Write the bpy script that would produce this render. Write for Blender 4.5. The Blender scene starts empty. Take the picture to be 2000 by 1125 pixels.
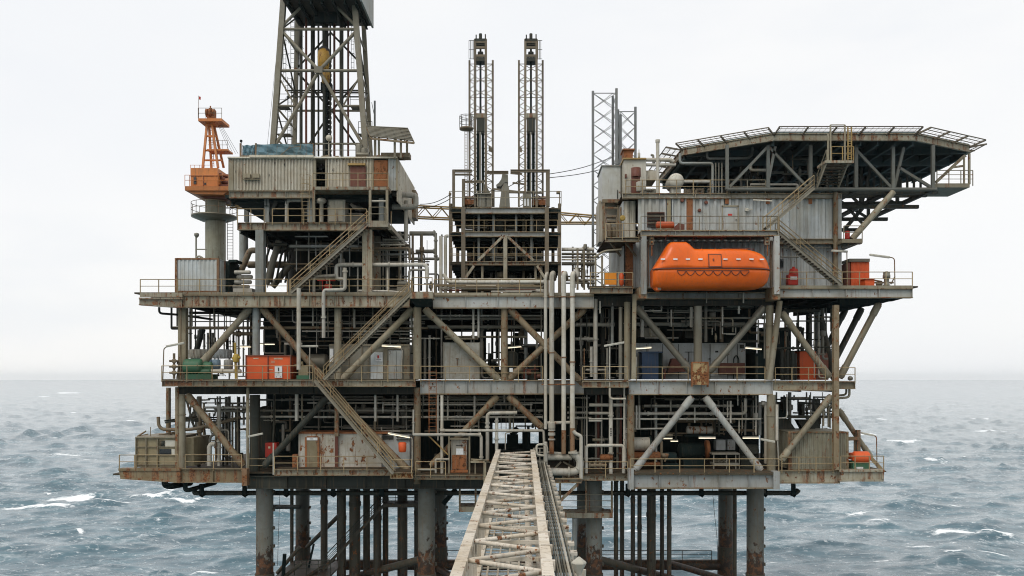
import bpy, math, random
import numpy as np
from mathutils import Vector, Matrix
R = math.radians
rnd = random.Random(7)
SC = bpy.context.scene
COL = SC.collection
F, VX, VY, D0, CZ = 1645.0, 1020.0, 738.0, 70.0, 24.0
M1 = D0 / F                                     # metres per photo pixel on the facade plane

def P(x, y, d=0.0):
    """photo pixel + distance behind the facade -> world point"""
    Y = D0 + d; s = Y / F
    return Vector(((x - VX) * s, Y, CZ + (VY - y) * s))

# ------------------------------------------------------------------ mesh builder
class MB:
    def __init__(s): s.v = []; s.f = []; s.sm = []
    def add(s, vs, fs, smooth=False):
        o = len(s.v); s.v += [tuple(p) for p in vs]
        s.f += [tuple(i + o for i in f) for f in fs]; s.sm += [smooth] * len(fs)
        return s
    def hexa(s, p):                              # 8 points: 0-3 bottom ring, 4-7 top ring
        return s.add(p, [(0,3,2,1),(4,5,6,7),(0,1,5,4),(1,2,6,5),(2,3,7,6),(3,0,4,7)])
    def box(s, x0, x1, y0, y1, z0, z1):
        if x0 > x1: x0, x1 = x1, x0
        if y0 > y1: y0, y1 = y1, y0
        if z0 > z1: z0, z1 = z1, z0
        return s.hexa([(x0,y0,z0),(x1,y0,z0),(x1,y1,z0),(x0,y1,z0),(x0,y0,z1),(x1,y0,z1),(x1,y1,z1),(x0,y1,z1)])
    def pb(s, x0, y0, x1, y1, d0, d1):           # pixel rectangle at depth d0, extruded back to d1
        a = P(x0, y0, d0); b = P(x1, y1, d0)
        return s.box(a.x, b.x, D0 + d0, D0 + d1, b.z, a.z)
    def bar(s, a, b, w, h=None, up=None):        # rectangular bar between two points
        h = h or w; a = Vector(a); b = Vector(b); t = (b - a).normalized()
        up = Vector(up) if up else (Vector((0,0,1)) if abs(t.z) < .95 else Vector((0,1,0)))
        sx = t.cross(up).normalized(); sz = sx.cross(t).normalized()
        q = [(-1,-1),(1,-1),(1,1),(-1,1)]
        return s.hexa([a + sx*i*w/2 + sz*j*h/2 for i, j in q] + [b + sx*i*w/2 + sz*j*h/2 for i, j in q])
    def ibar(s, a, b, w, h, t=.05):              # I section
        a = Vector(a); b = Vector(b); d = (b - a).normalized()
        up = Vector((0,0,1)) if abs(d.z) < .95 else Vector((0,1,0))
        sx = d.cross(up).normalized(); sz = sx.cross(d).normalized()
        s.bar(a + sz*(h/2 - t/2), b + sz*(h/2 - t/2), w, t, up); s.bar(a - sz*(h/2 - t/2), b - sz*(h/2 - t/2), w, t, up)
        return s.bar(a, b, t, h - 2*t - .004, up)
    def tube(s, a, b, r, r2=None, n=12, caps=True):
        a = Vector(a); b = Vector(b); r2 = r if r2 is None else r2
        t = (b - a).normalized(); up = Vector((0,0,1)) if abs(t.z) < .9 else Vector((1,0,0))
        sx = t.cross(up).normalized(); sz = sx.cross(t)
        A = [(sx*math.cos(2*math.pi*i/n) + sz*math.sin(2*math.pi*i/n)) for i in range(n)]
        vs = [a + k*r for k in A] + [b + k*r2 for k in A]
        s.add(vs, [(i, (i+1) % n, n + (i+1) % n, n + i) for i in range(n)], True)
        if caps:
            s.add([a + k*r for k in A], [tuple(range(n-1, -1, -1))]); s.add([b + k*r2 for k in A], [tuple(range(n))])
        return s
    def pipe(s, pts, r, bend=None, n=10):
        pts = [Vector(p) for p in pts]; bend = bend or r * 2.4
        path = [pts[0]]
        for i in range(1, len(pts) - 1):
            p, a, b = pts[i], pts[i-1] - pts[i], pts[i+1] - pts[i]
            k = min(bend, a.length * .49, b.length * .49)
            A = p + a.normalized()*k; B = p + b.normalized()*k
            for j in range(6):
                t = j / 5; path.append(A*(1-t)**2 + p*2*t*(1-t) + B*t*t)
        path.append(pts[-1])
        pp = [path[0]]
        for q in path[1:]:
            if (q - pp[-1]).length > 1e-4: pp.append(q)
        path = pp
        t0 = (path[1] - path[0]).normalized()
        up = Vector((0,0,1)) if abs(t0.z) < .9 else Vector((1,0,0))
        sx = t0.cross(up).normalized(); vs = []; m = len(path)
        for i, p in enumerate(path):
            t = (path[min(i+1, m-1)] - path[max(i-1, 0)]).normalized()
            sx = (sx - t*sx.dot(t)).normalized(); sy = t.cross(sx)
            vs += [p + (sx*math.cos(2*math.pi*j/n) + sy*math.sin(2*math.pi*j/n))*r for j in range(n)]
        s.add(vs, [(i*n + j, i*n + (j+1) % n, (i+1)*n + (j+1) % n, (i+1)*n + j) for i in range(m-1) for j in range(n)], True)
        s.add(vs[:n], [tuple(range(n-1, -1, -1))]); s.add(vs[-n:], [tuple(range(n))])
        return s
    def lathe(s, c, prof, n=16, axis='z'):
        c = Vector(c); vs = []
        for r, z in prof:
            for i in range(n):
                a = 2*math.pi*i/n; u, w = r*math.cos(a), r*math.sin(a)
                vs.append(c + (Vector((u, w, z)) if axis == 'z' else Vector((z, u, w)) if axis == 'x' else Vector((u, z, w))))
        m = len(prof)
        s.add(vs, [(k*n + i, k*n + (i+1) % n, (k+1)*n + (i+1) % n, (k+1)*n + i) for k in range(m-1) for i in range(n)], True)
        s.add(vs[:n], [tuple(range(n-1, -1, -1))]); s.add(vs[-n:], [tuple(range(n))])
        return s
    def drum(s, a, b, r, n=18):                  # vessel with domed ends
        a = Vector(a); b = Vector(b); t = (b - a).normalized(); L = (b - a).length
        up = Vector((0,0,1)) if abs(t.z) < .9 else Vector((1,0,0)); sx = t.cross(up).normalized(); sz = sx.cross(t)
        prof = [(r*math.sin(x), -r*.45*math.cos(x)) for x in (.15,.5,.9,1.3,1.57)] + [(r*math.sin(x), L + r*.45*math.cos(x)) for x in (1.57,1.3,.9,.5,.15)]
        vs = [a + t*z + (sx*math.cos(2*math.pi*i/n) + sz*math.sin(2*math.pi*i/n))*q for q, z in prof for i in range(n)]
        m = len(prof)
        s.add(vs, [(k*n + i, k*n + (i+1) % n, (k+1)*n + (i+1) % n, (k+1)*n + i) for k in range(m-1) for i in range(n)], True)
        s.add(vs[:n], [tuple(range(n-1, -1, -1))]); s.add(vs[-n:], [tuple(range(n))])
        return s
    def prism(s, poly, y0, y1):                  # polygon in world XZ, extruded along Y
        n = len(poly)
        s.add([(x, y0, z) for x, z in poly] + [(x, y1, z) for x, z in poly],
              [tuple(range(n)), tuple(range(2*n-1, n-1, -1))] + [(i, n + i, n + (i+1) % n, (i+1) % n) for i in range(n)])
        return s
    def pp(s, pix, d0, d1):                      # pixel polygon at depth d0 extruded to d1
        q = [P(x, y, d0) for x, y in pix]; return s.prism([(p.x, p.z) for p in q], D0 + d0, D0 + d1)
    def corr(s, a, b, z0, z1, pitch=.3, dep=.06):  # trapezoid sheet wall from a to b in plan; outside on the right-hand side of a->b
        a = Vector((a[0], a[1], 0)); b = Vector((b[0], b[1], 0)); L = (b - a).length; t = (b - a)/L; nrm = Vector((t.y, -t.x, 0))
        k = max(1, round(L / pitch)); pitch = L / k; pr = []
        for i in range(k):
            for u, o in ((0, 0), (.32, 0), (.5, dep), (.82, dep)): pr.append((i*pitch + u*pitch, o))
        pr.append((L, 0)); m = len(pr)
        fr = [a + t*u + nrm*o for u, o in pr]; bk = [a + t*u - nrm*.05 for u, o in pr]
        vs = [(p.x, p.y, z0) for p in fr] + [(p.x, p.y, z1) for p in fr] + [(p.x, p.y, z0) for p in bk] + [(p.x, p.y, z1) for p in bk]
        fs = []
        for i in range(m-1):
            fs += [(i, i+1, m+i+1, m+i), (2*m+i+1, 2*m+i, 3*m+i, 3*m+i+1), (m+i, m+i+1, 3*m+i+1, 3*m+i), (i+1, i, 2*m+i, 2*m+i+1)]
        fs += [(0, m, 3*m, 2*m), (m-1, 3*m-1, 4*m-1, 2*m-1)]
        return s.add(vs, fs)

# ------------------------------------------------------------------ things and parts
class Part:
    def __init__(s, name, mb, mat, label=None): s.name, s.mb, s.mat, s.label, s.kids, s.kind = name, mb, mat, label, [], None
    def part(s, name, mb, mat, label=None):
        q = Part(name, mb, mat, label); s.kids.append(q)
        if getattr(mb, 'fl', None): q.kids.append(Part('flange', mb.fl, FLANGE if mat is not DUSK else DUSK, None))
        return q
class Thing:
    def __init__(s, name, label, cat, group=None, kind=None):
        s.name, s.label, s.cat, s.group, s.kind, s.kids, s.mb, s.mat = name, label, cat, group, kind, [], None, None
        THINGS.append(s)
    part = Part.part
THINGS = []
def one(name, label, cat, mb, mat, group=None, kind=None):
    t = Thing(name, label, cat, group, kind); t.mb, t.mat = mb, mat; return t

def base_of(vs):
    a = np.array(vs, dtype=np.float64); lo = a.min(0); hi = a.max(0)
    return Vector(((lo[0]+hi[0])/2, (lo[1]+hi[1])/2, lo[2]))
def mesh_of(name, mb, o):
    me = bpy.data.meshes.new(name)
    me.from_pydata([(v[0]-o.x, v[1]-o.y, v[2]-o.z) for v in mb.v], [], mb.f)
    me.polygons.foreach_set('use_smooth', mb.sm); me.update()
    return me
def link_part(q, parent, ploc):
    o = base_of(q.mb.v); ob = bpy.data.objects.new(q.name, mesh_of(q.name, q.mb, o))
    ob.data.materials.append(q.mat); COL.objects.link(ob); ob.parent = parent; ob.location = o - ploc
    if q.label: ob['label'] = q.label
    if q.kind: ob['kind'] = q.kind
    for k in q.kids: link_part(k, ob, o)
def all_verts(t):
    vs = list(t.mb.v) if t.mb else []
    for k in t.kids: vs += k.mb.v
    return vs
def finish():
    for t in THINGS:
        if t.mb:
            o = base_of(t.mb.v); ob = bpy.data.objects.new(t.name, mesh_of(t.name, t.mb, o)); ob.data.materials.append(t.mat)
        else:
            o = base_of(all_verts(t)); ob = bpy.data.objects.new(t.name, None); ob.empty_display_size = .3
        COL.objects.link(ob); ob.location = o
        if t.label: ob['label'] = t.label
        if t.cat: ob['category'] = t.cat
        if t.group: ob['group'] = t.group
        if t.kind: ob['kind'] = t.kind
        for k in t.kids: link_part(k, ob, o)

ORD = ['', 'second', 'third', 'fourth', 'fifth', 'sixth', 'seventh', 'eighth', 'ninth', 'tenth', 'eleventh', 'twelfth', 'thirteenth', 'fourteenth', 'fifteenth', 'sixteenth', 'seventeenth']
def nth(i, n, first='leftmost', last='rightmost', frm='from the left'):
    return first if i == 0 else last if i == n - 1 else f'{ORD[i]} {frm}'

# ------------------------------------------------------------------ materials
def nd(nt, t, **kw):
    n = nt.nodes.new(t)
    for k, v in kw.items():
        if k in n.inputs: n.inputs[k].default_value = v
        else: setattr(n, k, v)
    return n
def mixc(nt, fac, a, b, mode='MIX'):
    m = nt.nodes.new('ShaderNodeMix'); m.data_type = 'RGBA'; m.blend_type = mode
    for i, v in ((0, fac), (6, a), (7, b)):
        if isinstance(v, bpy.types.NodeSocket): nt.links.new(v, m.inputs[i])
        elif i == 0: m.inputs[0].default_value = v
        else: m.inputs[i].default_value = (*v[:3], 1)
    return m.outputs[2]
def ramp(nt, src, lo, hi):
    m = nt.nodes.new('ShaderNodeMapRange'); m.interpolation_type = 'SMOOTHSTEP'
    nt.links.new(src, m.inputs[0]); m.inputs[1].default_value = lo; m.inputs[2].default_value = hi
    return m.outputs[0]
def mul(nt, a, b, op='MULTIPLY'):
    m = nt.nodes.new('ShaderNodeMath'); m.operation = op
    for i, v in ((0, a), (1, b)):
        if isinstance(v, bpy.types.NodeSocket): nt.links.new(v, m.inputs[i])
        else: m.inputs[i].default_value = v
    return m.outputs[0]
def noise(nt, vec, scale, detail=5, rough=.6):
    n = nd(nt, 'ShaderNodeTexNoise', Scale=scale, Detail=detail, Roughness=rough)
    nt.links.new(vec, n.inputs['Vector']); return n.outputs['Fac']
def scaled(nt, vec, s, off=(0,0,0)):
    m = nd(nt, 'ShaderNodeMapping'); m.inputs['Scale'].default_value = s; m.inputs['Location'].default_value = off
    nt.links.new(vec, m.inputs['Vector']); return m.outputs['Vector']

RUST_A, RUST_B = (.055, .023, .012), (.29, .115, .042)
def paint(name, col, rust=.25, streak=.3, dirt=.4, rough=.55, metal=0.0, splash=None, spec=.35, dk=.74):
    """weathered paint: faded patches, vertical run-off stains, chips down to rust"""
    col = (col[0]*dk, col[1]*dk*.955, col[2]*dk*.86) if dk != 1 else col
    m = bpy.data.materials.new(name); m.use_nodes = True; nt = m.node_tree
    b = nt.nodes['Principled BSDF']; g = nt.nodes.new('ShaderNodeNewGeometry'); pos = g.outputs['Position']
    big = noise(nt, pos, .35, 4); mid = noise(nt, pos, 2.2, 6, .65); fine = noise(nt, pos, 7, 7, .7)
    st = noise(nt, scaled(nt, pos, (1.9, 1.9, .13), (3, 7, 1)), 1.0, 6, .66)
    c = mixc(nt, ramp(nt, big, .35, .7), col, (col[0]*.80, col[1]*.745, col[2]*.66))
    c = mixc(nt, mul(nt, ramp(nt, mid, .4, .75), .45*dirt*2), c, tuple(k*f for k, f in zip(col, (.62, .55, .44))))
    st2 = noise(nt, scaled(nt, pos, (5.5, 5.5, .35), (8, 2, 5)), 1.0, 4, .6)
    c = mixc(nt, mul(nt, ramp(nt, st2, .50, .70), min(1, max(0, dirt)*1.35)), c, tuple(.35*k + .65*q for k, q in zip(col, (.15, .105, .06))))
    oi = nt.nodes.new('ShaderNodeObjectInfo'); vv = nt.nodes.new('ShaderNodeMapRange'); nt.links.new(oi.outputs['Random'], vv.inputs[0]); vv.inputs[3].default_value = .76; vv.inputs[4].default_value = 1.14
    hv = nt.nodes.new('ShaderNodeHueSaturation'); nt.links.new(c, hv.inputs['Color']); nt.links.new(vv.outputs[0], hv.inputs['Value']); c = hv.outputs[0]
    rc = mixc(nt, ramp(nt, fine, .35, .65), RUST_A, RUST_B)
    t = .69 - .26*streak
    sfac = mul(nt, ramp(nt, st, t, t + .10), ramp(nt, mid, .28, .46))
    c = mixc(nt, mul(nt, sfac, .92), c, rc)
    u = .71 - .30*rust
    pn = noise(nt, scaled(nt, pos, (2.4, 2.4, 1.5), (11, 5, 2)), 1.1, 8, .68)
    pf = ramp(nt, pn, u, u + .045)
    c = mixc(nt, pf, c, rc)
    rs = mul(nt, pf, .3, 'MULTIPLY')
    if splash is not None:                        # corroded splash zone near the water
        sx = nd(nt, 'ShaderNodeSeparateXYZ'); nt.links.new(pos, sx.inputs[0])
        zz = mul(nt, sx.outputs['Z'], mul(nt, mul(nt, pn, .5, 'SUBTRACT'), 11.0), 'ADD')
        f1 = nt.nodes.new('ShaderNodeMapRange'); nt.links.new(zz, f1.inputs[0])
        f1.inputs[1].default_value = splash + .3; f1.inputs[2].default_value = splash - .3
        c = mixc(nt, f1.outputs[0], c, mixc(nt, ramp(nt, mid, .45, .6), (.035, .022, .014), (.12, .05, .02)))
    nt.links.new(c, b.inputs['Base Color'])
    nt.links.new(mul(nt, rs, rough, 'ADD'), b.inputs['Roughness'])
    b.inputs['Metallic'].default_value = metal; b.inputs['Specular IOR Level'].default_value = spec
    bp = nd(nt, 'ShaderNodeBump', Strength=.25, Distance=.02); nt.links.new(fine, bp.inputs['Height']); nt.links.new(bp.outputs[0], b.inputs['Normal'])
    return m
def plain(name, col, rough=.5, emit=0, spec=.4):
    m = bpy.data.materials.new(name); m.use_nodes = True; nt = m.node_tree; b = nt.nodes['Principled BSDF']
    g = nt.nodes.new('ShaderNodeNewGeometry'); n = noise(nt, g.outputs['Position'], 3, 5)
    c = mixc(nt, ramp(nt, n, .35, .7), col, tuple(k*.75 for k in col)); nt.links.new(c, b.inputs['Base Color'])
    b.inputs['Roughness'].default_value = rough; b.inputs['Specular IOR Level'].default_value = spec
    if emit: b.inputs['Emission Color'].default_value = (*col, 1); b.inputs['Emission Strength'].default_value = emit
    return m

STEEL = paint('weathered_grey_steel', (.40, .375, .30), .36, .42, .7)
STEELB = paint('weathered_blue_grey_steel', (.27, .29, .28), .28, .34, .55, dk=1)
BEAMR = paint('rust_soaked_beam_paint', (.38, .31, .20), .52, .75, .9)
TRUSS = paint('dull_blue_grey_truss_paint', (.19, .21, .21), .14, .2, .4)
POST = paint('mottled_brown_grey_steel', (.33, .275, .195), .55, .5, .85)
BEAM = paint('pale_beam_paint_with_rust_runs', (.46, .445, .375), .46, .74, .7)
BEAMC = paint('cool_pale_beam_paint', (.41, .42, .40), .36, .40, .32, dk=1)
FLANGE = paint('rusty_flange_paint', (.36, .31, .22), .52, .45, .9)
RAIL = paint('beige_rail_paint', (.50, .40, .25), .30, .3, .5)
STAIR = paint('grey_stair_paint', (.40, .385, .335), .25, .3, .5)
PIPE = paint('off_white_pipe_paint', (.50, .48, .42), .20, .24, .55, .45, dk=1)
PIPEG = paint('mid_grey_pipe_paint', (.33, .335, .315), .16, .16, .4, .45)
PIPEB = paint('dull_brown_pipe_paint', (.27, .225, .165), .4, .3, .6)
DARK = paint('dark_steel_with_bay_shade', (.017, .030, .030), .06, .08, .2, .8, spec=.12, dk=1)  # shade of the inner bays is put into this near-black tone
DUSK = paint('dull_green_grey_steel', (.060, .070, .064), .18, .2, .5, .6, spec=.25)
FLOOR = paint('worn_deck_plate', (.10, .088, .068), .45, .2, .7, .8, spec=.2)
WALLB = paint('cream_corrugated_sheet', (.60, .56, .46), .26, .40, .5, dk=1)
WALLG = paint('pale_blue_grey_sheet', (.53, .56, .555), .26, .36, .38, dk=1)
WHITE = paint('chalky_white_paint', (.72, .73, .70), .22, .2, .35)
PATCH = paint('peeling_white_paint', (.62, .62, .60), .52, .45, .5)
RUSTY = paint('heavily_rusted_plate', (.42, .31, .16), .80, .6, .7, .8, dk=1)
RUSTB = paint('brown_scaly_rust', (.24, .145, .085), .62, .6, .8, .8, dk=1)
RUSTO = paint('orange_brown_rusted_sheet', (.34, .13, .05), .62, .7, .6, .8, dk=1)
BROWN = paint('brown_red_primer', (.17, .055, .035), .3, .2, .4, dk=1)
CRANE = paint('faded_crane_orange', (.60, .215, .06), .2, .34, .5, dk=1)
BOOM = paint('faded_yellow_boom_paint', (.52, .37, .15), .3, .2, .5)
BOAT = paint('glossy_lifeboat_orange', (.86, .15, .012), -.12, -.16, .22, .28, dk=1)
REDP = paint('orange_red_container_paint', (.66, .105, .025), -.05, .05, .3, dk=1)
ORNG = paint('signal_orange_paint', (.86, .30, .02), -.1, .0, .25, dk=1)
FIRE = paint('fire_red_paint', (.50, .035, .02), .02, .05, .3, dk=1)
YELL = paint('dull_yellow_paint', (.52, .36, .07), .2, .2, .5, dk=1)
YELD = paint('greasy_yellow_block_paint', (.44, .26, .05), .52, .4, .9, dk=1)
GREEN = paint('machine_green_paint', (.05, .15, .085), .1, .1, .4, dk=1)
BLUE = paint('dark_blue_paint', (.035, .07, .14), .05, .05, .3, dk=1)
BLUEL = paint('pale_blue_drum_paint', (.24, .36, .46), .05, .1, .4, dk=1)
TARP = paint('faded_blue_tarpaulin', (.115, .21, .255), .1, .3, .5, .7, dk=1)
OLIVE = paint('olive_beige_cabinet_paint', (.40, .36, .25), .25, .35, .6)
GALV = paint('dull_zinc_steel', (.30, .30, .27), .2, .15, .4, .45, .3)
LATT = paint('blue_grey_lattice_paint', (.20, .215, .22), .05, .05, .2, dk=1)
DERR = paint('weathered_derrick_steel', (.33, .32, .275), .26, .25, .55)
TOWER = paint('grey_brown_tower_steel', (.26, .225, .175), .3, .3, .5)
BRIDR = paint('rust_patched_bridge_tube', (.62, .57, .49), .50, .4, .5, dk=1)
BRID = paint('cream_bridge_paint', (.61, .56, .48), .36, .3, .5, dk=1)
LEGM = paint('jacket_leg_paint', (.165, .168, .15), .26, .4, .7, splash=9.2, dk=1)
COND = paint('conductor_pipe_paint', (.095, .09, .072), .4, .3, .6, splash=6.0)
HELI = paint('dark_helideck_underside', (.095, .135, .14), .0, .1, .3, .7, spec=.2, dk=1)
BLACK = plain('black_rubber', (.012, .014, .014), .7)
GLASSD = plain('dark_window_glass', (.02, .025, .028), .1, spec=.6)
LAMPM = plain('fluorescent_tube_light', (1.0, .86, .62), .4, 1.25)
LAMPW = plain('grey_lamp_diffuser', (.62, .58, .48), .4)
SIGNW = plain('white_sign_plate', (.75, .75, .73), .5)
INK = plain('black_sign_ink', (.02, .02, .02), .6)
CREAMT = plain('pale_stencil_lettering', (.62, .50, .34), .6)
REDI = plain('red_sign_ink', (.5, .04, .03), .6)
WIRE = plain('dark_wire_rope', (.06, .06, .058), .5)
NET = paint('net_frame_steel', (.22, .20, .17), .3, .2, .5)
# ------------------------------------------------------------------ camera, light, sky
cam = bpy.data.cameras.new('camera'); cam_o = bpy.data.objects.new('camera', cam); COL.objects.link(cam_o); SC.camera = cam_o
cam_o.location = (0, 0, CZ); cam_o.rotation_euler = (R(90), 0, 0)
cam.sensor_width = 36; cam.lens = 36 * F / 2000; cam.clip_start = .5; cam.clip_end = 60000
cam.shift_x = (1000 - VX) / 2000; cam.shift_y = (VY - 562.5) / 2000
SUN_EL, SUN_ROT = R(52), R(215)
sun = bpy.data.lights.new('sun', 'SUN'); sun.energy = 1.35; sun.angle = R(25); sun.color = (1, .965, .91)
sun_o = bpy.data.objects.new('sun', sun); COL.objects.link(sun_o); sun_o.location = (0, 0, 200)
# light comes from behind the camera, a little from its left
dirn = Vector((math.sin(SUN_ROT)*math.cos(SUN_EL), math.cos(SUN_ROT)*math.cos(SUN_EL), math.sin(SUN_EL)))
sun_o.rotation_euler = dirn.to_track_quat('Z', 'Y').to_euler()
w = bpy.data.worlds.new('World'); SC.world = w; w.use_nodes = True; nt = w.node_tree; bg = nt.nodes['Background']
sky = nt.nodes.new('ShaderNodeTexSky'); sky.sky_type = 'NISHITA'; sky.sun_disc = False
sky.sun_elevation = SUN_EL; sky.sun_rotation = SUN_ROT; sky.dust_density = 3; sky.altitude = 20
tc = nt.nodes.new('ShaderNodeTexCoord')
n1 = noise(nt, scaled(nt, tc.outputs['Generated'], (1.0, 1.0, 3.2), (4, 1, 0)), 2.3, 5, .55)
n2 = noise(nt, scaled(nt, tc.outputs['Generated'], (1.0, 1.0, 2.2), (1, 7, 3)), 1.1, 4, .5)
cl = mixc(nt, ramp(nt, n2, .38, .66), (9.85, 9.78, 9.62), (9.0, 9.15, 9.34))
cl = mixc(nt, mul(nt, ramp(nt, n1, .46, .72), .6), cl, (8.35, 8.65, 9.0))
c = mixc(nt, .93, sky.outputs[0], cl)
nt.links.new(c, bg.inputs['Color']); bg.inputs['Strength'].default_value = .1075
SC.view_settings.view_transform = 'Standard'; SC.view_settings.look = 'None'; SC.view_settings.exposure = 0; SC.view_settings.gamma = 1
SC.render.film_transparent = False
cy = SC.cycles; cy.use_denoising = True; cy.pixel_filter_type = 'BLACKMAN_HARRIS'; cy.filter_width = 1.05; cy.max_bounces = 6; cy.diffuse_bounces = 4; cy.glossy_bounces = 2; cy.volume_bounces = 4
cy.transmission_bounces = 2; cy.caustics_reflective = False; cy.caustics_refractive = False; cy.sample_clamp_indirect = 4

# ------------------------------------------------------------------ sea: one sheet from under the camera to the horizon
def build_sea():
    a_f = np.linspace(R(-42), R(42), 1250)
    a_b = np.linspace(R(42), R(318), 90)[1:-1]
    ang = np.concatenate([a_f, a_b])
    rr = [0.6, 10, 25, 40, 52, 62, 70, 76]
    while rr[-1] < 1500: rr.append(rr[-1] + max(.42, rr[-1]**2 / (24*842) * .62))
    while rr[-1] < 11000: rr.append(rr[-1]*1.12)
    rr = np.array(rr); A, RR = np.meshgrid(ang, rr)
    x = RR*np.sin(A); y = RR*np.cos(A); h = np.zeros_like(x); dx = np.zeros_like(x); dy = np.zeros_like(x); jac = np.zeros_like(x)
    g = np.random.RandomState(5)
    fade = np.clip(1.15 - RR/2600, 0.12, 1)
    for i in range(76):
        L = 26.0 * (0.955**i) if i < 46 else g.uniform(2.2, 5.0)
        th = R(-72) + g.normal(0, .48)
        k = 2*math.pi/L; amp = .0108*L*(1.0 if i < 46 else .62)*g.uniform(.45, 1.2) * (.6 if L > 18 else 1)
        ph = k*(x*math.cos(th) + y*math.sin(th)) + g.uniform(0, 6.28)
        # waves too short for the local mesh spacing are left to the bump
        grp = .55 + .45*np.sin(x*g.uniform(-.03,.03) + y*g.uniform(-.03,.03) + g.uniform(0,6.28))
        c_, s_ = np.cos(ph), np.sin(ph); a_ = amp*grp
        h += a_*c_; dx -= .8*a_*math.cos(th)*s_; dy -= .8*a_*math.sin(th)*s_; jac += k*a_*c_
    sg = h[(RR > 90) & (RR < 400)].std(); h = h + .22*np.where(h > 0, h*h, 0)/sg - .1*sg
    foam = np.clip((jac - 1.35)*1.4, 0, 1) * np.clip((RR - 80)/40, 0, 1)
    # a few breaking crests: (x, y, length, width, height, heading)
    for cx, cyy, ln, wd, ht, hd in BREAKERS:
        u = (x-cx)*math.cos(hd) + (y-cyy)*math.sin(hd); v = -(x-cx)*math.sin(hd) + (y-cyy)*math.cos(hd)
        v = v + .9*np.sin(u*.45 + cx) + .4*np.sin(u*1.3)
        e = np.exp(-(u/ln)**4)
        h += ht*e*np.exp(-(v/(wd*1.2))**2)
        vv = v/wd - .2
        foam = np.maximum(foam, 1.25*e*np.exp(-np.where(vv < 0, vv*2.0, vv*.8)**2))
    h *= fade
    far = np.clip((900 - RR)/400, 0, 1)
    V = np.stack([x + dx*far, y + dy*far, h], -1).reshape(-1, 3)
    m, n = len(rr), len(ang)
    i, j = np.meshgrid(np.arange(m-1), np.arange(n), indexing='ij'); j2 = (j+1) % n
    q = np.stack([i*n + j, i*n + j2, (i+1)*n + j2, (i+1)*n + j], -1).reshape(-1, 4)[:, ::-1]
    me = bpy.data.meshes.new('sea'); nv, nf = len(V), len(q)
    me.vertices.add(nv); me.loops.add(nf*4); me.polygons.add(nf)
    me.vertices.foreach_set('co', V.astype(np.float32).ravel()); me.loops.foreach_set('vertex_index', q.astype(np.int32).ravel())
    me.polygons.foreach_set('loop_start', np.arange(0, nf*4, 4, dtype=np.int32))
    me.polygons.foreach_set('use_smooth', np.ones(nf, dtype=bool)); me.update(calc_edges=True)
    at = me.attributes.new('foam', 'FLOAT', 'POINT'); at.data.foreach_set('value', foam.astype(np.float32).ravel())
    ob = bpy.data.objects.new('sea', me); COL.objects.link(ob); ob['kind'] = 'structure'
    ob['label'] = 'choppy grey-green sea with broken whitecaps running out to the hazy horizon'
    mt = bpy.data.materials.new('sea_water'); mt.use_nodes = True; nt = mt.node_tree; b = nt.nodes['Principled BSDF']
    pos = nt.nodes.new('ShaderNodeNewGeometry').outputs['Position']
    w1 = noise(nt, scaled(nt, pos, (.55, 1.25, 1)), 1.0, 8, .68); w2 = noise(nt, scaled(nt, pos, (.16, .42, 1), (5, 3, 0)), 1.0, 5, .6)
    hh = mul(nt, mul(nt, w1, .5), mul(nt, w2, .8), 'ADD')
    bp = nd(nt, 'ShaderNodeBump', Strength=1.0, Distance=.13); nt.links.new(hh, bp.inputs['Height']); nt.links.new(bp.outputs[0], b.inputs['Normal'])
    fo = nd(nt, 'ShaderNodeAttribute', attribute_name='foam')
    brk = noise(nt, scaled(nt, pos, (.9, 1.5, 1)), 1.0, 9, .72)
    f1 = ramp(nt, mul(nt, fo.outputs['Fac'], mul(nt, mul(nt, brk, .5, 'SUBTRACT'), 3.0), 'ADD'), .10, .72)
    # thin trails of old foam drawn out by the wind
    tr = noise(nt, scaled(nt, pos, (.045, .16, 1), (9, 2, 0)), 1.0, 7, .62)
    f2 = mul(nt, ramp(nt, tr, .47, .68), mul(nt, ramp(nt, brk, .33, .66), .55))
    ff = mul(nt, f1, f2, 'MAXIMUM')
    deep = mixc(nt, ramp(nt, w2, .35, .7), (.015, .070, .100), (.045, .128, .165))
    nt.links.new(mixc(nt, ff, deep, (.82, .85, .86)), b.inputs['Base Color'])
    nt.links.new(mul(nt, mul(nt, ff, .55), .09, 'ADD'), b.inputs['Roughness']); b.inputs['IOR'].default_value = 1.72
    me.materials.append(mt)
def sea_at(x, y):
    """photo pixel below the horizon -> point on the water"""
    Y = CZ*F/(y - VY); return ((x - VX)*Y/F, Y)
BREAKERS = []
for x, y, ln, wd, ht, hd in ((70, 994, 8, 2.6, .75, .10), (190, 985, 7, 2.0, .5, .05), (130, 975, 6, 3.0, .2, .0), (290, 972, 6, 1.4, .3, .0), (355, 975, 5, 1.1, .3, .0), (1945, 1052, 4.5, 2.8, .7, .12), (1870, 1040, 4.5, 1.8, .3, -.1), (1860, 792, 22, 12, .6, .0),
                             (1790, 790, 10, 10, .6, .0), (1820, 1066, 5, 1.4, .3, .0), (40, 900, 7, 3, .3, .05), (135, 768, 40, 14, .5, 0), (60, 775, 30, 14, .5, 0), (1985, 1120, 2, 1.6, .4, 0), (1935, 842, 9, 5, .3, 0), (1770, 862, 8, 4, .3, 0), (120, 890, 6, 3, .3, 0), (395, 1118, 2, 1.2, .3, 0), (1255, 1040, 3, 1.2, .2, 0)):
    BREAKERS.append((*sea_at(x, y), ln*.72, wd*.62, ht, hd))
_r = random.Random(31)
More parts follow.
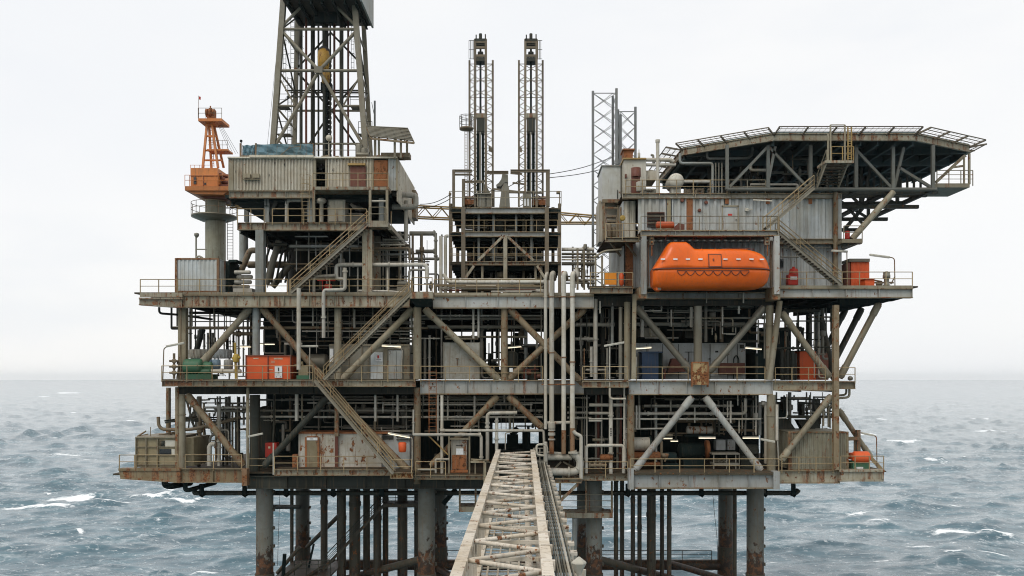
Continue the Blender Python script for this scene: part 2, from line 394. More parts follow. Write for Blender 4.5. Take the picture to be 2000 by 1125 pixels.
for _ in range(46):
    y = VY + 30 + 330*_r.random()**1.3; q = (y - VY)/300; BREAKERS.append((*sea_at(_r.choice((_r.uniform(0, 500), _r.uniform(1500, 2000), _r.uniform(0, 2000))), y), _r.uniform(.8, 2.2)/max(q, .25), _r.uniform(.35, .7)/max(q, .3), .15, _r.uniform(-.2, .2)))
build_sea()

# ------------------------------------------------------------------ the air between here and the horizon
hz = MB().box(-12600, 12600, -12600, 12600, -3, 68)
hm = bpy.data.materials.new('sea_air'); hm.use_nodes = True; nt = hm.node_tree; nt.nodes.remove(nt.nodes['Principled BSDF'])
pv = nt.nodes.new('ShaderNodeVolumePrincipled'); pv.inputs['Color'].default_value = (.985, .99, .995, 1); pv.inputs['Density'].default_value = .00008
pv.inputs['Anisotropy'].default_value = .75
nt.links.new(pv.outputs[0], nt.nodes['Material Output'].inputs['Volume'])
hb = bpy.data.objects.new('haze', mesh_of('haze', hz, Vector((0, 0, 0)))); hb.data.materials.append(hm); COL.objects.link(hb); hb['kind'] = 'stuff'
hb['label'] = 'pale sea haze that whitens the water towards the horizon'
# ------------------------------------------------------------------ helpers for the platform
def railing(label, pts, h=1.1, sp=1.55, mat=RAIL, group='handrails round the decks', mids=1, toe=0, ends=True):
    """pts: base points (world). Top rail, mid rails and every stanchion are parts."""
    pts = [Vector(p) for p in pts]; up = Vector((0, 0, 1))
    t = Thing('handrail', label, 'handrail', group)
    a = MB(); a.pipe([p + up*h for p in pts], .036, .06, 6); t.part('top_rail', a, mat)
    for k in range(mids):
        a = MB(); a.pipe([p + up*h*(k+1)/(mids+1) for p in pts], .030, .05, 6); t.part('mid_rail', a, mat)
    if toe:
        a = MB()
        for p, q in zip(pts, pts[1:]): a.bar(p + up*toe/2, q + up*toe/2, .015, toe)
        t.part('toe_board', a, mat)
    for i, (p, q) in enumerate(zip(pts, pts[1:])):
        n = max(1, round((q - p).length / sp))
        for k in range(n + (i == len(pts) - 2)):
            c = p.lerp(q, k / n); m = MB(); m.bar(c - up*.22, c + up*(h - .02), .062, .062, (0, 1, 0)); t.part('stanchion', m, mat)
    return t
def rail_px(label, px, d, **kw): return railing(label, [P(x, y, dd) for (x, y), dd in zip(px, d if isinstance(d, (list, tuple)) else [d]*len(px))], **kw)

def girder(x0, x1, y0, y1, d, fw=.42, flange=.075, stiff=2.6, mb=None, seed=1):
    """plate girder seen from the front: recessed web, flanges, stiffeners, small bolted plates"""
    m = mb or MB(); a = P(x0, y0, d); b = P(x1, y1, d); zt, zb = a.z, b.z; r = random.Random(seed + int(x0))
    m.fl = getattr(m, 'fl', None) or MB()
    m.fl.box(a.x, b.x, D0 + d, D0 + d + fw, zt - flange, zt).box(a.x, b.x, D0 + d, D0 + d + fw, zb, zb + flange)
    m.box(a.x, b.x, D0 + d + fw*.45, D0 + d + fw*.55, zb + flange, zt - flange)
    n = max(1, round((b.x - a.x) / stiff))
    for i in range(n + 1):
        x = a.x + (b.x - a.x - .03)*i/n
        m.box(x, x + .03, D0 + d + .03, D0 + d + fw*.45, zb + flange, zt - flange)
    for i in range(int((b.x - a.x)/3.5)):
        x = r.uniform(a.x + .2, b.x - .4); z = r.uniform(zb + flange + .05, zt - flange - .2)
        m.box(x, x + r.uniform(.08, .3), D0 + d + fw*.40, D0 + d + fw*.45, z, z + r.uniform(.06, .14))
    return m
def box_girder(px, d0, d1): return MB().pp(px, d0, d1)
def joists(x0, x1, d0, d1, ztop, h, step, mb=None, across=2.4, w=.22):
    """beams under a deck: main joists run back into the depth, secondary ones run across"""
    m = mb or MB(); X0 = (x0 - VX)*M1; X1 = (x1 - VX)*M1
    n = round((X1 - X0)/step)
    for i in range(n + 1):
        x = X0 + (X1 - X0)*i/n; m.ibar((x, D0 + d0, ztop - h/2), (x, D0 + d1, ztop - h/2), w, h, .03)
    k = round((d1 - d0)/across)
    for i in range(k + 1):
        y = D0 + d0 + (d1 - d0)*i/k; m.ibar((X0, y, ztop - h*.36), (X1, y, ztop - h*.36), w*.8, h*.7, .03)
    return m
zpx = lambda y, d=0: P(VX, y, d).z

def ptube(x0, y0, x1, y1, d0, r, d1=None, n=14): return MB().tube(P(x0, y0, d0), P(x1, y1, d0 if d1 is None else d1), r, n=n)
def ppipe(pts, d, r, bend=None, n=10):
    """pixel polyline; each point (x, y) or (x, y, d)"""
    return MB().pipe([P(p[0], p[1], p[2] if len(p) > 2 else d) for p in pts], r, bend, n)
def flanged(m, x, y, d, r, axis='z', w=.12):
    p = P(x, y, d); k = Vector((0,0,1)) if axis == 'z' else Vector((1,0,0)) if axis == 'x' else Vector((0,1,0))
    return m.tube(p - k*w/2, p + k*w/2, r, n=14)

# ------------------------------------------------------------------ cellar deck (lowest)
t = Thing('cellar_deck', 'lowest deck of the platform, rust-streaked, carrying containers and pumps above the jacket legs', 'deck')
m = MB(); m.box((345-VX)*M1, (1640-VX)*M1, D0 + .3, D0 + 18, zpx(923) - .12, zpx(923)); m.box((232-VX)*M1, (345-VX)*M1, D0 - 1.0, D0 + 9, zpx(922) - .14, zpx(922) - .02)
t.part('deck_plate', m, FLOOR)
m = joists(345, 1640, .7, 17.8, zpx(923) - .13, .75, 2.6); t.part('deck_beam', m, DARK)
m = MB().pp([(232, 919), (352, 919), (352, 943), (320, 941), (235, 934)], -1.2, -1.12).pp([(231, 915), (352, 915), (352, 919.5), (231, 919.5)], -1.3, -.5)
m.pp([(235, 932), (352, 940), (352, 943.5), (235, 935.5)], -1.3, -.8); t.part('edge_beam', m, BEAMR)
t.part('edge_beam', girder(352.5, 478, 915, 943, -1.2, seed=3), BEAMR)
t.part('corner_post', MB().pb(472, 916, 482, 949, -1.35, -.7), RUSTB)
t.part('edge_beam', girder(482.5, 945, 930, 955, .2, stiff=3.4), DUSK)
t.part('edge_beam', girder(535, 762, 917, 929, -1.25, .5, .06, 3.2), BEAM); t.part('edge_beam', girder(762.5, 806, 923, 935, -2.3, .6, .06), RUSTY)
t.part('walkway', MB().pb(535, 916.2, 762, 918, -1.2, .6).pb(763, 922, 806, 923.5, -2.2, .6), FLOOR)
t.part('edge_beam', girder(808, 946, 928, 936.5, -1.25, .5, .05, 3.2), BEAM); t.part('walkway', MB().pb(808, 926.5, 946, 928.4, -1.2, .6), FLOOR)
t.part('edge_beam', girder(1098, 1228, 929, 939, -1.2, .5, .05, 2.4), BEAM); t.part('walkway', MB().pb(1137, 927.5, 1226, 929.4, -1.2, .6), FLOOR)
m = girder(1229, 1522, 926, 955, -2.0, .6, .09, 2.3); m.pb(1228, 916, 1238, 956, -2.12, -1.3); m.pb(1511, 921, 1523, 956, -2.12, -1.3)
t.part('edge_beam', m, BEAMC); t.part('walkway', MB().pb(1229, 923, 1523, 926.2, -2.08, .6), FLOOR)
t.part('edge_beam', girder(1523.5, 1641, 919, 944.5, -.5, .5, .07), BEAM)
t.part('edge_beam', MB().pp([(1641, 920), (1727, 920), (1726, 939), (1642, 941)], -.7, -.6).pp([(1640, 917.5), (1728, 917.5), (1728, 921.5), (1640, 921.5)], -.85, -.1).pb(1640, 936.5, 1726, 940.5, -.8, -.35).pb(1722, 922, 1726, 938, -.8, -.3), BEAM)
t.part('walkway', MB().box((1641-VX)*M1, (1727-VX)*M1, D0 - .4, D0 + 8, zpx(918.5) - .1, zpx(918.5)), FLOOR)

# ------------------------------------------------------------------ mezzanine deck (level with the eye)
t = Thing('mezzanine_deck', 'middle deck of the platform at eye level with the orange-red equipment box on its walkway', 'deck')
zm = zpx(744)
t.part('deck_plate', MB().box((340-VX)*M1, (1632-VX)*M1, D0 + .4, D0 + 18, zm - .12, zm), FLOOR)
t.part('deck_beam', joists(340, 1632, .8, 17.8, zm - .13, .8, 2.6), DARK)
t.part('edge_beam', girder(316, 612, 742, 755, -1.55, .5, .07, 2.4), BEAM); t.part('edge_beam', girder(612.5, 811, 742, 755.5, -1.5, .5, .07, 2.4), BEAM)
t.part('walkway', MB().pb(316, 740.6, 811, 742.2, -1.5, .7), FLOOR)
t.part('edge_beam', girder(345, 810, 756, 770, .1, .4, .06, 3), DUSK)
t.part('edge_beam', girder(820.5, 1140, 742, 770.5, -.4, .45, .09, 1.9), BEAMC)
t.part('edge_beam', girder(1137, 1228, 744, 757, -1.5, .5, .07, 2.0), BEAM); t.part('walkway', MB().pb(1137, 741.5, 1227, 744, -1.45, .7), FLOOR)
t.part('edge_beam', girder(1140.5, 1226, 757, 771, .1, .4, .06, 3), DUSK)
t.part('edge_beam', girder(1228.5, 1510, 743, 771.5, -.6, .5, .09, 2.2), BEAMC)
t.part('edge_beam', girder(1510.5, 1628, 745, 763, -.4, .45, .08, 2.4), BEAM)
t.part('edge_beam', girder(1637, 1671, 745, 760, -.2, .5, .07, 1.2), STEEL); t.part('walkway', MB().box((1632-VX)*M1, (1671-VX)*M1, D0, D0 + 6, zpx(744.5) - .1, zpx(744.5)), RUSTY)

# ------------------------------------------------------------------ main deck
t = Thing('main_deck', 'upper main deck with a deep rust-stained edge girder below the lifeboat and the drilling module', 'deck')
zd = zpx(573); zr = zpx(561)
t.part('deck_plate', MB().box((355-VX)*M1, (1160-VX)*M1, D0 - .4, D0 + 18, zd - .12, zd).box((272-VX)*M1, (355-VX)*M1, D0 - .9, D0 + 8, zd - .12, zd).box((1160-VX)*M1, (1640-VX)*M1, D0 + .2, D0 + 18, zr - .12, zr).box((1640-VX)*M1, (1783-VX)*M1, D0 - .9, D0 + 13, zr - .12, zr), FLOOR)
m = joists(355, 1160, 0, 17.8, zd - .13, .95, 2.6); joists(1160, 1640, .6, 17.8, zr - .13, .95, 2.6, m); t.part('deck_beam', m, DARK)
m = MB()
for i in range(6):
    y = D0 + .2 + i*2.4; a = P(1642, 563); b = P(1781, 563)
    m.prism([(a.x, zr - .13), (b.x, zr - .13), (b.x, zr - .75), (a.x + 4.4, zr - 1.15), (a.x, zr - 1.5)], y, y + .12)
t.part('bracket_beam', m, DARK)
m = MB().pp([(272, 583), (355, 582), (355, 600), (330, 599), (272, 595)], -.95, -.85).pb(271, 581, 356, 584.5, -1.1, -.5).pp([(271, 593.5), (330, 597.5), (356, 599), (356, 601.5), (330, 600), (271, 596)], -1.1, -.6)
t.part('edge_beam', m, BEAM)
t.part('curb_plate', MB().pb(273, 571.5, 356, 580, -1.0, -.9), BEAM); t.part('edge_beam', girder(356.5, 800, 575.5, 600.5, -.85, .45, .08, 2.0, seed=9), BEAM)
t.part('curb_plate', MB().pb(356.5, 570.5, 800, 575.3, -.8, -.72), STEEL)
m = MB().pb(801, 569.5, 845, 583, -2.5, -1.0); q0 = [P(x, y, d) for x, y, d in ((802, 583.2, -2.45), (844, 583.2, -2.45), (844, 583.2, -.9), (802, 583.2, -.9))]; q1 = [P(x, y, d) for x, y, d in ((812, 600, -1.5), (843, 600, -1.5), (843, 600, -.86), (812, 600, -.86))]
t.part('stair_landing', m, BEAM); t.part('landing_bracket', MB().hexa(q1 + q0), DARK)
t.part('edge_beam', girder(845.5, 1160, 577, 602.5, -.6, .45, .09, 2.9), BEAMC); t.part('curb_plate', MB().pb(845.5, 571.5, 1160, 577, -.62, -.5), STEEL)
t.part('edge_beam', girder(1152, 1236, 560.5, 573, -1.6, .5, .06, 2), BEAM); t.part('walkway', MB().pb(1152, 558.5, 1236, 560.7, -1.55, .4), FLOOR)
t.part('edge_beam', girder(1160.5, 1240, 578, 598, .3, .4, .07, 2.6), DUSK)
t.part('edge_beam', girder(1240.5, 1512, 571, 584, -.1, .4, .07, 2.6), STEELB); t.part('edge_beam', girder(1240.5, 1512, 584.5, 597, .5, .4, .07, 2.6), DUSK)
t.part('edge_beam', girder(1523, 1783, 563, 582, -1.05, .5, .08, 2.6), BEAMC); t.part('curb_plate', MB().pb(1523, 557.5, 1783, 563, -1.0, -.9), STEEL)

# ------------------------------------------------------------------ handrails
rail_px('rusty handrail round the tip of the lowest deck beside the olive cabin', [(263, 915), (233, 915), (233, 915)], [-1.1, -1.1, 5.0], sp=1.2)
rail_px('handrail along the lowest deck edge in front of the olive cabin', [(266, 915), (348, 915)], -1.15)
rail_px('handrail on the lowest deck between the corner column and the white lamp pole', [(362, 914.5), (472, 914.5)], -1.1, sp=2.1)
rail_px('handrail on the lowest deck in front of the red cabinet', [(484, 922), (534, 922)], .1, sp=1.9)
rail_px('handrail in front of the peeling white cabin on the lowest deck', [(536, 917.5), (762, 917.5)], -1.2, sp=1.95)
rail_px('handrail of the small landing at the foot of the lowest stair', [(764, 925), (804, 925), (804, 925)], [-2.2, -2.2, -.4], sp=1.6)
rail_px('handrail of the lowest deck below the rusty white panel beside the bridge', [(812, 928), (870, 928)], -1.2, sp=1.2)
rail_px('handrail round the white valve frame beside the U-bend pipe', [(1139, 928.5), (1226, 928.5)], -1.2, sp=1.8)
rail_px('handrail in front of the pump and tank bay on the lowest deck', [(1231, 923), (1521, 923)], -2.0, sp=2.05)
rail_px('handrail in front of the rust-edged container at the platform corner', [(1527, 919), (1627, 919)], -.45, sp=1.3)
rail_px('handrail around the corner of the lowest deck by the orange raft', [(1642, 917), (1726, 917), (1726, 917)], [-.75, -.75, 6.0], sp=1.35)
rail_px('mezzanine handrail in front of the green pump and orange-red box', [(316, 741), (611, 741)], -1.5, sp=2.1)
rail_px('handrail at the mezzanine end beside the green pump', [(316, 741), (316, 741)], [-1.4, 3.0], sp=1.2)
rail_px('mezzanine handrail in front of the grey switch room doors', [(655, 741), (809, 741)], -1.5, sp=2.1)
rail_px('mezzanine handrail in front of the blotchy grey panel', [(822, 741.5), (1060, 741.5)], -.4, sp=2.15)
rail_px('mezzanine handrail of the small balcony beside the four riser pipes', [(1138, 742.5), (1226, 742.5)], -1.4, sp=1.6)
rail_px('mezzanine handrail in front of the dark blue bin', [(1243, 743), (1344, 743)], -.55, sp=1.8)
rail_px('mezzanine handrail between the rusty plate and the leaning column', [(1385, 743), (1494, 743)], -.55, sp=1.9)
rail_px('mezzanine handrail in front of the red end cabinet', [(1514, 744), (1612, 744)], -.35, sp=1.6)
rail_px('rusty handrail at the mezzanine tip above the bent drain pipes', [(1638, 744), (1670, 744), (1670, 744)], [-.2, -.2, 5.5], sp=1.0)
rail_px('main deck handrail around the corner by the rusted container', [(346, 572), (274, 572), (274, 572)], [-.95, -.95, 7], sp=1.5)
rail_px('main deck handrail in front of the rusted container', [(347, 571.5), (562, 571.5)], -.8, sp=1.75)
rail_px('main deck handrail under the looped white pipe', [(566, 571.5), (798, 571.5)], -.75, sp=1.75)
rail_px('handrail of the landing at the head of the middle stair', [(804, 569), (844, 569), (844, 569)], [-2.4, -2.4, -.8], sp=1.2)
rail_px('main deck handrail below the twin towers in front of the long pipe', [(848, 571.5), (1056, 571.5)], -.55, sp=1.95)
rail_px('handrail round the balcony with the yellow board', [(1153, 559), (1153, 559), (1236, 559)], [5, -1.5, -1.5], sp=1.1)
rail_px('handrail of the wide end deck by the red pump and orange locker', [(1524, 557.5), (1782, 557.5)], -.95, sp=2.05)
rail_px('handrail turning back along the end of the wide deck', [(1782, 557.5), (1782, 557.5)], [-.9, 12], sp=1.4)
# ------------------------------------------------------------------ jacket: legs, conductors, bracing
ZS = -3.0
for x, d, r, lab in ((517, 2, .72, 'thick jacket leg with rust blisters under the peeling white cabin'), (833, 2, .73, 'thick jacket leg with flaking rust just beside the bridge, under the small ladder'),
                     (1160, 2, .70, 'thick jacket leg behind the hanging platform by the U-bend pipe'), (1475, 2, .72, 'thick pale jacket leg at the corner under the pump bay'),
                     (591, 13.5, .68, 'rear jacket leg standing behind the inclined lower stair'), (859, 13.5, .68, 'dark rear jacket leg half hidden behind the leg beside the bridge'),
                     (1140, 13.5, .68, 'rear jacket leg hidden behind the hanging platform leg'), (1417, 13.5, .70, 'brown rear jacket leg beside the pale corner leg')):
    a = P(x, 945, d); t = Thing('support_pile', lab, 'platform leg', 'jacket legs')
    t.part('leg_pipe', MB().tube((a.x, a.y, ZS), (a.x, a.y, zpx(923) - .9), r, n=28), LEGM)
    t.part('collar', MB().tube((a.x, a.y, 1.2), (a.x, a.y, 7.3), r + .09, n=28), COND)
    m = MB()
    for k in range(8):
        z = 6.4 + k*1.55
        for q in ((r + .05, .12), ): m.box(a.x + r*.93, a.x + r + .13, a.y - .14, a.y + .14, z, z + .25)
    t.part('pipe_clamp', m, COND)
xs = [(570, .17, 11), (633, .32, 8), (661, .16, 11.5), (668, .36, 7), (693, .50, 7), (716, .32, 8.5), (737, .36, 7), (753, .27, 9), (786, .46, 7), (813, .2, 10)]
for k, (x, r, d) in enumerate(xs):
    a = P(x, 945, d); t = Thing('conductor_pipe', f'{nth(k, len(xs))} of the dark vertical well pipes under the white cabin', 'well pipe', 'well conductors under the platform')
    t.part('casing', MB().tube((a.x, a.y, ZS), (a.x, a.y, zpx(923) - .5), r, n=18), COND)
    t.part('coupling', MB().tube((a.x, a.y, 11 + (k % 3)*1.3), (a.x, a.y, 11.4 + (k % 3)*1.3), r*1.12, n=18), COND)
xs = [(1203, .20, 7), (1215, .20, 9), (1236, .20, 7), (1249, .20, 8), (1272, .41, 7), (1293, .19, 8), (1307, .21, 7), (1435, .18, 6)]
for k, (x, r, d) in enumerate(xs):
    a = P(x, 945, d); t = Thing('conductor_pipe', f'{nth(k, len(xs))} of the dark vertical well pipes under the pump bay', 'well pipe', 'well conductors under the platform')
    t.part('casing', MB().tube((a.x, a.y, ZS), (a.x, a.y, zpx(923) - .5), r, n=18), COND)
    t.part('coupling', MB().tube((a.x, a.y, 10 + (k % 3)*1.3), (a.x, a.y, 10.4 + (k % 3)*1.3), r*1.12, n=18), COND)
def jbrace(label, x0, y0, d0, x1, y1, d1, r, mat=COND): one('jacket_brace', label, 'brace', ptube(x0, y0, x1, y1, d0, r, d1, 18), mat, 'jacket braces')
jbrace('horizontal tubular brace between the rear legs, left of the bridge', 591, 1103, 13.5, 859, 1103, 13.5, .52)
jbrace('horizontal tubular brace behind the bridge linking the rear legs', 859, 1103, 13.5, 1140, 1103, 13.5, .52)
jbrace('horizontal tubular brace with a gangway rail between the rear legs, under the pump bay', 1140, 1103, 13.5, 1417, 1103, 13.5, .52)
jbrace('thin sloping brace dropping towards the pale corner leg', 1312, 1101, 13.2, 1475, 1150, 2, .3)
jbrace('sloping brace crossing behind the well pipes beside the bridge', 833, 1090, 2.5, 640, 1140, 13, .34)
jbrace('sloping brace on the far side of the bridge', 1160, 1090, 2.5, 1330, 1135, 13, .34)
jbrace('short horizontal strut between the white-cabin legs', 532, 990, 2.3, 584, 990, 13, .2, DUSK)
jbrace('inclined pipe between the rear leg and the well pipes', 600, 1068, 12.5, 664, 1005, 9, .2)
jbrace('steep brace beneath the bridge near the rear leg', 858, 1110, 13, 900, 1140, 9, .35)
one('drain_header', 'long dark pipe slung under the lowest deck', 'pipe', ppipe([(380, 957, 3), (380, 963, 3), (1000, 963, 3), (1555, 963, 3), (1560, 956, 3)], 3, .21, .4), DUSK)
xs = (393, 477, 558, 650, 745, 1226, 1370, 1494, 1550)
for k, x in enumerate(xs):
    one('pipe_hanger', f'{nth(k, len(xs))} of the hangers that carry the long pipe under the deck', 'hanger', MB().pp([(x-4, 945), (x+4, 945), (x+5, 968), (x+2, 972), (x-4, 968)], 2.6, 2.75).pb(x - 4, 967.5, x + 5, 969, 2.6, 3.3), DARK, 'pipe hangers under the deck')
one('drain_pipe', 'dark bent pipe hanging below the tapered deck corner', 'pipe', ppipe([(322, 935, 1), (322, 948, 1), (333, 950, 1), (372, 943, 4)], 1, .26, .5), DARK)
one('drain_pipe', 'second dark bent pipe below the tapered deck corner, nearer the leg', 'pipe', ppipe([(362, 938, 1), (362, 957, 1), (370, 957, 1), (420, 943, 6)], 1, .19, .4), DARK)
one('hanging_wire', 'thin rope hanging from the deck beside the blistered jacket leg', 'rope', MB().tube(P(547, 950, 2), P(542, 1105, 2), .02, n=5), WIRE)
one('hanging_wire', 'thin rope slung down to the brown rear leg', 'rope', MB().pipe([P(1391, 950, 9), P(1395, 1000, 9.6), P(1400, 1045, 10.5), P(1402, 1075, 12)], .022, 1, 5), WIRE)
# rear gangway rails on the bracing level
rail_px('dark gangway rail on the rear brace under the pump bay', [(1160, 1097), (1390, 1097)], 13.4, mat=DUSK, sp=3.0, mids=2, group='gangway rails at the bracing level')
rail_px('dark gangway rail on the rear brace just beside the bridge', [(868, 1097), (905, 1097)], 13.4, mat=DUSK, sp=1.4, group='gangway rails at the bracing level')
# boat landing at the foot of the lower stair
t = Thing('boat_landing', 'rusty landing platform at the foot of the stair between the jacket legs', 'platform')
t.part('floor_plate', MB().box(P(545, 1120, 6).x, P(650, 1120, 6).x, D0 + 4, D0 + 11, zpx(1119, 6) - .15, zpx(1119, 6)), COND)
for a, b in (((541, 1120, 5), (586, 1068, 5)), ((548, 1132, 4), (590, 1100, 4)), ((590, 1132, 4), (652, 1093, 9))): t.part('strut', ptube(a[0], a[1], b[0], b[1], a[2], .17, b[2]), COND)
t.part('bumper', MB().tube(P(553, 1128, 4), P(556, 1082, 4), .17), DARK); t.part('bumper', MB().tube(P(600, 1120, 8), P(613, 1062, 8), .1), DARK)
rail_px('handrail of the rusty boat landing between the legs', [(575, 1119), (645, 1119)], 4.6, mat=DUSK, sp=1.0, mids=2, group='gangway rails at the bracing level')

def stair(label, a, b, wid=.95, rise=.2, mat=STAIR, rmat=RAIL, mids=2, rails=True, side=None, tread=None):
    """straight flight from foot a to head b (world points on the front stringer); width runs back in depth unless side is given"""
    a, b = Vector(a), Vector(b); s = Vector(side) if side else Vector((0, wid, 0)); up = Vector((0, 0, 1))
    t = Thing('staircase', label, 'stairs', 'outside stairs')
    run = (b - a)
    for o in (Vector((0,0,0)), s):
        m = MB(); m.bar(a + o, b + o, .06, .25, up); m.bar(a + o + up*.13 - s.normalized()*.04, b + o + up*.13 - s.normalized()*.04, .12, .03, up); t.part('stringer', m, mat)
    n = max(3, round(abs(run.z)/rise))
    hd = Vector((run.x, run.y, 0)).normalized()
    for i in range(1, n):
        c = a + run*(i/n); m = MB(); m.bar(c + s*.04, c + s*.96, .26, .035, up); t.part('tread', m, tread or FLOOR)
    if rails:
        for o in (Vector((0,0,0)), s):
            m = MB()
            m.tube(a + o + up*1.05, b + o + up*1.05, .036, n=6)
            for k in range(mids): q_ = (mids if o.length < .01 else 1) + 1; m.tube(a + o + up*(1.05*(k+1)/q_), b + o + up*(1.05*(k+1)/q_), .024, n=6)
            q = max(2, round(run.length/1.9))
            for i in range(q + 1):
                c = a.lerp(b, i/q) + o; m.bar(c, c + up*1.05, .045, .045, (0,1,0))
            t.part('banister', m, rmat)
    return t
stair('upper stair climbing from the main deck to the drilling module walkway', P(568, 571, -.9), P(719, 437, -.9))
stair('middle stair from the mezzanine walkway to the landing above it', P(632, 741, -2.5), P(803, 572, -2.5))
stair('lower stair from the mezzanine walkway down to the peeling white cabin', P(768, 925, -2.4), P(615, 744, -2.4))
stair('right-hand stair from the lifeboat gallery down to the wide end deck', P(1645, 557, -1.6), P(1522, 455, -1.6))
stair('inclined stair between the jacket legs below the lowest deck', P(630, 1113, 5), P(752, 984, 5), rmat=DUSK, mat=COND, tread=COND, mids=2)
t = Thing('hanging_walkway', 'dark walkway under the deck at the head of the stair between the legs', 'walkway')
t.part('floor_plate', MB().pb(748, 984, 816, 991, 4.6, 6.4), COND); t.part('edge_rail', MB().tube(P(756, 972, 4.6), P(816, 972, 4.6), .03, n=6).tube(P(756, 977, 4.6), P(816, 977, 4.6), .03, n=6).tube(P(772, 984, 4.6), P(772, 960, 4.6), .03, n=6), DUSK)
t.part('strut', MB().bar(P(866, 984, 4), P(890, 955, 4), .5, .4), DARK)
def hang_plat(label, x0, x1, y0, y1, d, dd):
    t = Thing('access_platform', label, 'platform', 'platforms hung below the deck')
    t.part('floor_plate', MB().pb(x0, y1 - 10, x1, y1, d, d + dd), BEAM)
    for x in (x0 + 2, (x0 + x1)/2, x1 - 2): t.part('hanger_post', MB().bar(P(x, y0, d + .1), P(x, y1 - 10, d + .1), .16, .16, (0,1,0)), POST)
    m = MB()
    for k in (1, 2, 3):
        y = y1 - 10 - k*12; m.tube(P(x0, y, d), P(x1, y, d), .028, n=6); m.tube(P(x0, y, d + dd), P(x1, y, d + dd), .028, n=6)
    t.part('guard_rail', m, STEEL)
hang_plat('small cage platform hung under the deck left of the bridge', 896, 962, 940, 1000, .8, 2.2)
hang_plat('wide cage platform hung under the deck beyond the bridge', 1092, 1197, 940, 1012, .4, 2.2)

# ------------------------------------------------------------------ truss posts and braces of the deck box
def post(label, x, y0, y1, d, w, mat=POST, round_=True, dx=0, cap=True, cat='post'):
    t = Thing('deck_post', label, cat, 'posts of the deck truss')
    m = MB().tube(P(x, y1, d), P(x + dx, y0, d), w, n=16) if round_ else MB().ibar(P(x, y1, d), P(x + dx, y0, d), w*2, w*2, .05)
    t.part('shaft', m, mat)
    if cap: t.part('weld_collar', MB().tube(P(x + dx*.72, y0 + (y1-y0)*.28, d), P(x + dx*.7, y0 + (y1-y0)*.28 - 1.5, d), w*1.14 if round_ else w*.8, n=16), mat)
    return t
post('square corner column between the main and mezzanine decks behind the green pump', 358, 601, 741, .3, .32, STEEL, False)
post('thin brown pipe column beside the corner behind the green pump', 353, 601, 741, -.5, .06, POST, cap=False)
post('round post between the two sloping braces above the orange-red box', 500.5, 601, 741, .1, .30, STEELB)
post('long white downpipe post beside the orange-red box', 583.5, 563, 722, -1.7, .17, PIPE)
post('round post behind the middle stair', 660, 601, 741, .1, .30, STEEL)
post('round post under the stair landing at the main deck', 815, 601, 741, -.1, .34, STEEL)
post('mottled round post in the centre bay below the twin towers', 985, 603, 742, -.1, .29, POST)
post('round post below the lifeboat bow end', 1225, 590, 742, -.2, .27, STEEL); post('leaning square post beside the lifeboat bow end', 1237, 575, 741, -.9, .16, STEEL, False, dx=2)
post('perforated grey post in the middle of the bay under the lifeboat', 1363, 598, 735, .1, .35, GALV)
post('round post below the lifeboat stern end', 1503, 597, 742, -.1, .32, STEEL); post('leaning round post meeting the mezzanine under the end deck', 1503, 588, 742, -.6, .24, STEEL, dx=20)
post('tall square post running past the mezzanine at the platform end', 1632, 596, 917, -.55, .22, POST, False)
post('slim post at the outer end under the mezzanine', 346, 756, 914, -.6, .16, POST); post('rust-brown pole beside the olive cabin', 329, 757, 845, 3, .2, POST)
post('corner column below the mezzanine beside the olive cabin', 355, 770, 914, -.4, .30, STEEL)
post('thin tall post between the mezzanine and the rust-streaked corner', 484, 757, 916, -.5, .13, STEEL); post('dark round column behind the white lamp pole', 498, 771, 922, 1.0, .42, DUSK)
post('square post rising behind the lowest stair', 658, 771, 852, .1, .16, POST, False)
post('mottled round post between mezzanine and lowest deck beside the access ladder', 815, 757, 945, -.1, .30, POST)
post('rusty round post at the corner of the pump bay', 1232, 771, 918, -.3, .30, POST); post('round post at the far corner of the pump bay', 1506, 771, 920, -.3, .36, STEEL)
def brace(label, x0, y0, x1, y1, r=.28, d=0, mat=STEEL, d1=None, gus=(1, 1)):
    t = Thing('diagonal_brace', label, 'brace', 'diagonal braces of the deck truss')
    t.part('brace_tube', ptube(x0, y0, x1, y1, d, r, d1, 16), mat)
    a = P(x0, y0, d); b = P(x1, y1, d if d1 is None else d1)
    for g, p, q in ((gus[0], a, b), (gus[1], b, a)):
        if g: u = (q - p).normalized(); t.part('end_sleeve', MB().tube(p + u*.15, p + u*1.1, r*1.18, n=16), mat)
    return t
brace('brace falling from the round post to the green pump', 489, 601, 392, 712, .28, .1); brace('brace falling from the round post behind the orange-red box', 511, 601, 634, 742, .27, .1, POST)
brace('brace behind the middle stair, falling to the switch room', 806, 603, 668, 742, .27, .2); brace('brace falling past the blotchy grey panel to the centre of the mezzanine', 829, 603, 975, 742, .27, -.1)
brace('brace falling from the centre bay top towards the riser pipes', 995, 603, 1140, 752, .27, .0, POST); brace('brace rising from the centre of the mezzanine behind the riser pipes', 992, 742, 1142, 603, .27, .15, POST)
brace('brace falling under the lifeboat to the rusty plate', 1243, 600, 1352, 728, .28, .15, GALV); brace('brace rising from the rusty plate to the lifeboat stern post', 1385, 726, 1492, 600, .27, .15, GALV)
brace('brace falling under the end deck to the tall square post', 1526, 610, 1620, 737, .27, .1); brace('outermost brace propping the wide end deck from the mezzanine tip', 1717, 592, 1640, 738, .26, .5)
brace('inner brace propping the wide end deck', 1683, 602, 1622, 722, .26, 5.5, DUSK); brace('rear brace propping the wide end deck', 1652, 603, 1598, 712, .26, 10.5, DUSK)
brace('short steep strut behind the tall square post', 1601, 615, 1630, 742, .27, 4.5, DUSK); brace('strut leaning behind the corner column by the green pump', 396, 640, 378, 706, .26, 9, DUSK)
